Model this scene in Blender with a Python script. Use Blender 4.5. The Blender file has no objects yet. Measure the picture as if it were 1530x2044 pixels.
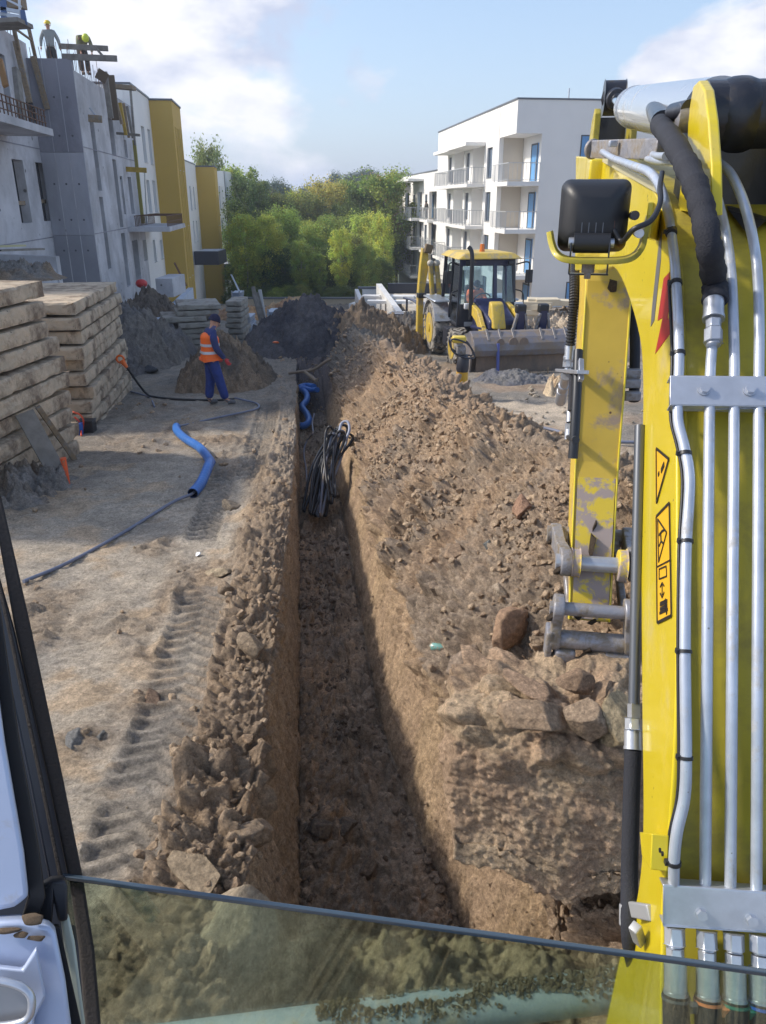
import bpy, bmesh, math, random
import numpy as np
from mathutils import Vector, Matrix, Euler, Quaternion
R = math.radians
random.seed(7)
rng = np.random.default_rng(11)
scene = bpy.context.scene
COL = scene.collection

# ------------------------------------------------------------------ camera
CZ, PITCH, F = 3.0, R(22.0), 1540.0           # eye height, downward pitch, focal length in photo pixels
cam_d = bpy.data.cameras.new('camera')
cam_d.sensor_fit = 'VERTICAL'; cam_d.sensor_height = 36.0; cam_d.sensor_width = 27.0
cam_d.lens = F / 2044 * 36.0
cam_d.clip_start = 0.05; cam_d.clip_end = 3000
cam = bpy.data.objects.new('camera', cam_d); COL.objects.link(cam)
cam.location = (0, 0, CZ); cam.rotation_euler = (R(90) - PITCH, 0, 0)
scene.camera = cam

# ------------------------------------------------------------------ sky, sun, exposure
SUN_EL, SUN_AZ = R(37), R(-83)                # azimuth from +Y, clockwise positive: the sun stands to the left
sd = Vector((math.sin(SUN_AZ) * math.cos(SUN_EL), math.cos(SUN_AZ) * math.cos(SUN_EL), math.sin(SUN_EL)))
world = bpy.data.worlds.new('World'); scene.world = world; world.use_nodes = True
wn, wl = world.node_tree.nodes, world.node_tree.links
wn.clear()
def N(nodes, t, **kw):
    n = nodes.new(t)
    for k, v in kw.items():
        if hasattr(n, k): setattr(n, k, v)
        else: n.inputs[k.replace('_', ' ')].default_value = v
    return n
out = N(wn, 'ShaderNodeOutputWorld'); bg = N(wn, 'ShaderNodeBackground'); bg.inputs['Strength'].default_value = 0.15
sky = N(wn, 'ShaderNodeTexSky'); sky.sky_type = 'NISHITA'; sky.sun_disc = False
sky.sun_elevation = SUN_EL; sky.sun_rotation = SUN_AZ; sky.air_density = 1.0; sky.dust_density = 1.6; sky.ozone_density = 1.0
tc = N(wn, 'ShaderNodeTexCoord'); sep = N(wn, 'ShaderNodeSeparateXYZ')
wl.new(tc.outputs['Generated'], sep.inputs[0])
mp = N(wn, 'ShaderNodeMapping'); mp.inputs['Scale'].default_value = (1.0, 1.0, 1.9); mp.inputs['Location'].default_value = (0.35, 0.2, 0.1)
wl.new(tc.outputs['Generated'], mp.inputs[0])
n1 = N(wn, 'ShaderNodeTexNoise', Scale=3.1, Detail=9.0, Roughness=0.56, Distortion=0.25)
wl.new(mp.outputs[0], n1.inputs['Vector'])
cr = N(wn, 'ShaderNodeValToRGB'); cr.color_ramp.elements[0].position = 0.47; cr.color_ramp.elements[1].position = 0.62
wl.new(n1.outputs['Fac'], cr.inputs[0])
# where the cloud banks stand: (direction, radius, weight)
def ndir(u, v):
    y_ = (1022 - v) / F; d_ = Vector(((u - 765) / F, math.cos(PITCH) + y_ * math.sin(PITCH), -math.sin(PITCH) + y_ * math.cos(PITCH))); return d_.normalized()
acc = n1.outputs['Fac']
for (u_, v_, r0, w_) in ((400, 60, .24, .09), (300, 150, .16, .05), (640, 200, .14, .05), (740, 200, .09, .06), (1500, 110, .20, .15), (1330, 90, .08, .04), (980, 90, .26, -.15), (1200, 20, .16, -.08), (90, 30, .12, -.10), (640, 130, .07, -.03), (820, 260, .12, .04), (380, 280, .2, .02)):
    ds = N(wn, 'ShaderNodeVectorMath', operation='DISTANCE'); wl.new(tc.outputs['Generated'], ds.inputs[0]); ds.inputs[1].default_value = ndir(u_, v_)
    mr0 = N(wn, 'ShaderNodeMapRange'); mr0.interpolation_type = 'SMOOTHSTEP'; mr0.inputs['From Min'].default_value = r0; mr0.inputs['From Max'].default_value = r0 * .15; mr0.inputs['To Min'].default_value = 0; mr0.inputs['To Max'].default_value = w_
    wl.new(ds.outputs['Value'], mr0.inputs['Value']); ad0 = N(wn, 'ShaderNodeMath', operation='ADD'); wl.new(acc, ad0.inputs[0]); wl.new(mr0.outputs[0], ad0.inputs[1]); acc = ad0.outputs[0]
wl.new(acc, cr.inputs[0]); cr.color_ramp.elements[0].position = 0.545; cr.color_ramp.elements[1].position = 0.615
# pale veil low over the horizon, white clouds above it
veil = N(wn, 'ShaderNodeMapRange'); veil.inputs['From Min'].default_value = 0.0; veil.inputs['From Max'].default_value = 0.34
veil.inputs['To Min'].default_value = 0.66; veil.inputs['To Max'].default_value = 0.02
wl.new(sep.outputs['Z'], veil.inputs['Value'])
vm = N(wn, 'ShaderNodeMix', data_type='RGBA'); vm.inputs[7].default_value = (1.12, 1.42, 2.1, 1)
skb = N(wn, 'ShaderNodeVectorMath', operation='SCALE'); skb.inputs['Scale'].default_value = 0.50; wl.new(sky.outputs[0], skb.inputs[0])
wl.new(veil.outputs[0], vm.inputs['Factor']); wl.new(skb.outputs[0], vm.inputs[6])
n2 = N(wn, 'ShaderNodeTexNoise', Scale=5.0, Detail=7.0, Roughness=0.55); wl.new(mp.outputs[0], n2.inputs['Vector'])
cc = N(wn, 'ShaderNodeValToRGB'); cc.color_ramp.elements[0].position = 0.42; cc.color_ramp.elements[1].position = 0.56
cc.color_ramp.elements[0].color = (1.4, 1.56, 2.0, 1); cc.color_ramp.elements[1].color = (2.35, 2.36, 2.5, 1)
wl.new(n2.outputs['Fac'], cc.inputs[0])
mix = N(wn, 'ShaderNodeMix', data_type='RGBA')
wl.new(cr.outputs[0], mix.inputs['Factor']); wl.new(vm.outputs[2], mix.inputs[6]); wl.new(cc.outputs[0], mix.inputs[7])
wl.new(mix.outputs[2], bg.inputs['Color']); wl.new(bg.outputs[0], out.inputs['Surface'])

sun_d = bpy.data.lights.new('sun', 'SUN'); sun_d.energy = 1.3; sun_d.angle = R(4.5); sun_d.color = (1.0, 0.93, 0.82)
sun = bpy.data.objects.new('sun', sun_d); COL.objects.link(sun); sun.location = (-30, 5, 40)
sun.rotation_euler = sd.to_track_quat('Z', 'Y').to_euler()
vs = scene.view_settings
vs.view_transform = 'Standard'; vs.look = 'None'; vs.exposure = 1.58; vs.gamma = 1.0; vs.use_curve_mapping = False
scene.cycles.max_bounces = 6; scene.cycles.transparent_max_bounces = 12

# ------------------------------------------------------------------ photo geometry -> places in the world
cp, sp_ = math.cos(PITCH), math.sin(PITCH)
def ray(u, v):
    x, y = (u - 765) / F, (1022 - v) / F
    return Vector((x, cp + y * sp_, -sp_ + y * cp))
CAM = Vector((0, 0, CZ))
def PY(u, v, Y): r = ray(u, v); return CAM + r * (Y / r.y)
def PD(u, v, d): return CAM + ray(u, v) * d
def PX(u, v, X): r = ray(u, v); return CAM + r * (X / r.x)
def PZ(u, v, z): r = ray(u, v); return CAM + r * ((z - CZ) / r.z)
def PP(u, v, p0, n):
    r = ray(u, v); return CAM + r * ((Vector(p0) - CAM).dot(Vector(n)) / r.dot(Vector(n)))
def gz(y):
    if y < 25: return -0.053 * y
    if y < 60: return -1.325 - 0.085 * (y - 25)
    return -4.3 - 0.12 * (y - 60) if y < 90 else -7.9
def PG(u, v, dz=0.0):
    r = ray(u, v); t = 5.0
    lo, hi = 0.3, 400.0
    for _ in range(60):
        m = (lo + hi) / 2; p = CAM + r * m
        if p.z > gz(p.y) + dz: lo = m
        else: hi = m
    return CAM + r * lo
# ------------------------------------------------------------------ noise
def _h(ix, iy, s):
    n = (ix.astype(np.int64) * 374761393 + iy.astype(np.int64) * 668265263 + s * 974634777) & 0x7fffffff
    n = ((n ^ (n >> 13)) * 1274126177) & 0x7fffffff
    n = ((n ^ (n >> 16)) * 974634777) & 0x7fffffff
    return (((n ^ (n >> 15)) & 0xffffff) / 16777216.0).astype(np.float32)
def vnoise(x, y, s=0):
    ix, iy = np.floor(x), np.floor(y); fx, fy = (x - ix).astype(np.float32), (y - iy).astype(np.float32)
    fx = fx * fx * (3 - 2 * fx); fy = fy * fy * (3 - 2 * fy)
    a, b = _h(ix, iy, s), _h(ix + 1, iy, s); c, d = _h(ix, iy + 1, s), _h(ix + 1, iy + 1, s)
    return (a + (b - a) * fx) * (1 - fy) + (c + (d - c) * fx) * fy - 0.5
def fbm(x, y, s=0, o=4, g=0.5):
    r = 0; a = 1.0; t = 0
    for k in range(o):
        r = r + a * vnoise(x * 2 ** k + 17.3 * k, y * 2 ** k - 9.1 * k, s + k); t += a; a *= g
    return r / t
def lumps(x, y, sc, s=0, keep=0.8, rmin=.3, rmax=.72):
    """rounded broken clods, height as a fraction of sc"""
    wx = x + sc * .55 * fbm(x / sc * 1.3, y / sc * 1.3, s + 50, 3, .6); wy = y + sc * .55 * fbm(x / sc * 1.3, y / sc * 1.3, s + 60, 3, .6)
    X, Y = wx / sc, wy / sc; ix, iy = np.floor(X), np.floor(Y); best = np.zeros(X.shape, np.float32)
    for dx in (-1, 0, 1):
        for dy in (-1, 0, 1):
            cx, cy = ix + dx, iy + dy
            px = cx + .15 + .7 * _h(cx, cy, s + 1); py = cy + .15 + .7 * _h(cx, cy, s + 2)
            r = rmin + (rmax - rmin) * _h(cx, cy, s + 3) ** 1.5
            r = np.where(_h(cx, cy, s + 4) < keep, r, 0.0)
            th = _h(cx, cy, s + 5) * 6.283; ex, ey = X - px, Y - py; ct, st_ = np.cos(th), np.sin(th)
            a, b = ex * ct + ey * st_, -ex * st_ + ey * ct; asp = .8 + .7 * _h(cx, cy, s + 6)
            aa, bb = np.abs(a), np.abs(b) * asp; dd = np.maximum(np.maximum(aa, bb), .70 * (aa + bb)); d2 = dd * .72 + .28 * np.sqrt(ex * ex + ey * ey)
            h = np.clip(r - d2, 0, None) * 2.1; cap = r * (.62 + .5 * _h(cx, cy, s + 7)) + a * (_h(cx, cy, s + 8) - .5) * 1.3 + b * (_h(cx, cy, s + 9) - .5) * 1.3
            best = np.maximum(best, np.minimum(h, cap))
    return best
def sm(a, b, x): t = np.clip((x - a) / (b - a), 0, 1); return t * t * (3 - 2 * t)

# ------------------------------------------------------------------ materials
MATS = {}
def nn(nt, t, **kw): return N(nt.nodes, t, **kw)
def mat(name, col, rough=.6, metal=0.0, bump=0.0, bscale=60, var=0.0, vscale=6, col2=None, dirt=None, dscale=3.0, dlo=.5, dhi=.62,
        coat=0.0, spec=.5, emit=None, alpha=None, stretch=None, bdist=.01, speck=None):
    if name in MATS: return MATS[name]
    m = bpy.data.materials.new(name); m.use_nodes = True; nt = m.node_tree; L = nt.links
    b = nt.nodes['Principled BSDF']; b.inputs['Roughness'].default_value = rough; b.inputs['Metallic'].default_value = metal
    b.inputs['Specular IOR Level'].default_value = spec; b.inputs['Coat Weight'].default_value = coat
    b.inputs['Base Color'].default_value = (*col, 1)
    tcn = nn(nt, 'ShaderNodeTexCoord'); vec = tcn.outputs['Object']
    if stretch:
        mpn = nn(nt, 'ShaderNodeMapping'); mpn.inputs['Scale'].default_value = stretch; L.new(vec, mpn.inputs[0]); vec = mpn.outputs[0]
    cur = None
    if var or col2:
        n = nn(nt, 'ShaderNodeTexNoise', Scale=vscale, Detail=8.0, Roughness=.62); L.new(vec, n.inputs['Vector'])
        r = nn(nt, 'ShaderNodeValToRGB'); r.color_ramp.elements[0].position = .32; r.color_ramp.elements[1].position = .68
        c2 = col2 or tuple(c * (1 - var) for c in col); c1 = col if col2 else tuple(min(1, c * (1 + var * .5)) for c in col)
        r.color_ramp.elements[0].color = (*c1, 1); r.color_ramp.elements[1].color = (*c2, 1)
        L.new(n.outputs['Fac'], r.inputs[0]); cur = r.outputs[0]; L.new(cur, b.inputs['Base Color'])
    if dirt:
        n = nn(nt, 'ShaderNodeTexNoise', Scale=dscale, Detail=10.0, Roughness=.68, Distortion=.3); L.new(vec, n.inputs['Vector'])
        r = nn(nt, 'ShaderNodeMapRange'); r.inputs['From Min'].default_value = dlo; r.inputs['From Max'].default_value = dhi; L.new(n.outputs['Fac'], r.inputs['Value'])
        x = nn(nt, 'ShaderNodeMix', data_type='RGBA'); L.new(r.outputs[0], x.inputs['Factor'])
        if cur: L.new(cur, x.inputs[6])
        else: x.inputs[6].default_value = (*col, 1)
        x.inputs[7].default_value = (*dirt, 1); cur = x.outputs[2]; L.new(cur, b.inputs['Base Color'])
        rr = nn(nt, 'ShaderNodeMapRange'); rr.inputs['To Min'].default_value = rough; rr.inputs['To Max'].default_value = .9; L.new(r.outputs[0], rr.inputs['Value']); L.new(rr.outputs[0], b.inputs['Roughness'])
        if metal:
            rm = nn(nt, 'ShaderNodeMapRange'); rm.inputs['To Min'].default_value = metal; rm.inputs['To Max'].default_value = 0; L.new(r.outputs[0], rm.inputs['Value']); L.new(rm.outputs[0], b.inputs['Metallic'])
    if speck:
        n = nn(nt, 'ShaderNodeTexVoronoi', Scale=speck[1]); L.new(vec, n.inputs['Vector'])
        n3 = nn(nt, 'ShaderNodeTexNoise', Scale=speck[1] * .21, Detail=3.0); L.new(vec, n3.inputs['Vector'])
        mm = nn(nt, 'ShaderNodeMath', operation='MULTIPLY_ADD'); L.new(n3.outputs['Fac'], mm.inputs[0]); mm.inputs[1].default_value = -.75; L.new(n.outputs['Distance'], mm.inputs[2])
        r = nn(nt, 'ShaderNodeMapRange'); r.inputs['From Min'].default_value = speck[2]; r.inputs['From Max'].default_value = speck[2] - .06; L.new(mm.outputs[0], r.inputs['Value'])
        x = nn(nt, 'ShaderNodeMix', data_type='RGBA'); L.new(r.outputs[0], x.inputs['Factor'])
        if cur: L.new(cur, x.inputs[6])
        else: x.inputs[6].default_value = (*col, 1)
        x.inputs[7].default_value = (*speck[0], 1); L.new(x.outputs[2], b.inputs['Base Color'])
    if bump:
        n = nn(nt, 'ShaderNodeTexNoise', Scale=bscale, Detail=8.0, Roughness=.65); L.new(vec, n.inputs['Vector'])
        bp = nn(nt, 'ShaderNodeBump', Strength=bump, Distance=bdist); L.new(n.outputs['Fac'], bp.inputs['Height']); L.new(bp.outputs[0], b.inputs['Normal'])
    if emit: b.inputs['Emission Color'].default_value = (*emit[0], 1); b.inputs['Emission Strength'].default_value = emit[1]
    MATS[name] = m
    return m
def glass(name, tint, rough=.02, gl=1.0, extra=0.0):
    if name in MATS: return MATS[name]
    m = bpy.data.materials.new(name); m.use_nodes = True; nt = m.node_tree; L = nt.links; nt.nodes.clear()
    o = nn(nt, 'ShaderNodeOutputMaterial'); t = nn(nt, 'ShaderNodeBsdfTransparent'); t.inputs[0].default_value = (*tint, 1)
    g = nn(nt, 'ShaderNodeBsdfGlossy', Roughness=rough); fr = nn(nt, 'ShaderNodeFresnel', IOR=1.45)
    ad = nn(nt, 'ShaderNodeMath', operation='MULTIPLY_ADD'); L.new(fr.outputs[0], ad.inputs[0]); ad.inputs[1].default_value = gl; ad.inputs[2].default_value = extra
    x = nn(nt, 'ShaderNodeMixShader'); L.new(ad.outputs[0], x.inputs[0]); L.new(t.outputs[0], x.inputs[1]); L.new(g.outputs[0], x.inputs[2]); L.new(x.outputs[0], o.inputs[0])
    MATS[name] = m
    return m

# ------------------------------------------------------------------ objects
ORG = {}
def tag(o, label=None, cat=None, group=None, kind=None):
    if not kind and label and cat and o.name.split('.')[0].split('_')[-1] in ('wall', 'slab', 'pillar', 'beam', 'plate', 'platform', 'building', 'block'): kind = 'thing'
    if label: o['label'] = label
    if cat: o['category'] = cat
    if group: o['group'] = group
    if kind: o['kind'] = kind
    return o
def thing(name, label, cat, loc=(0, 0, 0), group=None):
    o = bpy.data.objects.new(name, None); o.empty_display_size = .2; COL.objects.link(o); o.location = loc
    ORG[o.name] = Vector(loc); return tag(o, label, cat, group)
def put(name, me, parent=None, label=None):
    o = bpy.data.objects.new(name, me); COL.objects.link(o)
    if parent: o.parent = parent; ORG[o.name] = ORG[parent.name]
    else: ORG[o.name] = Vector((0, 0, 0))
    if label: o['label'] = label
    return o
class MB:
    """collects shapes in world coordinates; build() links them as one mesh object"""
    def __init__(s): s.v = []; s.f = []; s.sm = []
    def add(s, vs, fs, smooth=False):
        o = len(s.v); s.v += [Vector(p) for p in vs]; s.f += [tuple(i + o for i in f) for f in fs]; s.sm += [smooth] * len(fs); return s
    def box(s, c, d, rot=None):
        c = Vector(c); q = []
        for z in (-.5, .5):
            for y in (-.5, .5):
                for x in (-.5, .5):
                    p = Vector((x * d[0], y * d[1], z * d[2]))
                    if rot is not None: p = rot @ p
                    q.append(c + p)
        return s.add(q, [(0, 2, 3, 1), (4, 5, 7, 6), (0, 1, 5, 4), (2, 6, 7, 3), (0, 4, 6, 2), (1, 3, 7, 5)])
    def hexa(s, q): return s.add(q, [(0, 3, 2, 1), (4, 5, 6, 7), (0, 1, 5, 4), (1, 2, 6, 5), (2, 3, 7, 6), (3, 0, 4, 7)])
    def beam(s, a, b, w, h, up=(0, 0, 1)):
        a, b = Vector(a), Vector(b); d = (b - a).normalized(); up = Vector(up)
        x = d.cross(up)
        if x.length < 1e-4: x = d.cross(Vector((1, 0, 0)))
        x.normalize(); z = x.cross(d).normalized(); x *= w / 2; z *= h / 2
        return s.hexa([a - x - z, a + x - z, b + x - z, b - x - z, a - x + z, a + x + z, b + x + z, b - x + z])
    def tube(s, pts, r, n=10, caps=True, smooth=True, rr=None, closed=False):
        pts = [Vector(p) for p in pts]; k = len(pts); ring = []
        t0 = (pts[1] - pts[0]).normalized(); x = t0.orthogonal().normalized(); vs = []
        for i in range(k):
            if i == 0: t = pts[1] - pts[0]
            elif i == k - 1: t = pts[-1] - pts[-2]
            else: t = (pts[i + 1] - pts[i]).normalized() + (pts[i] - pts[i - 1]).normalized()
            t.normalize(); x = (x - t * x.dot(t))
            x = x.normalized() if x.length > 1e-6 else t.orthogonal().normalized(); y = t.cross(x)
            ri = rr[i] if rr else r
            for j in range(n):
                a = 2 * math.pi * j / n; vs.append(pts[i] + (x * math.cos(a) + y * math.sin(a)) * ri)
        fs = [(i * n + j, i * n + (j + 1) % n, (i + 1) * n + (j + 1) % n, (i + 1) * n + j) for i in range(k - 1) for j in range(n)]
        s.add(vs, fs, smooth)
        if caps: s.add(vs[:n], [tuple(range(n))[::-1]]); s.add(vs[-n:], [tuple(range(n))])
        return s
    def cyl(s, a, b, r, n=20, r2=None): return s.tube([a, b], r, n, rr=[r, r if r2 is None else r2])
    def prism(s, poly, off):
        """poly: list of world points in a plane, extruded by off"""
        n = len(poly); off = Vector(off); p = [Vector(q) for q in poly]
        s.add(p + [q + off for q in p], [tuple(range(n))[::-1], tuple(range(n, 2 * n))] + [(i, (i + 1) % n, n + (i + 1) % n, n + i) for i in range(n)])
        return s
    def ball(s, c, r, n=10, m=7, rot=None):
        r = (r, r, r) if not hasattr(r, '__len__') else r; vs = []; c = Vector(c)
        for i in range(m + 1):
            th = math.pi * i / m
            for j in range(n):
                ph = 2 * math.pi * j / n; p = Vector((r[0] * math.sin(th) * math.cos(ph), r[1] * math.sin(th) * math.sin(ph), r[2] * math.cos(th)))
                if rot is not None: p = rot @ p
                vs.append(c + p)
        return s.add(vs, [(i * n + j, (i + 1) * n + j, (i + 1) * n + (j + 1) % n, i * n + (j + 1) % n) for i in range(m) for j in range(n)], True)
    def build(s, name, m, parent=None, label=None, bevel=0, seg=2, sub=0):
        me = bpy.data.meshes.new(name)
        og = ORG[parent.name] if parent else (s.org if hasattr(s, 'org') else Vector((0, 0, 0)))
        me.from_pydata([tuple(p - og) for p in s.v], [], s.f); me.polygons.foreach_set('use_smooth', s.sm)
        bm = bmesh.new(); bm.from_mesh(me); bmesh.ops.recalc_face_normals(bm, faces=bm.faces)
        if bevel:
            bmesh.ops.remove_doubles(bm, verts=bm.verts, dist=1e-5)
            ed = [e for e in bm.edges if len(e.link_faces) == 2 and e.calc_face_angle(0) > R(30)]
            bmesh.ops.bevel(bm, geom=ed, offset=bevel, segments=seg, profile=.6, affect='EDGES', clamp_overlap=True)
            for f in bm.faces: f.smooth = f.smooth or len(f.verts) == 4 and f.calc_area() < bevel * bevel * 60
        bm.to_mesh(me); bm.free()
        me.materials.append(m); o = put(name, me, parent, label)
        if not parent: o.location = og; ORG[o.name] = Vector(og)
        return o
def single(mb, name, m, label, cat, org=(0, 0, 0), group=None, **kw):
    mb.org = Vector(org); return tag(mb.build(name, m, None, **kw), label, cat, group)
def spline(pts, n=8):
    """Catmull-Rom through the points"""
    p = [Vector(q) for q in pts]; p = [p[0] * 2 - p[1]] + p + [p[-1] * 2 - p[-2]]; o = []
    for i in range(1, len(p) - 2):
        for k in range(n):
            t = k / n; a, b, c, d = p[i - 1:i + 3]
            o.append(.5 * ((2 * b) + (c - a) * t + (2 * a - 5 * b + 4 * c - d) * t * t + (3 * b - a - 3 * c + d) * t ** 3))
    return o + [p[-2]]
def copy_tree(o, parent=None):
    c = o.copy(); COL.objects.link(c); c.parent = parent
    for ch in o.children: copy_tree(ch, c)
    return c
def mesh_np(name, V, Fq, m, smooth=True, col=None):
    me = bpy.data.meshes.new(name); nv, nf = len(V), len(Fq); k = Fq.shape[1]
    me.vertices.add(nv); me.vertices.foreach_set('co', V.astype(np.float32).ravel())
    me.loops.add(nf * k); me.loops.foreach_set('vertex_index', Fq.astype(np.int32).ravel())
    me.polygons.add(nf); me.polygons.foreach_set('loop_start', np.arange(0, nf * k, k, dtype=np.int32))
    me.polygons.foreach_set('use_smooth', np.full(nf, smooth)); me.update(calc_edges=True)
    if col is not None:
        a = me.color_attributes.new('Col', 'FLOAT_COLOR', 'POINT'); c = np.ones((nv, 4), np.float32); c[:, :col.shape[1]] = col; a.data.foreach_set('color', c.ravel())
    me.materials.append(m); return me
# ------------------------------------------------------------------ soil materials
def soil_mat(name, attr=True, col=(.2, .15, .1), fine=90.0, bstr=.85):
    m = bpy.data.materials.new(name); m.use_nodes = True; nt = m.node_tree; L = nt.links; b = nt.nodes['Principled BSDF']
    b.inputs['Specular IOR Level'].default_value = .25
    t = nn(nt, 'ShaderNodeTexCoord'); vec = t.outputs['Object']
    if attr: a = nn(nt, 'ShaderNodeAttribute', attribute_name='Col'); base = a.outputs['Color']
    else:
        a = nn(nt, 'ShaderNodeRGB'); a.outputs[0].default_value = (*col, 1); base = a.outputs[0]
    n = nn(nt, 'ShaderNodeTexNoise', Scale=fine, Detail=6.0, Roughness=.7); L.new(vec, n.inputs['Vector'])
    n2 = nn(nt, 'ShaderNodeTexNoise', Scale=7.0, Detail=8.0, Roughness=.65); L.new(vec, n2.inputs['Vector'])
    mr = nn(nt, 'ShaderNodeMapRange'); mr.inputs['From Min'].default_value = .3; mr.inputs['From Max'].default_value = .7; mr.inputs['To Min'].default_value = .68; mr.inputs['To Max'].default_value = 1.34; L.new(n.outputs['Fac'], mr.inputs['Value'])
    mr2 = nn(nt, 'ShaderNodeMapRange'); mr2.inputs['From Min'].default_value = .3; mr2.inputs['From Max'].default_value = .7; mr2.inputs['To Min'].default_value = .8; mr2.inputs['To Max'].default_value = 1.2; L.new(n2.outputs['Fac'], mr2.inputs['Value'])
    n4 = nn(nt, 'ShaderNodeTexNoise', Scale=fine * .36, Detail=7.0, Roughness=.72); L.new(vec, n4.inputs['Vector'])
    mr4 = nn(nt, 'ShaderNodeMapRange'); mr4.inputs['From Min'].default_value = .33; mr4.inputs['From Max'].default_value = .62; mr4.inputs['To Min'].default_value = .62; mr4.inputs['To Max'].default_value = 1.22; L.new(n4.outputs['Fac'], mr4.inputs['Value'])
    m0 = nn(nt, 'ShaderNodeMath', operation='MULTIPLY'); L.new(mr.outputs[0], m0.inputs[0]); L.new(mr4.outputs[0], m0.inputs[1])
    mu = nn(nt, 'ShaderNodeMath', operation='MULTIPLY'); L.new(m0.outputs[0], mu.inputs[0]); L.new(mr2.outputs[0], mu.inputs[1])
    x = nn(nt, 'ShaderNodeVectorMath', operation='SCALE'); L.new(base, x.inputs[0]); L.new(mu.outputs[0], x.inputs['Scale']); L.new(x.outputs[0], b.inputs['Base Color'])
    b.inputs['Roughness'].default_value = .92
    if attr: L.new(a.outputs['Alpha'], b.inputs['Roughness'])
    n3 = nn(nt, 'ShaderNodeTexNoise', Scale=fine * 1.6, Detail=5.0, Roughness=.7); L.new(vec, n3.inputs['Vector'])
    bp = nn(nt, 'ShaderNodeBump', Strength=bstr, Distance=.012); L.new(n3.outputs['Fac'], bp.inputs['Height'])
    bp2 = nn(nt, 'ShaderNodeBump', Strength=bstr, Distance=.03); L.new(n4.outputs['Fac'], bp2.inputs['Height']); L.new(bp2.outputs[0], bp.inputs['Normal']); L.new(bp.outputs[0], b.inputs['Normal'])
    return m
SOIL = soil_mat('soil')

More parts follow.
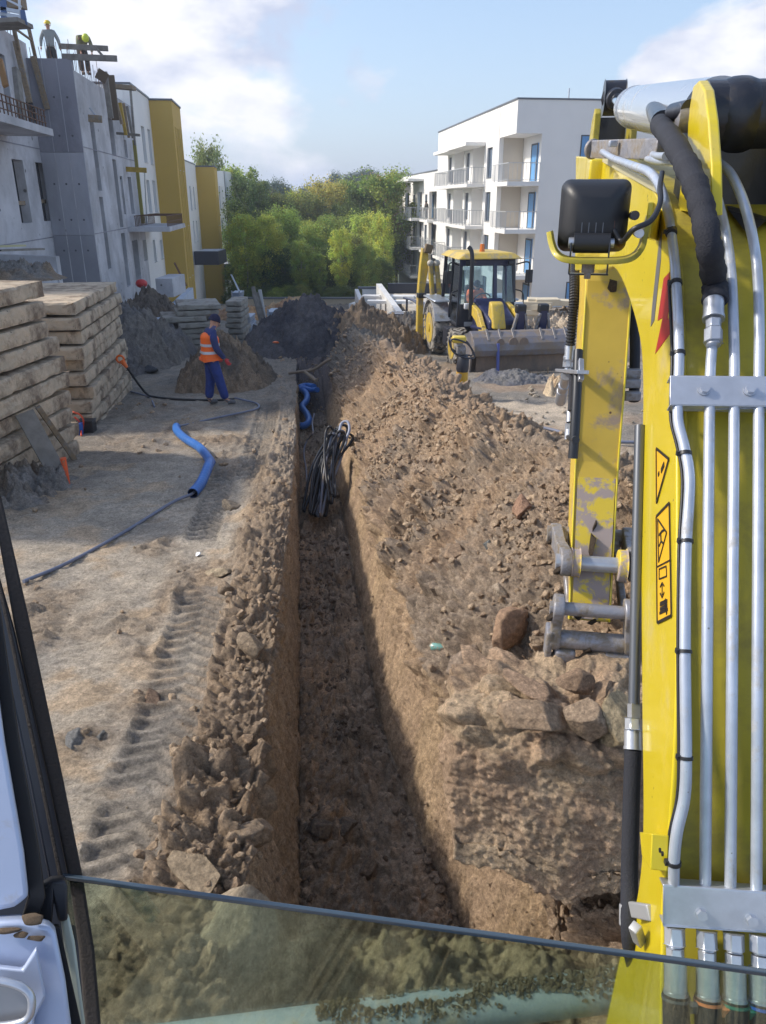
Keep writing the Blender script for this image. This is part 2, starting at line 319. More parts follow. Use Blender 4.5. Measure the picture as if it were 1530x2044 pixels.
# ------------------------------------------------------------------ ground with the trench and the spoil ridge
def interp(y, xs, ys): return np.interp(y, xs, ys)
def build_ground():
    # rows: even in view angle near, coarser far
    ya = []
    y = 1.0
    while y < 26:
        ya.append(y); H = 3 + .053 * y; y += (y * y + H * H) / (H * 770) * 1.12
    ya = np.array(ya); ybk = 26 * (75 / 26) ** np.linspace(0, 1, 130)[0:]; yc = 75 * (900 / 75) ** np.linspace(0, 1, 26)[1:]
    Y = np.concatenate([[-6, -2.5, -.5, .5], ya, ybk, yc]); nr = len(Y)
    G = np.array([gz(v) for v in Y])
    wob = fbm(Y * .55, Y * 0 + 3.3, 5, 4) * .16; wob2 = fbm(Y * .6, Y * 0 + 8.3, 9, 4) * .2
    # trench
    depth = 1.0 * sm(-1.0, -.3, Y) * (1 - sm(19.0, 21.5, Y)) + .0
    fl = -.1635 - .103 * Y; w = interp(Y, [2.4, 3.3, 4.1, 5.6, 20], [1.15, 1.02, .88, .72, .66])
    bat = interp(Y, [3, 5, 10, 30], [.24, .2, .06, .05])
    ll = fl - bat + wob * .45 + .02
    rw = fl + w + .30 + wob2 * .5
    # spoil ridge
    cx = interp(Y, [1, 2.6, 4, 5.1, 6, 9.2, 12.6, 16.5, 21.4, 30], [3.0, 2.6, 2.0, 1.77, 1.58, 1.07, .54, 0, -.85, -1.8])
    ch = interp(Y, [1, 2.4, 3.2, 4, 5.1, 6, 9.2, 12.6, 16.5, 21.4, 24, 30], [.2, .5, .95, 1.3, 1.4, 1.3, 1.1, .95, .9, .8, .35, 0])
    ch = ch * (1 + fbm(Y * 1.1, Y * 0 + 1.7, 31, 3) * .28)
    re = cx + ch * 1.25 + .5
    def seg(n, pw=1.0, last=False): return (np.arange(n) / n) ** pw
    cols = []; zone = []; XS = []; ZS = []
    o = np.ones_like(Y)
    # left ground, from far to lip
    t = 1 - (1 - np.linspace(0, 1, 300, endpoint=False)) ** 2.1
    far = -60 * o
    # blend near/far: density follows the distance
    XA = far[:, None] + (ll - far)[:, None] * (1 - (1 - t) ** 1.25)[None]
    ZA = np.repeat(G[:, None], len(t), 1)
    # slightly raised bank beside the trench
    dl = ll[:, None] - XA
    near = (1 - sm(9, 14, Y))[:, None]
    ZA = ZA + .10 * np.exp(-((dl - .22) / .26) ** 2) * near
    XS.append(XA); ZS.append(ZA); zone += [0] * len(t)
    t = np.linspace(0, 1, 56, endpoint=False)
    e = .10 * np.exp(-((0 - .22) / .26) ** 2) * near
    prof = t ** .8
    XS.append(ll[:, None] + (fl - ll)[:, None] * (1 - (1 - t) ** 1.5)[None]); ZS.append((G[:, None] + e) - (depth[:, None] + e) * prof[None]); zone += [1] * len(t)
    t = np.linspace(0, 1, 100, endpoint=False)
    XS.append(fl[:, None] + w[:, None] * t[None]); ZS.append((G - depth)[:, None] + .05 * (np.cos(t * 2 * np.pi)[None]) * sm(2.6, 4, Y)[:, None]); zone += [2] * len(t)
    t = np.linspace(0, 1, 84, endpoint=False)
    xr = fl + w
    XS.append(xr[:, None] + (rw - xr)[:, None] * (t ** 1.35)[None]); ZS.append((G - depth)[:, None] + .05 * sm(2.6, 4, Y)[:, None] * (1 - t)[None] + (depth[:, None]) * t[None]); zone += [3] * len(t)
    t = np.linspace(0, 1, 240, endpoint=False)
    XS.append(rw[:, None] + (cx - rw)[:, None] * t[None]); hs = np.sin(t * np.pi / 2) ** 1.0 * .35 + t * .65
    ZS.append(G[:, None] + ch[:, None] * hs[None]); zone += [4] * len(t)
    t = np.linspace(0, 1, 90, endpoint=False)
    XS.append(cx[:, None] + (re - cx)[:, None] * t[None]); ZS.append(G[:, None] + ch[:, None] * (1 - (.3 * (1 - np.cos(t * np.pi / 2)) + .7 * (t * t * (3 - 2 * t))))[None]); zone += [5] * len(t)
    t = np.linspace(0, 1, 110) ** 2.0
    XS.append(re[:, None] + (70 - re)[:, None] * t[None]); ZS.append(np.repeat(G[:, None], len(t), 1)); zone += [6] * len(t)
    X = np.concatenate(XS, 1).astype(np.float64); Z = np.concatenate(ZS, 1).astype(np.float64); zone = np.array(zone); nc = X.shape[1]
    YY = np.repeat(Y[:, None], nc, 1)
    YY = YY.copy()
    # section arc length for wall-safe noise coordinates
    dS = np.sqrt(np.diff(X, axis=1) ** 2 + np.diff(Z, axis=1) ** 2); S = np.concatenate([np.zeros((nr, 1)), np.cumsum(dS, 1)], 1)
    
    # noise coordinate that runs along the section but does not shear where the trench gets shallow
    zz_ = np.repeat(zone[None], nr, 0); T1 = np.linspace(0, 1, int((zone == 1).sum()))[None]; T3 = np.linspace(0, 1, int((zone == 3).sum()))[None]
    S = X - ll[:, None]; S = np.where(zz_ == 2, 1.0 + X - fl[:, None], S); S[:, zone == 1] = T1 * np.ones((nr, 1)); S[:, zone == 3] = 1.7 + T3
    S = np.where(zz_ >= 4, 2.7 + (X - rw[:, None]) * 1.22, S)
    zr = np.repeat(zone[None], nr, 0)
    dlip = (ll[:, None] - X)                       # distance left of the lip
    # weights
    bankw = (.55 + .35 * fbm(Y * .8, Y * 0, 71, 3))[:, None]
    bank = (zr == 0) * (1 - sm(bankw * .75, bankw * 1.35, dlip)) * interp(Y, [2, 8, 13, 16], [1, .9, .45, .35])[:, None]
    isw = ((zr == 1) | (zr == 3)) * 1.0
    heapw = ((zr == 4) | (zr == 5)) * 1.0
    edge = np.where(zr == 3, sm(.55, 1, (S * 0 + (Z - (G - depth)[:, None]) / np.maximum(depth, .05)[:, None])), 0)
    topw = np.where(zr == 1, sm(.8, 1.0, 1 - (G[:, None] - Z) / np.maximum(depth, .05)[:, None]), 0)
    floorw = (zr == 2) * 1.0
    # patches of loose lumps on the left ground
    pn = fbm(X * .9 + 3, YY * .55, 81, 4)
    patch = (zr == 0) * sm(.10, .2, pn) * (1 - bank) * .6
    def spot(u, v, ru, ry):
        p = PG(u, v); return np.exp(-((X - p.x) / ru) ** 2 - ((YY - p.y) / ry) ** 2) * (zr == 0)
    patch = np.maximum(patch, .9 * spot(290, 1400, .2, .25)); patch = np.maximum(patch, .8 * spot(170, 1480, .22, .15))
    patch = np.maximum(patch, .9 * spot(440, 885, .75, .45)); patch = np.maximum(patch, .8 * spot(60, 1000, .5, .9)); patch = np.maximum(patch, .5 * spot(250, 900, .9, 1.5))
    rightw = (zr == 6) * (.45 + .9 * np.clip(fbm(X * .5, YY * .4, 91, 4) + .1, 0, 1))
    cl = np.clip(np.maximum.reduce([bank, heapw, floorw * .8, patch * .85, edge * .8, topw * .6, rightw * .5]), 0, 1)
    # displacement
    u_, v_ = S, YY
    big = fbm(u_ * 1.6, v_ * 1.3, 1, 4)
    d = big * (.05 + .16 * heapw + .03 * (zr == 0) + .06 * (zr == 6))
    L1 = lumps(u_, v_, .26, 101, .55); L2 = lumps(u_ + 3, v_ + 5, .125, 111, .75); L3 = lumps(u_, v_, .06, 121, .85); L4 = lumps(u_, v_, .03, 131, .9)
    mix1 = sm(-.12, .12, fbm(u_ * 1.1, v_ * .9, 141, 3))
    d += cl * (.042 * fbm(u_ * 26, v_ * 26, 109, 3, .6) + L1 * .26 * (.22 + .75 * mix1) + L2 * .125 * (.6 + .8 * mix1) + L3 * .06 * 1.25 + L4 * .03 * 1.2)
    flat = (1 - cl)
    # smoother trodden clay: shallow steps, scuffs, fine cracks
    sc = fbm(X * 3.2, YY * 5.5, 151, 5, .62)
    d += flat * (zr == 0) * (.075 * sc + .07 * np.abs(fbm(X * 6 + 2 * sc, YY * 11, 161, 4, .6)) + L4 * .008 + L3 * .012 * sm(.0, .2, pn))
    d += flat * (zr == 6) * (.05 * sc + .03 * fbm(X * 5, YY * 9, 163, 4, .6) + L3 * .02)
    # scraped walls
    d += isw * (1 - np.maximum(edge, topw)) * (.05 * fbm(u_ * 2.2, v_ * 7, 171, 4, .6) + .034 * fbm(u_ * 14, v_ * 22, 181, 4, .65) + .03 * fbm(u_ * 1.2, v_ * 16, 183, 3, .6) + .02 * L4 * .6 + L3 * .012)
    d += (zr == 3) * .03 * fbm(u_ * 3, v_ * 1.5, 191, 4)
    # tyre and track prints on the left ground
    def track(pts, wdt, per, amp, phase=0):
        nonlocal d
        P = [PG(*q) for q in pts]; ty = np.array([p.y for p in P]); tx = np.array([p.x for p in P]); o_ = np.argsort(ty)
        xc = np.interp(Y, ty[o_], tx[o_])[:, None]; a = (X - xc) / (wdt / 2); inside = (1 - sm(.85, 1.08, np.abs(a))) * (zr == 0) * sm(ty.min() - .1, ty.min() + .1, YY) * (1 - sm(ty.max() - .3, ty.max() + .1, YY))
        wv = (YY + .07 * np.abs(a) * np.sign(a) + .02 * fbm(X * 6, YY * 6, 201, 2)) / per + phase + np.where(a > 0, .5, 0) + .95 * np.abs(a)
        tri = np.abs(wv - np.floor(wv) - .5) * 2; lug = sm(.45, .75, tri)
        g = 1 - (1 - sm(.03, .12, np.abs(a))) * .5
        br = .55 + .9 * np.clip(fbm(X * 4, YY * 3, 205, 3) + .3, 0, 1)
        d = d * (1 - .75 * inside) + inside * amp * (lug * g * br - .75)
        rim = np.exp(-((np.abs(a) - 1.15) / .12) ** 2) * (zr == 0) * sm(ty.min() - .1, ty.min() + .1, YY) * (1 - sm(ty.max() - .3, ty.max() + .1, YY))
        d += rim * .02 * (1 + 2 * fbm(X * 8, YY * 8, 207, 2))
        return inside * (.25 + .75 * (1 - lug * g))
    tk = track([(285, 1590), (318, 1500), (345, 1440), (370, 1330), (395, 1250), (412, 1170)], .44, .15, .034)
    tk = np.maximum(tk, track([(405, 1080), (430, 1000), (455, 930)], .34, .15, .04, .3))
    tk = np.maximum(tk, track([(500, 960), (516, 900), (530, 850), (538, 800)], .42, .22, .07, .3))
    tk = np.maximum(tk, track([(240, 1760), (275, 1640), (300, 1570)], .44, .17, .038, .1))
    hol = .55 * np.exp(-((X - .98) / .36) ** 2 - ((YY - 2.75) / .34) ** 2); Z = Z - hol
    # normals of the base profile
    dXdc = np.gradient(X, axis=1); dZdc = np.gradient(Z, axis=1); ln = np.sqrt(dXdc ** 2 + dZdc ** 2) + 1e-9
    NX, NZ = -dZdc / ln, dXdc / ln
    ker = 5
    for A in (NX, NZ):
        B = A.copy()
        for k in range(1, ker): B += np.roll(A, k, 1) + np.roll(A, -k, 1)
        A[:] = B / (2 * ker - 1)
    NX[:, :8] = 0; NX[:, -8:] = 0; NZ[:, :8] = 1; NZ[:, -8:] = 1
    fade = interp(Y, [1, 30, 60, 100], [1, 1, .8, 0])[:, None]; d = d * fade
    # hollow below the bucket load
    hp = PY(1165, 1800, 2.75)
    X2 = X + NX * d + .015 * fbm(u_ * 9, v_ * 9, 211, 3) * cl; Z2 = Z + NZ * d; Y2 = YY + .03 * cl * fbm(u_ * 7, v_ * 7, 213, 3) * fade
    # colours
    pale = np.array([.31, .265, .21]); grey = np.array([.205, .185, .16]); brown = np.array([.205, .145, .095]); dark = np.array([.15, .115, .083]); red = np.array([.24, .168, .112]); ochre = np.array([.33, .235, .145]); black = np.array([.05, .046, .05]); tan = np.array([.40, .33, .25])
    def c(a): return np.broadcast_to(a, (nr, nc, 3)).copy()
    def mixc(A, B, f): return A + (B - A) * np.clip(f, 0, 1)[..., None]
    f1 = fbm(X * .8, YY * .8, 301, 5, .55); f2 = fbm(X * 2.4 + 9, YY * 2.4, 311, 5, .6); f3 = fbm(u_ * 7, v_ * 7, 321, 4, .65)
    C = c(pale); C = mixc(C, c(grey), sm(-.02, .16, f1) * .8); C = mixc(C, c(ochre), sm(.02, .2, f2) * .6)
    C = mixc(C, c(brown), bank * .85); C = mixc(C, c(brown), patch * .8)
    C = mixc(C, c(grey * .72), tk * .8)  # prints greyed, their grooves coloured darker in place of shading
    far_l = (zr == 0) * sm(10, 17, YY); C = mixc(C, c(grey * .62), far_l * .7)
    W = mixc(c(ochre * .78), c(brown), sm(-.1, .15, f2)); W = mixc(W, c(red * .9), sm(.05, .2, f1) * .5)
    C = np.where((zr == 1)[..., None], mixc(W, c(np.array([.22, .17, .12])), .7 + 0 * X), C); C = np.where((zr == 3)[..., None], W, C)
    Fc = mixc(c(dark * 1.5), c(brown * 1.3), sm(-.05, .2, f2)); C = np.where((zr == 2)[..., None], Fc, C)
    H_ = mixc(c(brown * 1.1), c(grey * .8), sm(.0, .18, f1) * .45); H_ = mixc(H_, c(red * .95), sm(.0, .16, f2) * .4); H_ = mixc(H_, c(dark), sm(.05, .25, -f2) * .5)
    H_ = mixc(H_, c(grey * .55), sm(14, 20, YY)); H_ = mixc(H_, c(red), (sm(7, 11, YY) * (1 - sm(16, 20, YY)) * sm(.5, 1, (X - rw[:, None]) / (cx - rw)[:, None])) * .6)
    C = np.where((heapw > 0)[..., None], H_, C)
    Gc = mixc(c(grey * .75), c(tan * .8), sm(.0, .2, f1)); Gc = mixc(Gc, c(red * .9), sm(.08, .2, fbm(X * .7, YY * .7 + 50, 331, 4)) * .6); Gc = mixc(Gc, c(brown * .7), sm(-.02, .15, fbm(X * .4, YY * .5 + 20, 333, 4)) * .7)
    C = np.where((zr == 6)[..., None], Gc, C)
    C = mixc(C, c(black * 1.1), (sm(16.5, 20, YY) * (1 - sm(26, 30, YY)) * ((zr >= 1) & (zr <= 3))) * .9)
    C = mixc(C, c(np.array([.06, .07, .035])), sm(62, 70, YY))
    C = np.where((zr == 0)[..., None], 1.5, 1.75) * C * (1 + .55 * f3 + .35 * f2)[..., None]
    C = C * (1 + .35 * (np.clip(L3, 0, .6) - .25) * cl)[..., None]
    rough = .95 - .3 * np.clip(sm(.1, .2, -f1) * (zr == 0) * (1 - bank), 0, 1)
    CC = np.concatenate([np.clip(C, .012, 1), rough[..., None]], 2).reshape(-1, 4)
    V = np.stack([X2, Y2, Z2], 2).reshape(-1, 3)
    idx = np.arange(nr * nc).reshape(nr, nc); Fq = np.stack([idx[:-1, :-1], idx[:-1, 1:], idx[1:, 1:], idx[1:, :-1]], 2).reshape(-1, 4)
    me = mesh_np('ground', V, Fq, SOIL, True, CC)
    g = put('ground', me); tag(g, 'churned clay ground with the narrow trench cut through it and the long ridge of dug soil beside', kind='structure')
    return dict(Y=Y, X=X2, Z=Z2, S=S, zone=zone, ll=ll, fl=fl, w=w, rw=rw, cx=cx, ch=ch, G=G, cl=cl, N=(NX, NZ), C=C)
GR = build_ground()
def surf(x, y):
    """height of the ground at x, y (topmost)"""
    i = int(np.clip(np.searchsorted(GR['Y'], y), 1, len(GR['Y']) - 1)); r = GR['X'][i]; zr_ = GR['Z'][i]
    j = int(np.argmin(np.abs(r - x))); return float(zr_[j])
# ------------------------------------------------------------------ building materials
M_WHITE = mat('white_render', (.80, .785, .755), .85, bump=.08, bscale=180, var=.05, vscale=.5)
M_WHITE2 = mat('white_render_dusty', (.70, .69, .67), .88, bump=.1, bscale=120, var=.09, vscale=.7, dirt=(.42, .36, .28), dscale=.9, dlo=.6, dhi=.75)
M_CREAM = mat('loggia_render', (.52, .47, .40), .85, bump=.08, bscale=150, var=.05, vscale=.7)
M_CONC = mat('raw_concrete', (.56, .555, .58), .85, bump=.25, bscale=22, var=.3, vscale=.6, dirt=(.36, .35, .36), dscale=.8, dlo=.48, dhi=.68, bdist=.02, speck=((.12, .12, .12), 2.2, -.3))
M_CONCD = mat('damp_concrete', (.27, .265, .30), .8, bump=.25, bscale=22, var=.25, vscale=.5, dirt=(.17, .165, .19), dscale=.5, dlo=.48, dhi=.66, bdist=.02, stretch=(1, 1, .6))  # darker concrete for the upper tower front and the joints
M_CONCM = mat('fresh_concrete', (.42, .42, .46), .85, bump=.25, bscale=22, var=.2, vscale=.5, dirt=(.27, .27, .30), dscale=.6, dlo=.45, dhi=.68, bdist=.02, stretch=(1, 1, .25))  # middle tone for the tower front
M_INT = mat('interior_shade', (.10, .10, .115), .9, var=.3, vscale=.6)  # dark colour stands in for shade in the rooms and tie holes
M_YEL = mat('ochre_render', (.56, .37, .085), .85, bump=.1, bscale=150, var=.05, vscale=.5)
M_YELT = mat('yellow_trim', (.60, .45, .13), .8)
M_CHAR = mat('charcoal_panel', (.035, .037, .05), .5, var=.15, vscale=2)
M_CAP = mat('roof_cap', (.14, .15, .17), .5, metal=.4)
M_PANE = mat('window_pane', (.07, .10, .15), .08, spec=.8, var=.3, vscale=.6)
M_PANEL = mat('pale_window_pane', (.16, .22, .30), .12, spec=.8, var=.3, vscale=.6)
M_FRAME = mat('window_frame', (.06, .065, .075), .5)
M_FILM = mat('blue_film', (.13, .33, .62), .35, bump=.3, bscale=9, var=.25, vscale=3, stretch=(1, 1, .2), bdist=.03)
M_RAIL = mat('galvanised_rail', (.50, .51, .52), .4, metal=.3)
M_WOOD = mat('weathered_timber', (.34, .25, .155), .8, bump=.3, bscale=30, col2=(.20, .145, .09), vscale=4, stretch=(4, 4, 4), dirt=(.27, .26, .25), dscale=2.0, dlo=.5, dhi=.7)
M_WOODG = mat('grey_timber', (.28, .26, .23), .85, bump=.3, bscale=30, col2=(.17, .15, .13), vscale=4)
M_WOODY = mat('yellow_beam', (.48, .32, .05), .7, bump=.15, bscale=30, var=.3, vscale=5)
M_REBAR = mat('rusty_rebar', (.17, .09, .055), .8, metal=.3, var=.3, vscale=20)
M_GALV = mat('galvanised_steel', (.50, .53, .58), .38, metal=.75, var=.12, vscale=8, bump=.04, bscale=60)
M_BLACK = mat('black_rubber', (.02, .02, .022), .6, bump=.1, bscale=80)
M_BEIGEW = mat('beige_concrete', (.50, .42, .31), .88, bump=.1, bscale=60, var=.12, vscale=.6)

class Facade:
    def __init__(s, a, d, n):
        s.a = Vector((a[0], a[1], 0)); s.d = Vector((d[0], d[1], 0)).normalized(); s.n = Vector((n[0], n[1], 0)).normalized()
    def px(s, u, v, off=0.0):
        p = PP(u, v, s.a + s.n * off, s.n); return ((p - s.a).dot(s.d), p.z)
    def rect(s, u0, v0, u1, v1, u2=None, u3=None):
        """pixel box -> (s0, s1, z0, z1); u2,u3 are the u of the lower edge"""
        vm = (v0 + v1) / 2; um0 = (u0 + (u0 if u2 is None else u2)) / 2; um1 = (u1 + (u1 if u3 is None else u3)) / 2
        a, b = s.px(um0, vm)[0], s.px(um1, vm)[0]; um = (um0 + um1) / 2
        return (a, b, s.px(um, v1)[1], s.px(um, v0)[1])
    def P(s, t, z, off=0.0): return s.a + s.d * t + s.n * off + Vector((0, 0, z))
    def block(s, mb, s0, s1, z0, z1, o0, o1):
        q = [s.P(s0, z0, o0), s.P(s1, z0, o0), s.P(s1, z0, o1), s.P(s0, z0, o1)]; h = Vector((0, 0, z1 - z0))
        return mb.hexa(q + [p + h for p in q])
    def wall(s, mb, s0, s1, z0, z1, holes, th=.3, off=0.0):
        ss = sorted({s0, s1} | {min(max(x, s0), s1) for h in holes for x in h[:2]}); zz = sorted({z0, z1} | {min(max(x, z0), z1) for h in holes for x in h[2:4]})
        for i in range(len(ss) - 1):
            run = None
            for j in range(len(zz) - 1):
                cs, cz = (ss[i] + ss[i + 1]) / 2, (zz[j] + zz[j + 1]) / 2
                if any(h[0] < cs < h[1] and h[2] < cz < h[3] for h in holes):
                    if run is not None: s.block(mb, ss[i], ss[i + 1], run, zz[j], off - th, off); run = None
                elif run is None: run = zz[j]
            if run is not None: s.block(mb, ss[i], ss[i + 1], run, zz[-1], off - th, off)
        return mb
    def window(s, parent, r, deep=.14, pane=None, fr=.05, bars=(), fm=None, name='window'):
        f = MB(); s0, s1, z0, z1 = r; fr = min(fr, (s1 - s0) * .2)
        s.block(f, s0, s0 + fr, z0, z1, -deep - .05, -deep); s.block(f, s1 - fr, s1, z0, z1, -deep - .05, -deep)
        s.block(f, s0 + fr, s1 - fr, z1 - fr, z1, -deep - .05, -deep); s.block(f, s0 + fr, s1 - fr, z0, z0 + fr, -deep - .05, -deep)
        for b in bars: s.block(f, s0 + fr, s1 - fr, z0 + (z1 - z0) * b - fr / 2, z0 + (z1 - z0) * b + fr / 2, -deep - .05, -deep)
        w = f.build(name, fm or M_FRAME, parent)
        p = MB(); s.block(p, s0 + fr, s1 - fr, z0 + fr, z1 - fr, -deep - .04, -deep - .02); p.build('pane', pane or M_PANE, w)
        sl = MB(); s.block(sl, s0 - .02, s1 + .02, z0 - .03, z0 - .002, -deep, .04); sl.build('sill', M_RAIL, w)
        return w
def railing(parent, pts, h=1.1, step=.28, name='railing', drop=.22, lab=None):
    m = MB()
    for a, b in zip(pts[:-1], pts[1:]):
        a, b = Vector(a), Vector(b); L = (b - a).length; n = max(2, round(L / step)); up = Vector((0, 0, h))
        m.beam(a + up, b + up, .06, .045); m.beam(a + Vector((0, 0, .1)), b + Vector((0, 0, .1)), .03, .03)
        for k in range(n + 1):
            p = a + (b - a) * (k / n); post = k % 4 == 0
            m.beam(p - Vector((0, 0, drop if post else -.1)), p + up, .045 if post else .024, .045 if post else .024, up=(0, 1, 0))
    return m.build(name, M_RAIL, parent, lab)

# ------------------------------------------------------------------ white apartment building on the right
A = PY(1035, 198, 54.0); zr = A.z; Bp = PZ(876, 265, zr)
dR = Vector((Bp.x - A.x, Bp.y - A.y, 0)).normalized(); nR = Vector((-dR.y, dR.x, 0)); 
if nR.x > 0: nR = -nR
FR = Facade((A.x, A.y), dR, nR)                 # outward normal points left
sEnd = FR.px(876, 265)[0]
bR = thing('apartment_building', 'four storey white apartment building with railed balconies and blue filmed balcony doors', 'building', (A.x + 6, A.y + 12, -5))
def zat(u, v, s): # height on a vertical line above facade position s
    p = FR.P(s, 0); rr = ray(u, v); k = (p.y) / rr.y; return CZ + rr.z * k
zl = [zat(1048, 362, -.2), zat(1048, 456, -.2), zat(1046, 551, -.2)]; st = (zl[0] - zl[2]) / 2
ZF = [zl[0], zl[0] - st, zl[0] - 2 * st, zl[0] - 3 * st]     # floor levels, top first
zbase = ZF[3] - 2.5
sL = FR.px(995, 330)[0]                       # loggia end
ceil0 = zat(1035, 266, 0)
DEEP = 1.7
su = lambda u, v=360: FR.px(u, v)[0]
wallm = MB()
# bays on the tall part: recessed doors between piers; pixel columns of the top row
bayA = (su(945, 330), su(966, 330)); bayB = (su(908, 330), su(926, 330))
strips = [(su(972.5, 320), su(983, 320)), (su(930.5, 325), su(938, 325)), (su(895.5, 330), su(902, 330))]
farlog = None
bayA, bayB = tuple(sorted(bayA)), tuple(sorted(bayB)); strips = [tuple(sorted(x)) for x in strips]
holes = []; winR = []; doorR = []
for k, zf in enumerate(ZF):
    top = zf + st - .42
    for (a, b) in (bayA, bayB): holes.append((a - .1, b + .1, zf, top + .12)); doorR.append((a, b, zf, top))
    for (a, b) in strips: r = (a, b, zf + .35, top - .15); holes.append(r); winR.append(r)
FR.wall(wallm, sL, sEnd, zbase, zr, holes, .3)
# recess back wall with doors
for (a, b, z0, z1) in doorR:
    m = a + (b - a) * .28, a + (b - a) * .72
    FR.wall(wallm, a - .25, b + .25, z0, z1 + .3, [(m[0], m[1], z0 + .05, z1 - .15)], .15, -1.1)
    FR.block(wallm, a - .25, a - .1, z0, z1 + .3, -1.1, -.3); FR.block(wallm, b + .1, b + .25, z0, z1 + .3, -1.1, -.3)
# body of the building
front_w = (PZ(1185, 202, zr) - A).length + 9.0
FR.block(wallm, .0, sEnd - .3, ceil0, zr, -front_w, -.301)
FR.block(wallm, .0, sL + .2, ceil0, zr, -.301, 0)
FR.block(wallm, .0, sEnd - .3, zbase, ceil0, -front_w, -DEEP)
FR.block(wallm, sEnd - .31, sEnd, zbase, zr, -front_w, -.31)
FR.block(wallm, sL, sL + .2, zbase, ceil0, -DEEP, -.3)
for k, zf in enumerate(ZF):
    FR.block(wallm, sL + .2, sEnd - .3, zf - .25, zf, -DEEP, -.3)
wb = wallm.build('wall', M_WHITE, bR)
cap = MB(); FR.block(cap, -.04, sEnd + .04, zr + .002, zr + .10, -front_w, .06); cap.build('roof_cap', M_CAP, bR)
ln = MB(); FR.block(ln, sL - .06, sL - .003, zbase, ceil0 - .003, -DEEP + .01, -.31); ln.build('loggia_wall', M_CREAM, bR)
for r in winR: FR.window(bR, r, .12, M_PANE, .06)
def door(r, off, lab=None, nm='balcony_door', film=True):
    m = MB(); FR.block(m, r[0], r[1], r[2], r[3], off - .12, off - .06); d = m.build(nm, M_FILM if film else M_PANEL, bR, lab)
    f = MB(); FR.block(f, r[0] - .001, r[0] + .12, r[2], r[3], off - .06, off - .03); FR.block(f, r[0] + .12, r[1], r[3] - .1, r[3], off - .06, off - .03); FR.block(f, r[1] - .08, r[1], r[2], r[3] - .1, off - .06, off - .03)
    f.build('door_frame', M_FRAME, d)
    h = MB(); FR.block(h, r[0] + .15, r[0] + .19, r[2] + 1.0, r[2] + 1.2, off - .03, off); h.build('handle', M_RAIL, d)
for (a, b, z0, z1) in doorR:
    door((a + (b - a) * .28, a + (b - a) * .72, z0 + .05, z1 - .15), -1.1)
# corner loggias: door wall faces left
for k, zf in enumerate(ZF):
    door((su(1050, 330) if False else sL * .12, sL * .46, zf + .05, zf + st - .62), -DEEP + .13)
    if k < 4:
        sb = MB(); FR.block(sb, -.03, sL + .05, zf - .26, zf, -DEEP + .01, .42); sb.build('balcony_slab', M_WHITE, bR)
        q = .36
        railing(bR, [FR.P(.04, zf, -DEEP + .0), FR.P(.04, zf, q), FR.P(sL, zf, q)])
        # a row of dark blocks lying on the slab
    for t in (0, 1):
        pass
def balcony(fac, s0, s1, zf, proj, par, ret=True):
    m = MB(); fac.block(m, s0, s1, zf - .22, zf, -.2, proj); m.build('balcony_slab', M_WHITE, par)
    e = proj - .06; pts = [fac.P(s0 + .05, zf, .02), fac.P(s0 + .05, zf, e), fac.P(s1 - .05, zf, e)]
    if ret: pts.append(fac.P(s1 - .05, zf, .02))
    railing(par, pts)
for k, zf in enumerate(ZF[:4]):
    balcony(FR, bayA[0] - .55, bayA[1] + 2.0, zf, 1.35, bR); balcony(FR, bayB[0] - 1.2, bayB[1] + 3.2, zf, 1.15, bR)
for (a, b, pr) in ((bayA[0] - .4, bayA[1] + 3.2, 1.5), (bayB[0] - .6, bayB[1] + 3.0, 1.3)):
    m = MB(); zc = ZF[0] + st - .38; FR.block(m, a, b, zc, zc + .24, .003, pr); m.build('canopy', M_WHITE, bR)
# lower, farther part
z2 = FR.px(870, 341)[1]; s2 = FR.px(797, 400)[0]
w2 = MB(); lg = (su(884, 390) , su(857, 390)); bayC = (su(834, 400), su(842, 400)); bayD = (su(809, 400), su(816.5, 400)); st2 = [(su(848.5, 400), su(853, 400)), (su(824.5, 400), su(829, 400)), (su(800.5, 400), su(803, 400))]
bayC = tuple(sorted(bayC)); bayD = tuple(sorted(bayD)); lg = (sEnd + .3, max(lg) ); st2 = [tuple(sorted(x)) for x in st2]
holes = []; win2 = []; dr2 = []
for k, zf in enumerate(ZF[1:]):
    top = min(zf + st - .42, z2 - .5)
    holes.append((lg[0], lg[1], zf, top + .1))
    for (a, b) in (bayC, bayD): holes.append((a - .1, b + .1, zf, top + .1)); dr2.append((a, b, zf, top))
    for r in st2: r = (r[0], r[1], zf + .35, top - .15); holes.append(r); win2.append(r)
FR.wall(w2, sEnd + .01, s2, zbase - 1, z2, holes, .3, -.02)
FR.block(w2, sEnd + .01, s2, zbase - 1, z2, -12, -1.4)
FR.block(w2, s2 - .3, s2, zbase - 1, z2 - .01, -1.4, -.33)
for zf in ZF[1:]: FR.block(w2, sEnd + .02, s2 - .3, zf - .25, zf, -1.4, -.33)
FR.block(w2, sEnd + .02, s2 - .3, z2 - .3, z2 - .02, -1.4, -.33)
w2.build('wall', M_WHITE, bR)
cap = MB(); FR.block(cap, sEnd + .06, s2 + .04, z2 + .002, z2 + .10, -12, .06); cap.build('roof_cap', M_CAP, bR)
for r in win2: FR.window(bR, r, .14, M_PANE, .06)
for (a, b, z0, z1) in dr2: door((a + .05, b - .05, z0 + .05, z1 - .15), -1.2)
for zf in ZF[1:]:
    m = MB(); FR.block(m, lg[0] - .2, lg[1] + .1, zf, zf + st - .3, -1.36, -1.33); m.build('loggia_wall', M_CREAM, bR)
    balcony(FR, lg[0] - .2, lg[1] + .2, zf, .9, bR); balcony(FR, bayC[0] - 1.2, bayC[1] + 2.6, zf, 1.3, bR); balcony(FR, bayD[0] - 2.0, s2 + .2, zf, 1.15, bR)
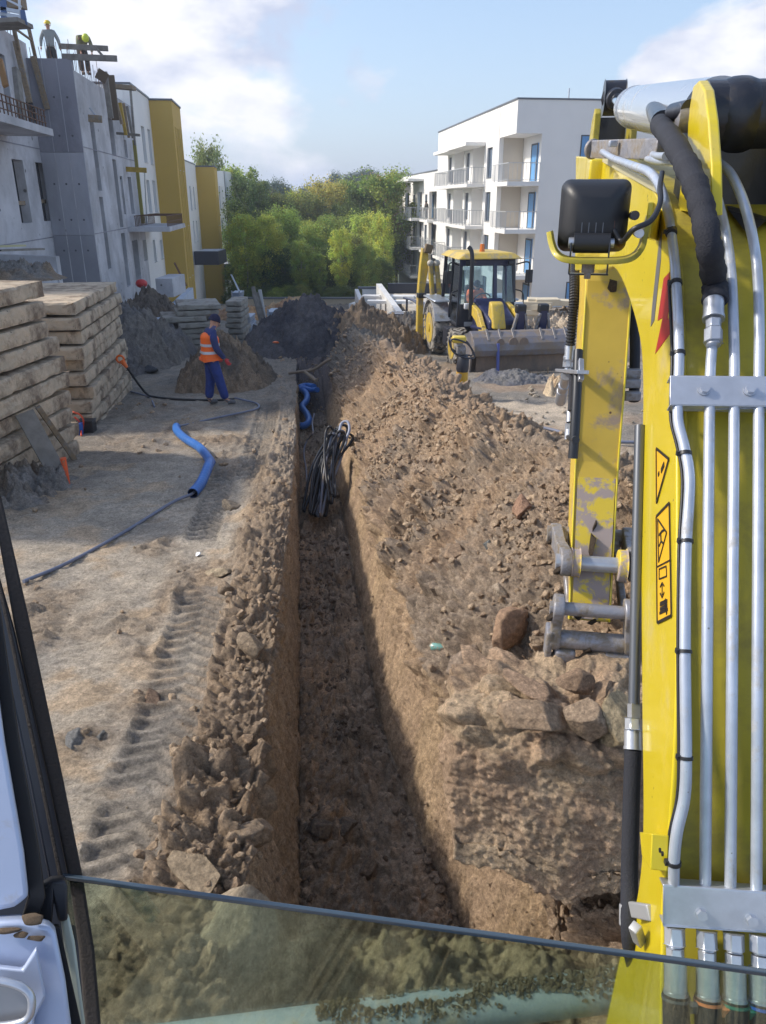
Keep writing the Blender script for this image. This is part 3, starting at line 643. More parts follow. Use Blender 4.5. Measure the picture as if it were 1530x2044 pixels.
for (a, b, pr) in ((bayC[0] - 1, bayC[1] + 3.5, 1.6), (bayD[0] - 1, s2 + .4, 1.4)):
    m = MB(); zc = z2 - .75; FR.block(m, a, b, zc, zc + .24, .0, pr); m.build('canopy', M_WHITE, bR)
# windows in the front face, right of the loggias
FF = Facade((A.x, A.y), -nR, -dR)
for (u0, v0, u1, v1) in ((1163, 272, 1182, 342), (1133, 565, 1150, 650)):
    a = FF.px(u0, v0); b = FF.px(u1, v1); r = (a[0], b[0] + .6, b[1], a[1]); m = MB(); FF.block(m, r[0] - .08, r[1] + .08, r[2] - .08, r[3] + .08, .003, .02); fr = m.build('window', M_FRAME, bR)
    m = MB(); FF.block(m, *r, .021, .03); m.build('pane', M_FILM, fr)
m = MB(); p = FF.P(FF.px(1157, 195)[0], zr, -2); m.cyl(p, p + Vector((0, 0, .9)), .05, 8); m.build('vent_pipe', M_GALV, bR)
m = MB(); p = FF.P(FF.px(1178, 195)[0], zr, -3); m.cyl(p, p + Vector((0, 0, .35)), .35, 12, .1); m.build('roof_vent', M_GALV, bR)

# ------------------------------------------------------------------ white garages and wing walls below it
def quadwall(mb, a, b, top_a, top_b, bot, th=.22):
    """vertical wall from a to b (xy), sloping top"""
    a, b = Vector((a[0], a[1], 0)), Vector((b[0], b[1], 0)); d = (b - a).normalized(); n = Vector((-d.y, d.x, 0)) * th
    q = [a + Vector((0, 0, bot)), b + Vector((0, 0, bot)), b + n + Vector((0, 0, bot)), a + n + Vector((0, 0, bot)), a + Vector((0, 0, top_a)), b + Vector((0, 0, top_b)), b + n + Vector((0, 0, top_b)), a + n + Vector((0, 0, top_a))]
    return mb.hexa(q)
def wall_px(mb, p0, p1, th=.22, drop=2.5):
    """wall between two world points of its top edge"""
    return quadwall(mb, p0, p1, p0.z, p1.z, min(p0.z, p1.z) - drop, th)
gA = thing('garage_building', 'low white flat roofed garage with a sand covered roof, behind the backhoe loader', 'garage', (3, 36, -3.5))
t0 = PY(762, 566, 38); t1 = PZ(872, 571, t0.z); t2 = PY(832, 641, 27.5)
zt = t0.z
m = MB(); quadwall(m, (t0.x, t0.y), (t2.x, t2.y), zt, zt - .55, zt - 3, -.25); m.build('wall', M_WHITE2, gA)
m = MB(); quadwall(m, (t0.x + .3, t0.y), (t1.x + 1.2, t0.y), zt + .0, zt + .0, zt - 3, .25); m.build('wall', M_CHAR, gA)
m = MB(); quadwall(m, (t2.x + .3, t2.y + 3.4), (t2.x + 6, t2.y + 3.4), zt - .35, zt - .35, zt - 3.4, .25); m.build('wall', M_WHITE2, gA)
m = MB(); m.hexa([Vector((t2.x + .05, t2.y + 3.7, zt - .7)), Vector((t2.x + 6, t2.y + 3.7, zt - .7)), Vector((t1.x + 1.2, t0.y - .1, zt - .7)), Vector((t0.x + .3, t0.y - .1, zt - .7)),
                   Vector((t2.x + .05, t2.y + 3.7, zt - .45)), Vector((t2.x + 6, t2.y + 3.7, zt - .45)), Vector((t1.x + 1.2, t0.y - .1, zt - .45)), Vector((t0.x + .3, t0.y - .1, zt - .45))]); m.build('roof', mat('sandy_roof', (.50, .43, .33), .9, bump=.4, bscale=9, var=.3, vscale=2, dirt=(.62, .6, .56), dscale=1.6), gA)
gd = Vector((t2.x - t0.x, t2.y - t0.y, 0)); p = Vector((t0.x, t0.y, 0)) + gd * .33
m = MB(); q = Vector((t0.x, t0.y, 0)) + gd * .16; m.beam(Vector((p.x - .02, p.y, zt - 1.5)), Vector((q.x - .02, q.y, zt - 1.5)), .06, 1.9); m.build('doorway', mat('dark_opening', (.03, .03, .035), .9), gA)
for k in range(5):
    m = MB(); rr = random.random; c = Vector((t1.x - 3 + rr() * 3.5, t0.y - 1.5 - rr() * 3.5, zt - .40)); m.box(c, (.9 + rr(), .35 + rr() * .3, .12), Euler((0, 0, rr() * .5 - .25)).to_matrix())
    single(m, 'foam_board', M_WHITE, ['thin white board lying farthest back on the sandy garage roof', 'white board lying flat on the sandy garage roof near its dark rear wall', 'white board lying slightly askew on the garage roof', 'white offcut board lying on the garage roof nearest the loader', 'white board lying near the middle of the garage roof'][k], 'board', c, bevel=.01)
gB = thing('garage_wing', 'small white walled wing beside the flat roofed garage, behind the sand heap', 'garage', (0, 40, -3.5))
a = PY(716, 577, 43); b = PY(742, 577, 43); c = PY(733, 622, 36)
m = MB(); quadwall(m, (a.x, a.y), (c.x, c.y), a.z, a.z - .2, a.z - 2.6, -.2); quadwall(m, (a.x + .2, a.y), (t0.x - .3, a.y), a.z, a.z, a.z - 2.6, .2); quadwall(m, (c.x + .22, c.y), (c.x + 2.0, c.y + .3), a.z - .9, a.z - .9, a.z - 3, .2); m.build('wall', M_WHITE2, gB)
m = MB(); quadwall(m, (a.x - .02, a.y - .02), (t0.x - .3, a.y - .02), a.z + .11, a.z + .11, a.z + .003, .26); m.build('roof_cap', M_CAP, gB)
# the long beige wall closing the site
w0 = PY(524, 597, 58); w1 = PY(722, 594, 58)
bw = thing('boundary_wall', 'long low beige concrete wall crossing the far end of the site before the trees', 'wall', ((w0.x + w1.x) / 2, 58, gz(58)))
npn = 8
for k in range(npn):
    x0 = w0.x - 2 + (w1.x - w0.x + 4) * k / npn; x1 = w0.x - 2 + (w1.x - w0.x + 4) * (k + 1) / npn
    m = MB(); m.hexa([Vector((x0 + .01, 58, -6)), Vector((x1 - .01, 58, -6)), Vector((x1 - .01, 58.3, -6)), Vector((x0 + .01, 58.3, -6)), Vector((x0 + .01, 58, w0.z)), Vector((x1 - .01, 58, w0.z)), Vector((x1 - .01, 58.3, w0.z)), Vector((x0 + .01, 58.3, w0.z))]); m.build('wall_panel', M_BEIGEW, bw)
m = MB(); m.box(((w0.x + w1.x) / 2, 58.15, w0.z + .06), (w1.x - w0.x + 4.2, .42, .11)); m.build('coping', M_CAP, bw)
m = MB(); p = PY(710, 592, 56); q = PY(705, 622, 48); wall_px(m, PY(716, 600, 52), PY(697, 606, 46), .25, 1.2); single(m, 'low_wall', M_WHITE2, 'short white stub wall in front of the beige wall beside the sand heap', 'wall', (PY(706, 620, 49)))

# ------------------------------------------------------------------ unfinished concrete building on the left
MS = -.125; dL = Vector((MS, 1, 0)).normalized(); nL = Vector((dL.y, -dL.x, 0))
pB = PY(80, 300, 28.7); FB = Facade((pB.x, pB.y), dL, nL)       # facade left of the tower
pC = PY(164, 300, 28.7); FC = Facade((pC.x, pC.y), dL, nL)      # tower side and the long facade after it
zt = PY(130, 119, 28.7).z; zg = -2.6
s39 = FC.px(266, 240)[0]; s44 = FC.px(303, 260)[0]
bL = thing('concrete_building', 'unfinished grey concrete apartment block with open window holes and timber formwork on its top edge', 'building', (-13, 26, -2))
j1 = FB.px(60, 293)[1]; j2 = FB.px(75, 478)[1]
holesB = [FB.rect(25, 320, 47, 446, 44, 66), FB.rect(72, 326, 90, 442, 88, 106), FB.rect(49, 200, 68, 262, 60, 79), FB.rect(0, 108, 14, 210, 6, 24), FB.rect(54, 138, 64, 200, 58, 68)]
holesB = [FB.rect(26, 320, 45, 446, 42, 66), FB.rect(72, 326, 89, 442, 88, 105), FB.rect(52, 203, 68, 265, 61, 80), FB.rect(0, 112, 12, 218, 10, 24)]
m = MB(); FB.wall(m, -13, .3, zg, zt, holesB + [(-10 - k * 3.4 - 1.2, -10 - k * 3.4, z - .2, z + 1.6) for k in range(0) for z in (.6, 3.6)], .28); m.build('wall', M_CONC, bL)
m = MB(); FB.block(m, -13, .29, zt - .001, zt + .5, -.27, -.01); m.build('parapet', M_CONC, bL)
m = MB(); FB.block(m, -13, 12, zg, zt + .1, -9.5, -4.2); FB.block(m, -13, .2, j1 - .25, j1 - .03, -4.2, -.281); FB.block(m, -13, .2, j2 - .25, j2 - .03, -4.2, -.281); FB.block(m, -13, 12, zt - .2, zt + .12, -4.2, -.281); m.build('floors_and_backing', M_INT, bL)
# joints between the pours
for z in (j1, j2):
    m = MB(); FB.block(m, -13, -.02, z - .02, z + .012, 0, .012); m.build('joint', M_CONCD, bL)
# tower, three pours of different tone
wid = (FC.a - FB.a).dot(nL)
zj1 = PY(170, 304, 28.7).z; zj2 = PY(190, 470, 28.7).z
for k, (z0, z1, mm) in enumerate(((zj1 + .01, zt + .05, M_CONCD), (zj2 + .01, zj1, M_CONCM), (zg, zj2, mat('pour_lower', (.30, .30, .33), .85, bump=.25, bscale=22, var=.2, vscale=.5, bdist=.02)))):
    m = MB()
    q = .26
    # front wall of the tower
    m.hexa([FB.P(0, z0, 0.005), FB.P(0, z0, wid), FB.P(q, z0, wid), FB.P(q, z0, .005), FB.P(0, z1, .005), FB.P(0, z1, wid), FB.P(q, z1, wid), FB.P(q, z1, .005)]); m.build('tower_wall', mm, bL)
    g = MB()
    for xx in (.33, .66):
        x = wid * xx; g.hexa([FB.P(-.008, z0 + .01, x - .012), FB.P(-.008, z0 + .01, x + .012), FB.P(-.001, z0 + .01, x + .012), FB.P(-.001, z0 + .01, x - .012), FB.P(-.008, z1 - .01, x - .012), FB.P(-.008, z1 - .01, x + .012), FB.P(-.001, z1 - .01, x + .012), FB.P(-.001, z1 - .01, x - .012)])
    g.build('formwork_seam', M_CONCM if k == 0 else M_CONC, bL)
    g = MB()
    for zz in np.arange(z0 + .5, z1 - .2, 1.15):
        for xx in (.22, .5, .8): p = FB.P(-.004, zz, wid * xx); g.cyl(p, p + dL * .02, .035, 8)
    tag(g.build('tie_holes', M_INT, bL), kind='stuff')
holesC = [FC.rect(180, 245, 188, 380, 196, 204), FC.rect(199, 393, 206, 540, 216, 223), FC.rect(216, 238, 224, 308, 224, 234), FC.rect(225, 320, 231, 455, 240, 248), FC.rect(242, 464, 248, 575, 254, 263),
          FC.rect(255, 354, 262, 428, 263, 270), FC.rect(241, 352, 245, 428, 247, 252), FC.rect(247, 280, 252, 314, 251, 257), FC.rect(264, 478, 275, 562, 272, 283), FC.rect(284, 478, 294, 520, 289, 300)]
m = MB(); FC.wall(m, .262, s39, zg, zt - .25, holesC, .28); m.build('wall', M_CONC, bL)
m = MB(); FC.block(m, .27, s39, zg, zt - .4, -5, -1.6); m.build('floors_and_backing', M_INT, bL)  # solid dark backing for the unlit rooms behind the holes
for v, u in ((302, 200), (462, 215)):
    z = FC.px(u, v)[1]; m = MB(); FC.block(m, .27, s39 - .1, z - .02, z + .012, .001, .012); m.build('joint', M_CONCD, bL)
for r, zz in ((holesB[0], 405), (holesB[1], 402)):
    z = FB.px(60, zz)[1]; m = MB(); FB.block(m, r[0] - .0, r[1] + .0, z - .06, z + .06, -.2, -.12); single(m, 'guard_board', M_WOOD, 'short timber board nailed across the %s tall window hole of the concrete wall' % ('leftmost' if r is holesB[0] else 'second'), 'board', FB.P(r[0], z))
# balcony slab sticking out, with rebar cage
sb = FC.px(305, 470); y0 = PY(305, 470, 1).x
bs0, bs1 = FC.px(252, 462)[0] + .6, FC.px(252, 462)[0] + 6.5
zb = FC.px(262, 452)[1]
m = MB(); FC.block(m, bs0, bs1, zb - .2, zb, .0, 1.75); m.build('balcony_slab', M_CONC, bL, bevel=.01)
m = MB()
for k in range(16):
    t = bs0 + .2 + (bs1 - bs0 - .4) * k / 15; a = FC.P(t, zb, .3); b = FC.P(t, zb + .45, .3); c = FC.P(t, zb + .45, 1.65); e = FC.P(t, zb, 1.65); m.tube([a, b], .02, 4); m.tube([b, c], .015, 4); m.tube([c, e], .02, 4)
for o_, z in ((.3, .44), (1.65, .44), (1.65, .2), (.9, .44)): m.tube([FC.P(bs0, zb + z, o_), FC.P(bs1, zb + z, o_)], .02, 4)
m.build('rebar_cage', M_REBAR, bL)
# second slab at the picture's edge
sc0 = FB.px(-60, 230)[0]; sc1 = FB.px(30, 245)[0]; z = PY(20, 244, 23.4).z
m = MB(); FB.block(m, -9, -3.35, z - .2, z + .0, .0, 1.35); m.build('balcony_slab', M_CONC, bL, bevel=.01)
m = MB()
for k in range(18):
    t = -8.8 + 5.3 * k / 17; m.tube([FB.P(t, z, 1.2), FB.P(t, z + .5, 1.2)], .018, 4)
for zz in (.15, .32, .48): m.tube([FB.P(-9, z + zz, 1.2), FB.P(-3.4, z + zz, 1.2)], .018, 4)
m.build('rebar_cage', M_REBAR, bL)
# rebar starters on the top edge
m = MB()
def starters(P0, P1, n, h):
    for k in range(n):
        p = P0 + (P1 - P0) * ((k + random.random() * .5) / n); m.tube([p, p + Vector((random.uniform(-.03, .03), random.uniform(-.03, .03), h * random.uniform(.5, 1.1)))], .010, 4)
starters(FB.P(-6, zt + .5, -.12), FB.P(-.2, zt + .5, -.12), 24, .8); starters(FB.P(.15, zt, .1), FB.P(.15, zt, wid), 8, .7); starters(FC.P(.3, zt - .25, -.12), FC.P(6, zt - .25, -.12), 22, .9)
starters(FC.P(2.5, zt - .25, -1.3), FC.P(6, zt - .25, -1.3), 8, 1.0)
tag(m.build('rebar_starters', M_REBAR, bL), kind='stuff')
m = MB(); FC.block(m, .262, s39, zt - .25, zt - .02, -5, -.5); m.build('roof_slab', M_CONC, bL)

# ------------------------------------------------------------------ finished white block and ochre towers
bW = thing('white_block', 'finished white rendered apartment block with tall ochre yellow stair towers, left of the site', 'building', (FC.P(s44, 0).x, FC.P(s44, 0).y, -3))
ztW = PZ(1, 1, 0).z; pt = FC.P(s44, 0); rr = ray(299, 198); ztW = CZ + rr.z * pt.y / rr.y
rw = [FC.rect(281, 254, 287, 323, 290, 296), FC.rect(294, 260, 299, 327, 302, 307), FC.rect(291, 360, 298, 425, 300, 305), FC.rect(304, 361, 309, 425, 311, 317), FC.rect(304, 478, 309, 523, 310, 315), FC.rect(319, 478, 323, 517, 323, 328)]
m = MB(); FC.wall(m, s39 + .01, s44 + 2, zg - 2, ztW, rw, .3, .0)
s50 = s44 + 6
m.build('wall', M_WHITE, bW)
m = MB(); FC.block(m, s39 + .02, s44 + 5, zg - 2, ztW - .02, -8, -.31); m.build('wall', M_WHITE, bW)
for r in rw: FC.window(bW, r, .12, M_PANEL, .05, fm=M_RAIL)
def tower(s0, u_edge, v_edge, u_end, v_end, zb_, matw, wh):
    p = FC.P(s0, 0); rr = ray(u_edge, v_edge); k = p.y / rr.y; X = rr.x * k; prot = X - p.x
    ztop = CZ + rr.z * k
    PT = FC.P(s0, 0, prot); FT = Facade((PT.x, PT.y), dL, nL)
    e = (PZ(u_end, v_end, ztop) - PT).dot(dL)
    return prot, ztop, FT, max(e, 2.0)
prot, zT, FT, eT = tower(s44, 341, 200, 366, 217, 0, None, 0)
hs = []
for (z0, z1) in ((zT - 3.3, zT - 1.6), (zT - 6.2, zT - 3.5), (zT - 9.0, zT - 6.4), (zT - 11.5, zT - 9.2)):
    for f in (.30, .70): hs.append((eT * f - .16, eT * f + .16, z0, z1))
m = MB(); FT.wall(m, 0, eT, zg - 3, zT, hs, .25); FT.block(m, 0, .25, zg - 3, zT, -prot - .3, -.25); FT.block(m, .25, eT, zT - .25, zT - .01, -prot - .3, -.25); FT.block(m, eT - .25, eT, zg - 3, zT - .25, -prot - .3, -.25); m.build('stair_tower', M_YEL, bW)
for r in hs: FT.window(bW, r, .06, M_PANE, .04, fm=M_RAIL)
for f in (.18, .42, .58, .82):
    m = MB(); FT.block(m, eT * f - .03, eT * f + .03, zg - 3, zT - 1.2, .001, .05); m.build('corner_trim', M_YELT, bW)
m = MB(); FT.block(m, -.05, eT + .05, zT + .002, zT + .09, -prot - .3, .05); FC.block(m, s39, s44 - .06, ztW + .002, ztW + .09, -8, .05); m.build('roof_cap', M_CAP, bW)
# next block down the slope
bV = thing('lower_white_block', 'lower white rendered block with a second ochre tower, farther down the slope', 'building', (FC.P(s44 + 22, 0).x, FC.P(s44 + 22, 0).y, -5))
sA = FC.px(376, 330)[0]; sBk = FC.px(390, 335)[0]; pz = FC.P(sBk, 0); rr = ray(388, 330); zV = CZ + rr.z * pz.y / rr.y
print('white2', sA, sBk, zV, zT, ztW, s39, s44, eT, prot)
rv = [FC.rect(378, 372, 381, 420, 381, 384), FC.rect(385, 373, 388, 418, 388, 390), FC.rect(385, 440, 387, 485, 388, 390), FC.rect(391, 440, 393, 482, 394, 396)]
m = MB(); FC.wall(m, s44 + 7, sBk + 6, zg - 5, zV, rv, .3, .02); FC.block(m, s44 + 7, sBk + 6, zg - 5, zV - .02, -8, -.31); m.build('wall', M_WHITE, bV)
for r in rv: FC.window(bV, r, .1, M_PANEL, .05, fm=M_RAIL)
prot2, zT2, FT2, eT2 = tower(sBk, 427, 333, 429, 336, 0, None, 0)
hs = [(eT2 * f - .25, eT2 * f + .25, z - 2.2, z) for f in (.3, .7) for z in (zT2 - 2.2, zT2 - 5, zT2 - 7.8)]
m = MB(); FT2.wall(m, 0, eT2, zg - 5, zT2, hs, .25); FT2.block(m, 0, .25, zg - 5, zT2, -prot2 - .3, -.25); FT2.block(m, .25, eT2, zT2 - .25, zT2 - .01, -prot2, -.25); m.build('stair_tower', M_YEL, bV)
for r in hs: FT2.window(bV, r, .06, M_PANE, .05, fm=M_RAIL)
m = MB(); FT2.block(m, -.05, eT2 + .05, zT2 + .002, zT2 + .1, -prot2 - .3, .05); FC.block(m, s44 + 7, sBk - .06, zV + .002, zV + .09, -8, .05); m.build('roof_cap', M_CAP, bV)
yE = 84; pe = PY(430, 345, yE); pf = PY(447, 345, yE); zE = PY(438, 341, yE).z
FE = Facade((pe.x, yE), (1, 0), (0, -1)); we = (pf - pe).length
hs = []
for v0, v1 in ((372, 418), (436, 482), (498, 520)):
    for u in (438.5, 443.5):
        a = FE.px(u, v0); b = FE.px(u, v1); hs.append((a[0] - .08, a[0] + .1, b[1], a[1]))
m = MB(); FE.wall(m, -1.2, we, -6.2, zE, hs, .3); q = MB(); m.build('wall', M_WHITE, bV)
m = MB(); m.hexa([pf * 1 - Vector((0, 0, 14)), pf - Vector((0, 0, 14)) + Vector((.001, 9, 0)), pf + Vector((-1.5, 9, -14)), pf + Vector((-1.5, .31, -14)), pf.xyz * 1 + Vector((0, .31, zE - pf.z)) if False else Vector((pf.x, yE, zE - .01)), Vector((pf.x, yE + 9, zE - .01)), Vector((pf.x - 1.5, yE + 9, zE - .01)), Vector((pf.x - 1.5, yE + .31, zE - .01))]); m.build('wall', M_WHITE, bV)
for r in hs: FE.window(bV, r, .1, M_PANE, .03)
# charcoal box canopies
def canopy_box(u0, v0, u1, v1, Y, dep, lab):
    a = PY(u0, v1, Y); b = PY(u1, v0, Y); m = MB(); m.hexa([Vector((a.x, Y, a.z)), Vector((b.x, Y, a.z)), Vector((b.x, Y + dep, a.z)), Vector((a.x, Y + dep, a.z)), Vector((a.x, Y, b.z)), Vector((b.x, Y, b.z)), Vector((b.x, Y + dep, b.z)), Vector((a.x, Y + dep, b.z))])
    t = thing('entrance_canopy', lab, 'canopy', ((a.x + b.x) / 2, Y, a.z)); m.build('fascia', M_CHAR, t, bevel=.02)
    r = MB(); r.box(((a.x + b.x) / 2, Y + dep / 2, b.z + .012), (b.x - a.x - .2, dep - .2, .02)); r.build('roof', mat('canopy_roof', (.36, .38, .42), .7, var=.2, vscale=2), t); return a, b
ca = canopy_box(389, 502, 436, 529, 58, 3.0, 'charcoal box canopy sticking out from the nearer ochre tower')
cb = canopy_box(441, 527, 470, 555, 76, 3.0, 'smaller charcoal box canopy under the far white wall with a worker on it')
# ------------------------------------------------------------------ trees
def leaf_mat(name):
    m = bpy.data.materials.new(name); m.use_nodes = True; nt = m.node_tree; L = nt.links; b = nt.nodes['Principled BSDF']
    oi = nn(nt, 'ShaderNodeObjectInfo'); a = nn(nt, 'ShaderNodeAttribute', attribute_name='Col')
    mx_ = nn(nt, 'ShaderNodeMix', data_type='RGBA', blend_type='MULTIPLY'); mx_.inputs['Factor'].default_value = 1
    L.new(oi.outputs['Color'], mx_.inputs[6]); L.new(a.outputs['Color'], mx_.inputs[7]); L.new(mx_.outputs[2], b.inputs['Base Color'])
    b.inputs['Roughness'].default_value = .6; b.inputs['Specular IOR Level'].default_value = .3
    tr = nn(nt, 'ShaderNodeBsdfTranslucent'); L.new(mx_.outputs[2], tr.inputs[0]); ms = nn(nt, 'ShaderNodeMixShader'); ms.inputs[0].default_value = .45
    o = nt.nodes['Material Output']; L.new(b.outputs[0], ms.inputs[1]); L.new(tr.outputs[0], ms.inputs[2]); L.new(ms.outputs[0], o.inputs['Surface'])
    return m
M_LEAF = leaf_mat('leaves'); M_BARK = mat('bark', (.20, .17, .13), .9, col2=(.38, .36, .32), vscale=3, bump=.3)
M_BIRCH = mat('pale_bark', (.42, .39, .34), .85, col2=(.16, .14, .12), vscale=2.5)
def crown_mesh(name, h, rad, kind, n, seed, leaf=.2):
    g = np.random.default_rng(seed)
    nb = {'tall': 150, 'round': 170, 'spruce': 150, 'bush': 80}[kind]
    tips = []
    for k in range(nb):
        if kind == 'spruce': t = g.random() ** .8; z = h * (.08 + .92 * t); r = rad * (1 - t) * (.55 + .45 * g.random())
        elif kind == 'tall': t = g.random(); z = h * (.22 + .78 * t); r = rad * (math.sin(math.pi * min(1, .18 + .82 * (1 - t))) ** .75) * g.random() ** .45
        elif kind == 'bush': t = g.random(); z = h * (.02 + .95 * t); r = rad * math.sqrt(max(0, 1 - (t * .98) ** 2)) * g.random() ** .4
        else: t = g.random(); z = h * (.2 + .8 * t); r = rad * math.sqrt(max(0.02, 1 - (1.9 * (t - .48)) ** 2)) * g.random() ** .4
        a = g.random() * 2 * math.pi; tips.append((math.cos(a) * r, math.sin(a) * r, z, .5 + g.random()))
    tips = np.array(tips); per = n // nb
    idx = np.repeat(np.arange(nb), per); c = tips[idx, :3]; s = tips[idx, 3:4]
    off = g.normal(size=(len(idx), 3)) * np.array([.25, .25, .22]) * s * (rad / 2.2)
    if kind == 'tall': off[:, 2] *= 1.5
    if kind == 'spruce': off[:, 2] *= .4
    P = c + off
    a = g.normal(size=P.shape); a /= np.linalg.norm(a, axis=1, keepdims=True); b = np.cross(a, g.normal(size=P.shape)); b /= np.linalg.norm(b, axis=1, keepdims=True)
    l = leaf * (.6 + .8 * g.random((len(P), 1)))
    V = np.stack([P - a * l * .5, P + b * l * .33, P + a * l * .5, P - b * l * .33], 1).reshape(-1, 3)
    Fq = np.arange(len(V)).reshape(-1, 4)
    tone = (.62 + .55 * g.random((nb, 1)))[idx] * (.75 + .5 * g.random((len(idx), 1)))
    hue = (g.random((nb, 1)))[idx]
    col = np.concatenate([tone * (.9 + .35 * hue), tone, tone * (.75 + .3 * (1 - hue))], 1)
    return mesh_np(name, V, Fq, M_LEAF, False, np.repeat(col, 4, axis=0))
def trunk_mesh(name, h, rad, seed, m):
    rnd = random.Random(seed); b = MB(); p = [Vector((0, 0, -.6))]
    for k in range(6): p.append(Vector((rnd.uniform(-.12, .12) * k * .5, rnd.uniform(-.12, .12) * k * .5, h * (k + 1) / 7)))
    b.tube(p, .1, 6, rr=[h * .017 * (1 - i / 8) for i in range(len(p))])
    for k in range(16):
        z = h * rnd.uniform(.2, .85); i = min(5, int(z / h * 7)); q = p[i].lerp(p[i + 1], .5); a = rnd.uniform(0, 6.28); r = rad * rnd.uniform(.35, .8)
        b.tube([q, q + Vector((math.cos(a) * r * .5, math.sin(a) * r * .5, h * .06)), q + Vector((math.cos(a) * r, math.sin(a) * r, h * .15))], .03, 4, rr=[h * .006, h * .004, h * .0015])
    o = b.build(name, m); me = o.data; bpy.data.objects.remove(o); return me
TV = []
for k, (kind, h, rad, n, lf) in enumerate([('tall', 9, 1.7, 16000, .16), ('tall', 9, 2.0, 18000, .16), ('round', 9, 2.7, 22000, .17), ('round', 9, 3.2, 24000, .18), ('spruce', 9, 1.7, 16000, .14), ('bush', 3, 2.2, 9000, .11), ('tall', 9, 1.35, 11000, .16), ('round', 9, 2.4, 15000, .17)]):
    TV.append((kind, h, crown_mesh('crown', h, rad, kind, n, 40 + k, lf), trunk_mesh('trunk', h, rad, 60 + k, M_BIRCH if kind == 'tall' else M_BARK)))
GREENS = dict(dark=(.13, .20, .065), mid=(.30, .41, .10), light=(.52, .62, .14), yel=(.68, .66, .12), gold=(.55, .50, .14), rust=(.38, .29, .13), blue=(.13, .19, .17), olive=(.25, .30, .10))  # the blue entry puts distance haze into the leaf colour
TREES = []
def tree(u, vtop, Y, var, colr, label, name='tree', wide=1.0, base=None, grp='trees of the wood behind the site'):
    kind, h0, cm, tm = TV[var]; top = PY(u, vtop, Y); zb = gz(Y) if base is None else base
    H = max(top.z - zb, 1.2); s = H / h0 * .97
    t = thing(name, label, 'tree' if kind != 'bush' else 'bush', (top.x, Y, zb), grp)
    sw = s * wide; a = random.uniform(0, 6.28)
    for nm, me in (('crown', cm), ('trunk', tm)):
        o = bpy.data.objects.new(nm, me); COL.objects.link(o); o.parent = t; o.scale = (sw, sw, s); o.rotation_euler.z = a
        j = random.uniform(.85, 1.15); o.color = (*[min(1, c * j) for c in GREENS[colr]], 1)
    TREES.append(t); return t
named = [
 (412, 291, 96, 1, 'olive', 'thin crowned tree rising above the flat roof of the far ochre tower', .6),
 (470, 331, 90, 0, 'mid', 'tall dark poplar-like tree right beside the far white wall', 1.1),
 (492, 358, 84, 2, 'dark', 'dark tree just right of the tall poplar-like tree', .8),
 (507, 362, 112, 4, 'dark', 'small dark spruce top left of the twin spruce', .9),
 (528, 357, 112, 4, 'dark', 'pointed spruce standing highest over the left of the wood', .8),
 (551, 364, 118, 3, 'blue', 'round bluish crown behind the spruces', .7),
 (486, 428, 66, 7, 'light', 'light green tree in the front row nearest the ladder', .9),
 (530, 430, 67, 2, 'light', 'wide light green tree, leftmost big crown of the front row', .8),
 (566, 418, 70, 1, 'mid', 'bright green slender tree behind the wide light green one', 1.0),
 (600, 478, 64, 0, 'mid', 'slim yellow green birch with a bare pale trunk, left of the beige wall centre', .95),
 (636, 505, 64, 6, 'mid', 'thin green birch between the two yellow green birches', 1.1),
 (681, 455, 65, 0, 'light', 'brightest yellow green birch, in the middle of the front row', .9),
 (622, 448, 72, 7, 'mid', 'loose green tree standing behind the thin birch', .9),
 (730, 488, 65, 3, 'mid', 'broad green tree in front of the white building, right end of the front row', .72),
 (706, 470, 70, 7, 'olive', 'olive tree half hidden behind the brightest birch', .9),
 (560, 388, 92, 2, 'olive', 'olive green crown in the back row above the bright slender tree', .9),
 (592, 384, 96, 3, 'light', 'yellowish crown in the back row right of the olive crown', .7),
 (650, 366, 98, 1, 'gold', 'golden crown in the back row at the middle of the wood', 1.2),
 (620, 386, 94, 7, 'olive', 'dull green crown left of the golden one', .8),
 (690, 362, 100, 2, 'mid', 'green crown right of the golden one', .8),
 (716, 378, 92, 2, 'dark', 'dark bushy crown beneath the far round hilltop trees', .8),
 (748, 358, 98, 3, 'rust', 'rust tinted crown near the white building', .7),
 (766, 350, 92, 1, 'mid', 'tall green tree nearest the white building', 1.2),
 (762, 425, 72, 0, 'light', 'light green tree just left of the white building balconies', .75),
 (793, 345, 104, 2, 'olive', 'tall olive tree just above the lower white roof', .9),
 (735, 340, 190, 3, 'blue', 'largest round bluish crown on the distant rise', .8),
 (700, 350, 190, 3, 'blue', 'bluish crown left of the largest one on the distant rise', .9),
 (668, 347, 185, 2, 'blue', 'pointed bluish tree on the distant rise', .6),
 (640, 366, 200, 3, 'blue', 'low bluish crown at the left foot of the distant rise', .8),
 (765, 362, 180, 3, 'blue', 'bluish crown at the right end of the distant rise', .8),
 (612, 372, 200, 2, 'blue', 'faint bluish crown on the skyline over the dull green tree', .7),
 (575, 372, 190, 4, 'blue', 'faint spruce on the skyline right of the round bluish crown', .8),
]
for (u, v, Y, var, c_, lab, w_) in named: tree(u, v, Y, var, c_, lab, name='spruce_tree' if var == 4 else 'birch_tree' if var in (0, 6) else 'tree', wide=w_)
rt = random.Random(5)
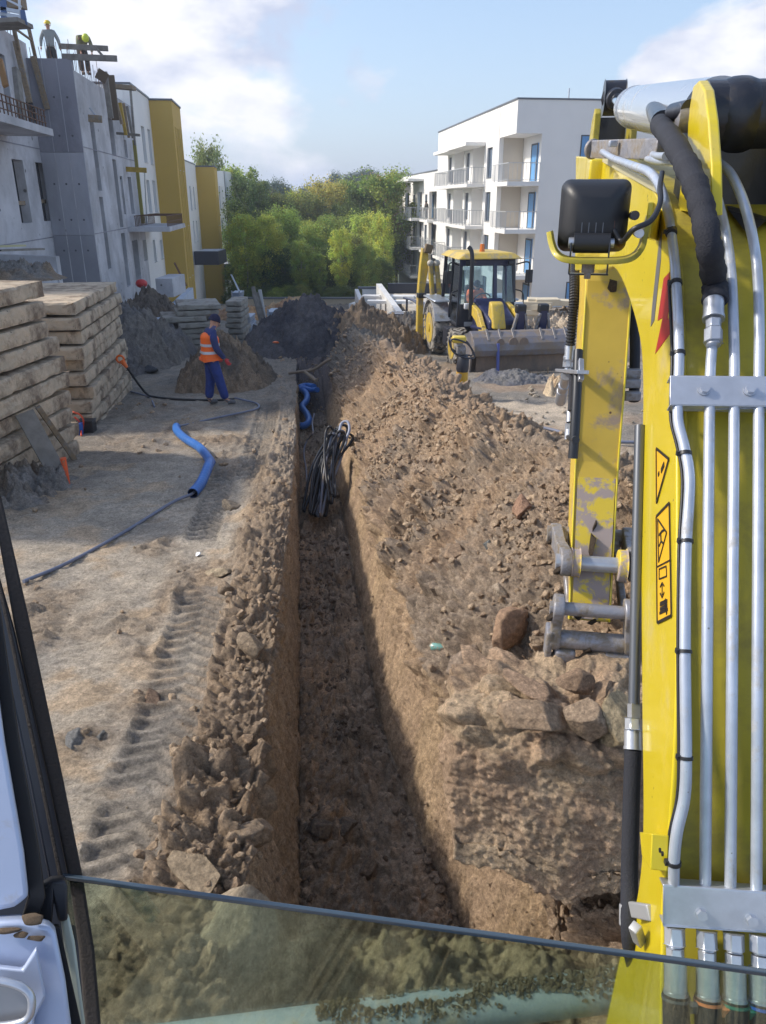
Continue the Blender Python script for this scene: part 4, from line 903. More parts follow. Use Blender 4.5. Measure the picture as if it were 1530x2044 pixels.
for k in range(58):          # the body of the wood, indistinguishable crowns between the named trees
    Y = rt.uniform(68, 104); u = rt.uniform(452, 762)
    sky_v = np.interp(u, [440, 470, 540, 600, 650, 700, 760, 830], [400, 385, 392, 400, 385, 372, 372, 372])
    v = max(sky_v + 6, np.interp(Y, [68, 80, 104], [520, 452, 398]) + rt.uniform(-22, 22))
    tree(u, v, Y, rt.choice([1, 2, 2, 3, 7, 7, 0]), rt.choice(['dark', 'mid', 'mid', 'dark', 'olive', 'light', 'dark', 'mid']), 'leafy tree inside the green wood behind the site, one crown among many', wide=rt.uniform(.8, 1.1), grp='crowns filling the wood')
for k in range(26):
    Y = rt.uniform(61, 65); u = 462 + 315 * k / 25 + rt.uniform(-5, 5)
    tree(u, rt.uniform(568, 585), Y, 5, rt.choice(['dark', 'mid', 'dark', 'olive']), 'low dark bush at the foot of the wood just behind the beige wall', name='bush', grp='bushes behind the beige wall')
for k in range(14):
    u = 475 + 285 * k / 13
    tree(u, 505 + rt.uniform(-14, 14), 67 + rt.uniform(-1, 2), rt.choice([7, 2]), rt.choice(['dark', 'dark', 'mid']), 'leafy tree inside the green wood behind the site, one crown among many', wide=1.1, grp='crowns filling the wood')

# ------------------------------------------------------------------ heaps of soil
def heap(name, label, c, rx, ry, h, cols, seed, n=170, rot=0.0, rough=1.0, base=None, cat='heap', noisew=.25, peak=1.0):
    t = np.linspace(-1.25, 1.25, n); A_, B_ = np.meshgrid(t, t)
    an = np.arctan2(B_, A_); r = np.sqrt(A_ ** 2 + B_ ** 2) * (1 + noisew * fbm(np.cos(an) * 1.3 + seed, np.sin(an) * 1.3, seed, 3))
    x = A_ * rx; y = B_ * ry; prof = np.clip(1 - r, -.25, 1); prof = np.where(prof > 0, prof ** peak, prof)
    z = h * (.72 * prof + .28 * np.sin(np.clip(prof, 0, 1) * np.pi / 2))
    z = np.where(prof > 0, z, h * prof * 2)
    zz = z + h * .55 * fbm(x * 1.1 / max(h, .4) * .7 + seed, y * 1.1 / max(h, .4) * .7, seed + 3, 4) * sm(-.1, .3, prof)
    k = sm(-.05, .12, prof)
    s = max(rx, ry) / n * 2.5
    for sc, w_ in ((.34, .55), (.17, .8), (.09, .9), (.045, .8)):
        if sc > s * 1.0: zz = zz + rough * w_ * sc * lumps(x, y, sc, seed + int(sc * 1000), .7) * k
    xr = x * math.cos(rot) - y * math.sin(rot); yr = x * math.sin(rot) + y * math.cos(rot)
    cs = [np.array(q) for q in cols]; f = sm(-.12, .16, fbm(x * 1.2, y * 1.2, seed + 7, 5, .6))[..., None]; C = 1.6 * (cs[0] * (1 - f) + cs[1] * f); C = C * (1 + .55 * fbm(x * 8, y * 8, seed + 9, 3))[..., None]
    C = np.concatenate([np.clip(C, .01, 1), np.full(C.shape[:2] + (1,), .95)], 2)
    V = np.stack([xr, yr, zz], 2).reshape(-1, 3); idx = np.arange(n * n).reshape(n, n)
    q = np.stack([idx[:-1, :-1], idx[:-1, 1:], idx[1:, 1:], idx[1:, :-1]], 2).reshape(-1, 4)
    pr = prof[:-1, :-1].reshape(-1); q = q[pr > -.22]
    me = mesh_np(name, V, q, SOIL, True, C.reshape(-1, 4)); o = put(name, me); o.location = (c[0], c[1], gz(c[1]) if base is None else base); tag(o, label, cat); return o
BR, GRY, RED, DRK, SND, BLK = (.17, .125, .085), (.16, .15, .14), (.25, .15, .09), (.085, .07, .058), (.36, .25, .15), (.042, .040, .046)
hp1 = PG(622, 706); heap('soil_heap', 'big dark grey heap of wet soil blocking the far end of the trench', (hp1.x - .1, 24.3), 2.3, 2.6, 1.62, [BLK, (.075, .07, .072)], 3, 260, rough=1.1, noisew=.35, peak=.8)
q = PG(690, 690); heap('soil_heap', 'dark brown clod heap joining the ridge right of the big dark heap', (q.x + .7, 23.6), 1.9, 2.4, 1.15, [DRK, BR], 5, 200, rough=1.5, noisew=.4)
q = PG(452, 790); heap('soil_heap', 'low brown soil heap right behind the standing worker', (q.x - .30, 17.9), 1.15, 1.7, .98, [BR, DRK], 7, 240, rough=1.35, noisew=.4)
q = PG(520, 770); heap('soil_heap', 'loose brown clod heap between the worker and the trench edge', (q.x - 1.0, 19.6), .7, 1.8, .5, [BR, GRY], 9, 200, rough=1.4)
q = PY(728, 640, 34); heap('sand_heap', 'pointed light brown sand heap in front of the white garage wing', (q.x, 34), 2.0, 1.8, PY(728, 604, 34).z - gz(34), [SND, (.27, .19, .125)], 13, 140, rough=.5, peak=1.25)
q = PY(590, 615, 47); heap('soil_heap', 'reddish brown soil heap in front of the long beige wall', (q.x + .2, 47), 2.4, 1.5, PY(590, 603, 47).z - gz(47) + .1, [RED, SND], 15, 140, rough=1.4)
q = PY(495, 625, 40); heap('soil_heap', 'orange brown soil heap left of the leaning boards, behind the panel stacks', (q.x - .2, 40), 2.2, 1.8, PY(490, 618, 40).z - gz(40) + .2, [(.30, .18, .09), RED], 17, 130, rough=.8)
q = PG(300, 715); heap('soil_heap', 'grey slope of loose soil between the slab stack and the retaining wall', (q.x - .6, 21.8), 1.9, 3.6, 1.35, [(.085, .08, .08), (.125, .11, .095)], 19, 210, rough=1.3, noisew=.3)
q = PY(310, 600, 27.5); heap('soil_heap', 'dark soil heap on top of the bank against the concrete building', (q.x, 27.0), 1.9, 2.4, PY(310, 574, 27.5).z - gz(27) + .1, [DRK, BR], 21, 190, rough=1.5)
q = PG(1110, 650); heap('soil_heap', 'pale rubble and clod heap behind the loader bucket', (q.x + 2.2, 30.5), 5.2, 3.0, 1.55, [(.34, .28, .21), (.20, .16, .12)], 23, 230, rough=1.9, noisew=.5)
q = PG(820, 660); heap('soil_heap', 'low dark rubble mound left of the loader wheel below the garage', (q.x + .1, 28.0), 2.0, 2.0, .8, [DRK, GRY], 27, 150, rough=1.7)
q = PG(1060, 770); heap('soil_heap', 'small grey mud mound around the blue post in front of the loader bucket', (q.x - .35, q.y + .6), .95, .7, .24, [(.10, .10, .11), (.13, .125, .12)], 29, 120, rough=.45)
q = PG(1130, 790); heap('soil_heap', 'small pale sandy clod pile near the end of the loader bucket', (q.x + .1, q.y + .2), .55, .5, .3, [(.42, .34, .24), SND], 31, 110, rough=1.6)
for (u, v, r, h, sd_) in ((30, 985, .7, .10, 43),):
    q = PG(u, v); heap('soil_heap', 'loose brown earth at the foot of the slab stack ' + ('beside the leaning boards' if u > 100 else 'at its nearest visible corner'), (q.x - (.6 if u > 100 else 0), q.y), r, r * 1.2, h, [BR, GRY], sd_, 110, rough=1.5)

heap('soil_heap', 'rough dug soil piled across the near end of the trench, seen through the tinted glass', (-.05, 1.25), 2.6, 1.80, .66, [(.25, .20, .13), (.17, .13, .09)], 61, 520, rough=.85, base=-1.0, noisew=.12, peak=.3)

# ------------------------------------------------------------------ loose clods strewn on the soil
def clod_mesh(name, seed, n=2, sq=(1, .85, .7)):
    bm = bmesh.new(); bmesh.ops.create_icosphere(bm, subdivisions=n, radius=1.0); g = random.Random(seed)
    pl = [(Vector((g.gauss(0, 1), g.gauss(0, 1), g.gauss(0, 1))).normalized(), g.uniform(.42, .78)) for _ in range(13)]
    co = np.array([v.co for v in bm.verts]); d = .32 * fbm(co[:, 0] * 1.8 + seed, co[:, 1] * 1.8 + co[:, 2] * 1.3, seed, 4, .6) + .10 * fbm(co[:, 0] * 7 + seed, co[:, 1] * 7 + co[:, 2] * 6, seed + 3, 3)
    for v, k in zip(bm.verts, d):
        p = v.co * (1 + k)
        for nrm, dd in pl:
            e = p.dot(nrm)
            if e > dd: p = p - nrm * (e - dd) * .96
        v.co = Vector((p.x * sq[0], p.y * sq[1], p.z * sq[2]))
    if n >= 4:
        for v in bm.verts:
            q = v.co * 5; e = fbm(np.array([q.x + seed]), np.array([q.y + q.z * .7]), seed + 9, 3, .65)[0]; v.co += v.co.normalized() * e * .10
    for e in bm.edges:
        if e.calc_face_angle(0) > R(24): e.smooth = False
    me = bpy.data.meshes.new(name); bm.to_mesh(me); bm.free(); me.polygons.foreach_set('use_smooth', [n >= 3] * len(me.polygons)); return me
def clod_matl(name, c1, c2):
    m = soil_mat(name, False, c1, 4.0, .8); nt = m.node_tree; L = nt.links; oi = nn(nt, 'ShaderNodeObjectInfo'); x = nn(nt, 'ShaderNodeMix', data_type='RGBA'); x.inputs[6].default_value = (*c1, 1); x.inputs[7].default_value = (*c2, 1)
    L.new(oi.outputs['Random'], x.inputs['Factor'])
    for l in list(nt.links):
        if l.from_node.type == 'RGB': s = l.to_socket; L.remove(l); L.new(x.outputs[2], s)
    return m
def scatter(name, label, pts, scl, matl, seed):
    """a cloud of clods as one stuff object (instances made by geometry nodes)"""
    protos = bpy.data.collections.new(name + '_shapes')
    for k in range(6):
        me = clod_mesh('clod', seed + k, 3 if k < 4 else 2, (1, random.uniform(.7, .95), random.uniform(.55, .85))); me.materials.append(matl); o = bpy.data.objects.new('clod_shape', me); protos.objects.link(o)
    me = bpy.data.meshes.new(name); me.vertices.add(len(pts)); me.vertices.foreach_set('co', np.array(pts, np.float32).ravel())
    a = me.attributes.new('scl', 'FLOAT', 'POINT'); a.data.foreach_set('value', np.array(scl, np.float32))
    o = put(name, me); tag(o, label, kind='stuff')
    ng = bpy.data.node_groups.new(name, 'GeometryNodeTree'); ng.interface.new_socket('Geometry', in_out='INPUT', socket_type='NodeSocketGeometry'); ng.interface.new_socket('Geometry', in_out='OUTPUT', socket_type='NodeSocketGeometry')
    n, l = ng.nodes, ng.links; gi, go = n.new('NodeGroupInput'), n.new('NodeGroupOutput'); ci = n.new('GeometryNodeCollectionInfo'); ci.inputs[0].default_value = protos; ci.inputs[1].default_value = True; ci.inputs[2].default_value = True
    ip = n.new('GeometryNodeInstanceOnPoints'); ip.inputs['Pick Instance'].default_value = True; l.new(gi.outputs[0], ip.inputs['Points']); l.new(ci.outputs[0], ip.inputs['Instance'])
    rv = n.new('FunctionNodeRandomValue'); rv.data_type = 'FLOAT_VECTOR'; rv.inputs[0].default_value = (-.7, -.7, 0); rv.inputs[1].default_value = (.7, .7, 6.28); l.new(rv.outputs[0], ip.inputs['Rotation'])
    na = n.new('GeometryNodeInputNamedAttribute'); na.data_type = 'FLOAT'; na.inputs['Name'].default_value = 'scl'; l.new(na.outputs[0], ip.inputs['Scale']); l.new(ip.outputs[0], go.inputs[0])
    md = o.modifiers.new('scatter', 'NODES'); md.node_group = ng; return o
M_CLOD = clod_matl('clod_brown', (.36, .255, .17), (.52, .39, .265)); M_CLODG = clod_matl('clod_dark', (.20, .15, .11), (.32, .245, .18)); M_CLODP = clod_matl('clod_pale', (.36, .31, .25), (.48, .40, .30))
def pick(mask, n, seed, dens):
    g = np.random.default_rng(seed); w_ = (mask * dens).ravel(); w_ = w_ / w_.sum(); i = g.choice(w_.size, n, p=w_); return i
Xg, Zg, Yg = GR['X'], GR['Z'], np.repeat(GR['Y'][:, None], GR['X'].shape[1], 1); zg_ = np.repeat(GR['zone'][None], Xg.shape[0], 0)
gS = GR['S']; area = np.abs(np.gradient(Yg, axis=0) * np.gradient(gS, axis=1))
# density falls with distance like the picture sees it
den = area * np.interp(Yg, [1, 2, 4, 8, 14, 24], [.3, 1, 1, .5, .25, .0])
g0 = np.random.default_rng(77)
def sizes(n, lo, hi, pw, Yv): return (lo + (hi - lo) * g0.random(n) ** pw) * np.interp(Yv, [0, 5, 12, 25], [1, 1, 1.3, 1.9])
def strew(name, label, mask, n, lo, hi, pw, matl, seed, sink=.15):
    i = pick(mask, n, seed, den); x, y, z = Xg.ravel()[i], Yg.ravel()[i], Zg.ravel()[i]; s = sizes(n, lo, hi, pw, y)
    x = x + g0.normal(size=n) * .01; y = y + g0.normal(size=n) * .01; scatter(name, label, np.stack([x, y, z + s * (.55 - sink * 2)], 1), s, matl, seed)
clm = GR['cl']
patchy = np.clip(.15 + 2.2 * (fbm(gS * 1.3, Yg * 1.1, 401, 4) + .12), .05, 1)
strew('loose_clods', 'loose brown clods strewn over the long spoil ridge', (zg_ == 4) * patchy, 15000, .006, .05, 4, M_CLOD, 500)
strew('loose_clods', 'small clods on the back of the spoil ridge', (zg_ == 5) * patchy, 4000, .008, .045, 3.5, M_CLOD, 520)
strew('loose_clods', 'loose clods and crumbs along the left bank of the trench', (zg_ == 0) * (clm ** 2) * patchy, 8000, .006, .05, 4, M_CLOD, 540)
strew('trench_rubble', 'dark clods fallen on the trench floor', (zg_ == 2) * patchy, 8000, .007, .045, 3, M_CLODG, 560)
strew('crumbs', 'pale crumbs of clay on the trodden ground left of the trench', (zg_ == 0) * (1 - clm) * patchy ** 3, 3500, .004, .02, 4, M_CLODP, 580)
strew('wall_crumbs', 'crumbs clinging to the cut faces of the trench', ((zg_ == 3) | (zg_ == 1)) * patchy, 2600, .004, .022, 3, M_CLOD, 600)
strew('far_rubble', 'clods on the ground around the loader', (zg_ == 6) * patchy ** 2 * (Xg < 12), 3000, .01, .06, 3, M_CLODP, 620)

# named big lumps of soil
def big_clod(u, v, Y, r, lab, seed, sq=(1, .9, .75), m_=None, rot=(0, 0, 0)):
    me = clod_mesh('soil_clod', seed, 4, sq); me.materials.append(m_ or soil_mat('clod_%d' % seed, False, (.25, .175, .115) if not m_ else (.2, .2, .2), 60, .8)); o = bpy.data.objects.new('soil_clod', me); COL.objects.link(o)
    p = PY(u, v, Y); o.location = p; o.scale = (r, r, r); o.rotation_euler = rot; return tag(o, lab, 'soil clod')
def onto(u, v, off=0.0):
    """the point of the built soil surface seen at this pixel"""
    r = ray(u, v); t = .6; Ys = GR['Y']
    while t < 60:
        p = CAM + r * t
        if p.z < surf(p.x, p.y) + off: return p
        t += .02 + t * .004
    return p
CL = [(1030, 1262, .21, 'large reddish angular clod left of the bucket pin, tilted on the ridge', 1, (1.25, .7, .85), (.29, .19, .125)),
      (925, 1335, .17, 'grey brown angular clod leaning against the reddish one', 2, (.8, .8, 1.0), (.215, .165, .125)),
      (880, 1180, .12, 'round grey clod on the middle of the ridge slope', 4, (1, .9, .8), (.22, .165, .12)),
      (905, 1110, .14, 'blocky brown clod above the round grey one', 5, (1.1, .8, .75), (.24, .17, .115)),
      (1000, 1180, .10, 'flat pale clod right of the round grey clod', 6, (1.2, .7, .5), (.30, .24, .18)),
      (975, 1092, .07, 'small blue grey stone on the ridge', 7, (1, .8, .8), (.16, .165, .16)),
      (462, 1013, .14, 'single round clod on the trodden clay by the trench edge', 8, (1, .9, .75), (.23, .185, .135)),
      (440, 1145, .17, 'flat overhanging plate of clay near the white scrap', 9, (1.3, .8, .4), (.30, .24, .165)),
      (455, 1180, .10, 'two fist sized clod under the clay plate', 10, (1, .9, .8), (.24, .18, .125)),
      (690, 1650, .11, 'grey rounded clod lying on the near trench floor', 11, (1.1, .9, .7), (.16, .13, .10)),
      (735, 1735, .09, 'round clod on the trench floor beside the right wall', 12, (1, .9, .9), (.19, .145, .105)),
      (640, 1660, .12, 'blocky dark clod on the trench floor by the left wall', 14, (1, .8, .7), (.13, .105, .08)),
      (640, 890, .10, 'pale clod at the trench edge beside the cable coil', 15, (1, .8, .7), (.24, .19, .14)),
      (1040, 1020, .13, 'reddish clod on the upper ridge slope', 16, (1.0, .8, .8), (.27, .165, .11)),
      (500, 1290, .13, 'long clod on the bank above the tyre print', 17, (1.4, .7, .6), (.25, .19, .13)),
      (395, 1755, .16, 'big crumbly clod on the bank just above the glass edge', 18, (1.1, .9, .8), (.26, .2, .135)),
      (505, 1670, .14, 'rough clod hanging over the near left trench edge', 19, (1.2, .9, .7), (.235, .175, .12)),
      (470, 1880, .22, 'largest boulder of clay seen through the tinted glass', 20, (1.0, .9, 1.0), (.26, .21, .15)),
      (300, 1400, .10, 'dark broken clod beside the tyre print', 21, (1.2, .7, .6), (.19, .13, .09)),
      (150, 1478, .09, 'wet grey clod near the cab pillar', 22, (1.2, .8, .6), (.19, .185, .175)),
      (205, 1470, .07, 'smaller wet grey clod next to the one by the pillar', 23, (1.1, .8, .7), (.19, .185, .175))]
for (u, v, r, lab, sd_, sq, cc_) in CL:
    p = onto(u, v, 0); m_ = soil_mat('clod_%d' % sd_, False, tuple(1.4 * q_ for q_ in cc_), 8, 1.0); me = clod_mesh('soil_clod', sd_, 4, sq); me.materials.append(m_)
    o = bpy.data.objects.new('soil_clod', me); COL.objects.link(o); o.location = p + Vector((0, 0, r * .12)); o.scale = (r, r, r); o.rotation_euler = (random.uniform(-.4, .4), random.uniform(-.4, .4), random.uniform(0, 6)); tag(o, lab, 'soil clod')
# ------------------------------------------------------------------ excavator the picture is taken from
M_YP = mat('yellow_paint', (.66, .52, .015), .32, coat=.35, var=.06, vscale=3, dirt=(.46, .37, .13), dscale=3.2, dlo=.54, dhi=.72, bump=.03, bscale=220, speck=((.05, .04, .02), 34, -.36))
M_YPD = mat('shaded_yellow_paint', (.44, .36, .03), .45, coat=.1, var=.12, vscale=5, dirt=(.17, .14, .05), dscale=4.5, dlo=.46, dhi=.72, bump=.05, bscale=90, speck=((.04, .03, .02), 22, -.36))  # yellow darkened for the boom's unlit back face, with grime patches over it
M_YARM = mat('scratched_yellow_paint', (.60, .42, .06), .45, var=.1, vscale=4, dirt=(.33, .25, .19), dscale=3.4, dlo=.54, dhi=.64, bump=.06, bscale=70, speck=((.10, .05, .03), 16, -.34))
M_YWORN = mat('worn_yellow_paint', (.62, .46, .04), .5, dirt=(.33, .27, .25), dscale=6.5, dlo=.46, dhi=.53, bump=.15, bscale=40)
M_STEEL = mat('zinc_steel', (.55, .58, .64), .33, metal=.65, var=.15, vscale=14, bump=.05, bscale=90)
M_TUBE = mat('zinc_tube', (.50, .55, .64), .34, metal=.4, var=.16, vscale=14, dirt=(.36, .34, .31), dscale=11, dlo=.56, dhi=.7, bump=.03, bscale=60, speck=((.22, .22, .22), 60, -.36))
M_LINK = mat('muddy_steel', (.32, .32, .35), .4, metal=.5, dirt=(.20, .165, .12), dscale=9, dlo=.45, dhi=.6, bump=.5, bscale=30, bdist=.012)
M_CHROME = mat('chrome', (.80, .80, .82), .08, metal=1.0)
M_BARREL = mat('grey_cylinder_paint', (.48, .50, .54), .22, metal=.35, coat=.4, bump=.03, bscale=50, dirt=(.35, .31, .24), dscale=5, dlo=.6, dhi=.75)
M_GREASE = mat('greasy_black', (.016, .017, .024), .35, coat=.2, bump=.35, bscale=14, dirt=(.07, .05, .03), dscale=7, dlo=.58, dhi=.7)
M_HOSE = mat('woven_hose', (.018, .020, .030), .75, bump=.5, bscale=260)
M_PLAS = mat('black_plastic', (.020, .021, .025), .45, bump=.06, bscale=200)
M_RUB = mat('rough_rubber', (.040, .034, .032), .85, bump=.6, bscale=240)
M_NAVY = mat('dark_trim', (.022, .026, .040), .3, bump=.05, bscale=50)
M_SILV = mat('silver_cab_paint', (.45, .52, .68), .38, metal=.25, dirt=(.40, .36, .33), dscale=6, dlo=.62, dhi=.75, bump=.04, bscale=80)
M_RED = mat('red_decal', (.40, .03, .03), .35); M_GREYD = mat('grey_decal', (.13, .13, .14), .4); M_ORDEC = mat('orange_decal', (.78, .44, .02), .4); M_INK = mat('black_ink', (.015, .013, .012), .5)
TH = R(9.0); mf = Vector((math.sin(TH), math.cos(TH), 0)); mr_ = Vector((math.cos(TH), -math.sin(TH), 0))
def PC(u, v, c):   # pixel -> point of the machine plane whose sideways offset is c
    r = ray(u, v); return CAM + r * (c / r.dot(mr_))
EX = thing('excavator', 'yellow excavator with zinc tubed boom, muddy arm and tinted cab pane, seen from its cab', 'excavator', (0.3, -.6, 0))
C0, BW = .345, .30
near_ = [(1316, 2140), (1320, 1900), (1322, 1790), (1335, 1650), (1348, 1400), (1350, 1000), (1348, 750), (1345, 600), (1333, 470), (1296, 368), (1215, 312)]
far_ = [(1190, 2140), (1240, 1900), (1272, 1790), (1284, 1650), (1282, 1400), (1280, 1000), (1284, 770), (1272, 650), (1232, 540), (1192, 524), (1152, 510)]
NE = spline([PC(*p, C0) for p in near_], 5); FE_ = spline([PC(*p, C0) for p in far_], 5); n = len(NE)
def strip(A0, B0, off):
    vs = []; fs = []
    for a, b in zip(A0, B0): vs += [a, b, b + off, a + off]
    for i in range(n - 1):
        for k in range(4): fs.append((i * 4 + k, i * 4 + (k + 1) % 4, (i + 1) * 4 + (k + 1) % 4, (i + 1) * 4 + k))
    fs += [(0, 1, 2, 3), tuple((n - 1) * 4 + k for k in (3, 2, 1, 0))]
    return vs, fs
m = MB(); vs, fs = strip(NE, FE_, mr_ * .014); m.add(vs, fs); boom = m.build('boom', M_YP, EX, bevel=.004)
m = MB(); inn = [a + (b - a).normalized() * .016 for a, b in zip(NE, FE_)]; vs, fs = strip([p + mr_ * .0145 for p in inn], [p + mr_ * .0145 for p in [b + (a - b).normalized() * .016 for a, b in zip(NE, FE_)]], mr_ * (BW - .03)); m.add(vs, fs); m.build('boom_plate', M_YPD, boom)
m = MB(); vs, fs = strip([p + mr_ * (BW - .014) for p in NE], [p + mr_ * (BW - .014) for p in FE_], mr_ * .014); m.add(vs, fs); m.build('boom_side_plate', M_YP, boom)
m = MB(); wl_ = [a + (b - a).normalized() * .012 + mr_ * .020 for a, b in zip(NE, FE_)]; m.tube(wl_, .006, 6, rr=[.005 + .0015 * math.sin(i * 2.1) for i in range(n)]); m.build('weld_bead', M_YPD, boom)
def onface(u, v, off=.0):
    i = min(range(n - 1), key=lambda k: abs(((NE[k] + NE[k + 1]) / 2 - CAM).normalized().dot(ray(765, v).normalized()) * 0 + abs(vpix((NE[k] + NE[k + 1]) / 2) - v)))
    a, b = NE[i], NE[i + 1]; nrm = (b - a).cross(mr_).normalized(); nrm = nrm if nrm.dot(CAM - a) > 0 else -nrm
    return PP(u, v, a + nrm * off, nrm)
def vpix(p):
    d = p - CAM; fy = d.y * cp - d.z * sp_; uy = d.y * sp_ + d.z * cp; return 1022 - F * uy / fy
def facepath(pts, off): return spline([onface(u, v, off) for u, v in pts], 8)
def hexnut(mb, a, b, r): mb.tube([a, b], r, 6, smooth=False)
# hydraulic tubes on the boom
T1a = [(1346, 1790), (1346, 1720), (1352, 1660), (1367, 1590), (1370, 1500), (1368, 1300), (1370, 1100), (1377, 960), (1366, 890), (1354, 840), (1354, 780), (1356, 700), (1350, 560), (1340, 460)]
tubes = [[onface(u, v, .034) for u, v in T1a] + [PD(1326, 395, 1.62), PD(1302, 348, 1.72), PD(1262, 330, 2.0), PD(1225, 316, 2.5), PD(1203, 303, 2.75)],
         [onface(u, v, .034) for u, v in ((1408, 1790), (1412, 1300), (1417, 800), (1422, 690), (1424, 650))],
         [onface(u, v, .034) for u, v in ((1458, 1790), (1462, 1300), (1466, 800), (1466, 700), (1461, 560), (1450, 470))] + [PD(1430, 390, 1.62), PD(1412, 345, 1.74)],
         [onface(u, v, .034) for u, v in ((1510, 1790), (1513, 1300), (1515, 800), (1516, 640), (1510, 520))] + [PD(1490, 420, 1.6), PD(1462, 352, 1.7), PD(1436, 325, 1.82)]]
for k, t in enumerate(tubes):
    m = MB(); m.tube(spline(t, 7), .0102, 14); m.build('hydraulic_tube', M_TUBE, boom)
for (a_, b_) in (((1262, 306), (1345, 322)), ((1285, 298), (1330, 312))):
    m = MB(); m.tube(spline([PD(a_[0], a_[1], 2.9), PD((a_[0] + b_[0]) / 2, b_[1] - 2, 2.3), PD(b_[0], b_[1], 1.9)], 6), .010, 12); m.build('hydraulic_tube', M_TUBE, boom)
# ties around the left tube
for v in (462, 565, 705, 905, 1080, 1300, 1512, 1722):
    uu = np.interp(v, [q[1] for q in T1a[::-1]], [q[0] for q in T1a[::-1]]); a = onface(uu, v - 3, .034); b = onface(uu, v + 4, .034); m = MB(); m.cyl(a, b, .0125, 16); m.box(a * .5 + b * .5 - mr_ * .012, (.009, .009, .009)); m.build('cable_tie', M_PLAS, boom)
# thin black wire beside the tube
m = MB(); m.tube(spline([onface(u - 14, v, .012) for u, v in T1a[1:13]], 4), .0035, 6); m.build('wire', M_PLAS, boom)
# clamp plates with bolts
def clamp(u0, v0, u1, v1, bolts, dv):
    a = onface(u0, v0, .046); b = onface(u1 + 90, v0 + dv, .046); c = onface(u0, v1, .046); nrm = (b - a).cross(c - a).normalized(); nrm = nrm if nrm.dot(CAM - a) > 0 else -nrm
    d = b + (c - a); m = MB(); up = (a - c) * .12
    m.hexa([a, b, d, c, a - nrm * .004, b - nrm * .004, d - nrm * .004, c - nrm * .004])
    for s_, t_ in ((a, b), (c, d)):
        m.hexa([s_, t_, t_ - nrm * .03, s_ - nrm * .03, s_ + (a - c) * .06, t_ + (a - c) * .06, t_ - nrm * .03 + (a - c) * .06, s_ - nrm * .03 + (a - c) * .06])
    o = m.build('tube_clamp', M_STEEL, boom, bevel=.003)
    for u, v in bolts:
        p = onface(u, v, .047); q = MB(); q.cyl(p, p + nrm * .003, .0125, 18); q.tube([p + nrm * .003, p + nrm * .010], .0098, 6, smooth=False); q.build('bolt', M_STEEL, boom)
clamp(1338, 752, 1530, 808, [(1406, 778), (1497, 779)], 3)
clamp(1324, 1770, 1530, 1846, [(1400, 1824), (1500, 1836)], 22)
# fittings below the lower clamp and the hoses
ties = [(.10, .11, .13), (.75, .25, .10), (.03, .22, .16), (.03, .13, .55)]
for k, (u, v, w) in enumerate(((1347, 1850, 0), (1411, 1857, 0), (1465, 1862, 0), (1517, 1866, 0))):
    def ff(dv): return onface(u + dv * .02, v + dv, .034)
    m = MB(); hexnut(m, ff(0), ff(36), .0185); q = m.build('union_nut', M_STEEL, boom, bevel=.0015)
    m = MB(); m.cyl(ff(36), ff(41), .013, 16); hexnut(m, ff(41), ff(66), .0160); m.build('union_nut', M_STEEL, boom, bevel=.0015)
    m = MB(); m.cyl(ff(66), ff(132), .0195, 22); m.cyl(ff(128), ff(134), .0215, 22); m.build('crimp_sleeve', M_STEEL, boom)
    m = MB(); m.tube([ff(134), ff(200), ff(280) + mr_ * (.006 * k)], .023, 16); m.build('hydraulic_hose', M_HOSE, boom)
    mt = mat('tie_%d' % k, ties[k], .4); m = MB(); m.cyl(ff(139), ff(145), .0245, 20); p = ff(144) + mr_ * .026 - mf * .012; m.box(p, (.014, .010, .018)); m.build('cable_tie', mt, boom)
# hose from the cylinder down to the second tube
hp_ = [PD(1318, 248, 1.95), PD(1345, 285, 1.72), PD(1378, 345, 1.58), PD(1400, 410, 1.52), PD(1416, 490, 1.50)] + [onface(u, v, .045) for u, v in ((1426, 560), (1428, 602))]
hs_ = spline(hp_, 10); m = MB(); m.tube(hs_, .026, 20, rr=[.0245 + .0014 * math.sin(i * 1.1) + .0012 * math.sin(i * 2.7) for i in range(len(hs_))]); m.build('sleeved_hose', M_HOSE, boom)
m = MB(); f0 = lambda v: onface(1425 - (v - 600) * .01, v, .045); m.cyl(f0(598), f0(636), .0200, 22); m.cyl(f0(632), f0(638), .0215, 22); m.build('crimp_sleeve', M_STEEL, boom)
m = MB(); hexnut(m, f0(640), f0(656), .0155); m.cyl(f0(655), f0(659), .012, 14); hexnut(m, f0(658), f0(684), .0185); m.cyl(f0(684), f0(690), .013, 16); m.build('union_nut', M_STEEL, boom, bevel=.0015)
# stickers on the boom side
def decal(pts, mt, nm, th=.0012, par=None, lift=0.0):
    m = MB(); m.prism([PC(u, v, C0 - lift) for u, v in pts], -mr_ * th); return m.build(nm, mt, par or boom)
def line(pts, w, nm='sticker_print', par=None):
    m = MB()
    for a, b in zip(pts[:-1], pts[1:]):
        A_, B_ = PC(*a, C0 - .0022), PC(*b, C0 - .0022); m.beam(A_, B_, .0012, w, up=(B_ - A_).cross(mr_))
    return m.build(nm, M_INK, par or boom)
decal([(1322, 462), (1317, 480), (1303, 612), (1300, 652), (1307, 640), (1320, 520)], M_GREYD, 'stripe')
decal([(1338, 543), (1326, 556), (1314, 640), (1324, 634), (1309, 706), (1347, 655), (1346, 618), (1333, 640), (1338, 600)], M_RED, 'lightning_sticker')
d1 = decal([(1309, 893), (1335, 916), (1310, 1006)], M_ORDEC, 'warning_sticker'); line([(1310, 895), (1335, 916), (1310.5, 1004), (1310, 895)], .006)
line([(1326, 926), (1320, 940)], .012); line([(1316, 944), (1314, 948)], .009)
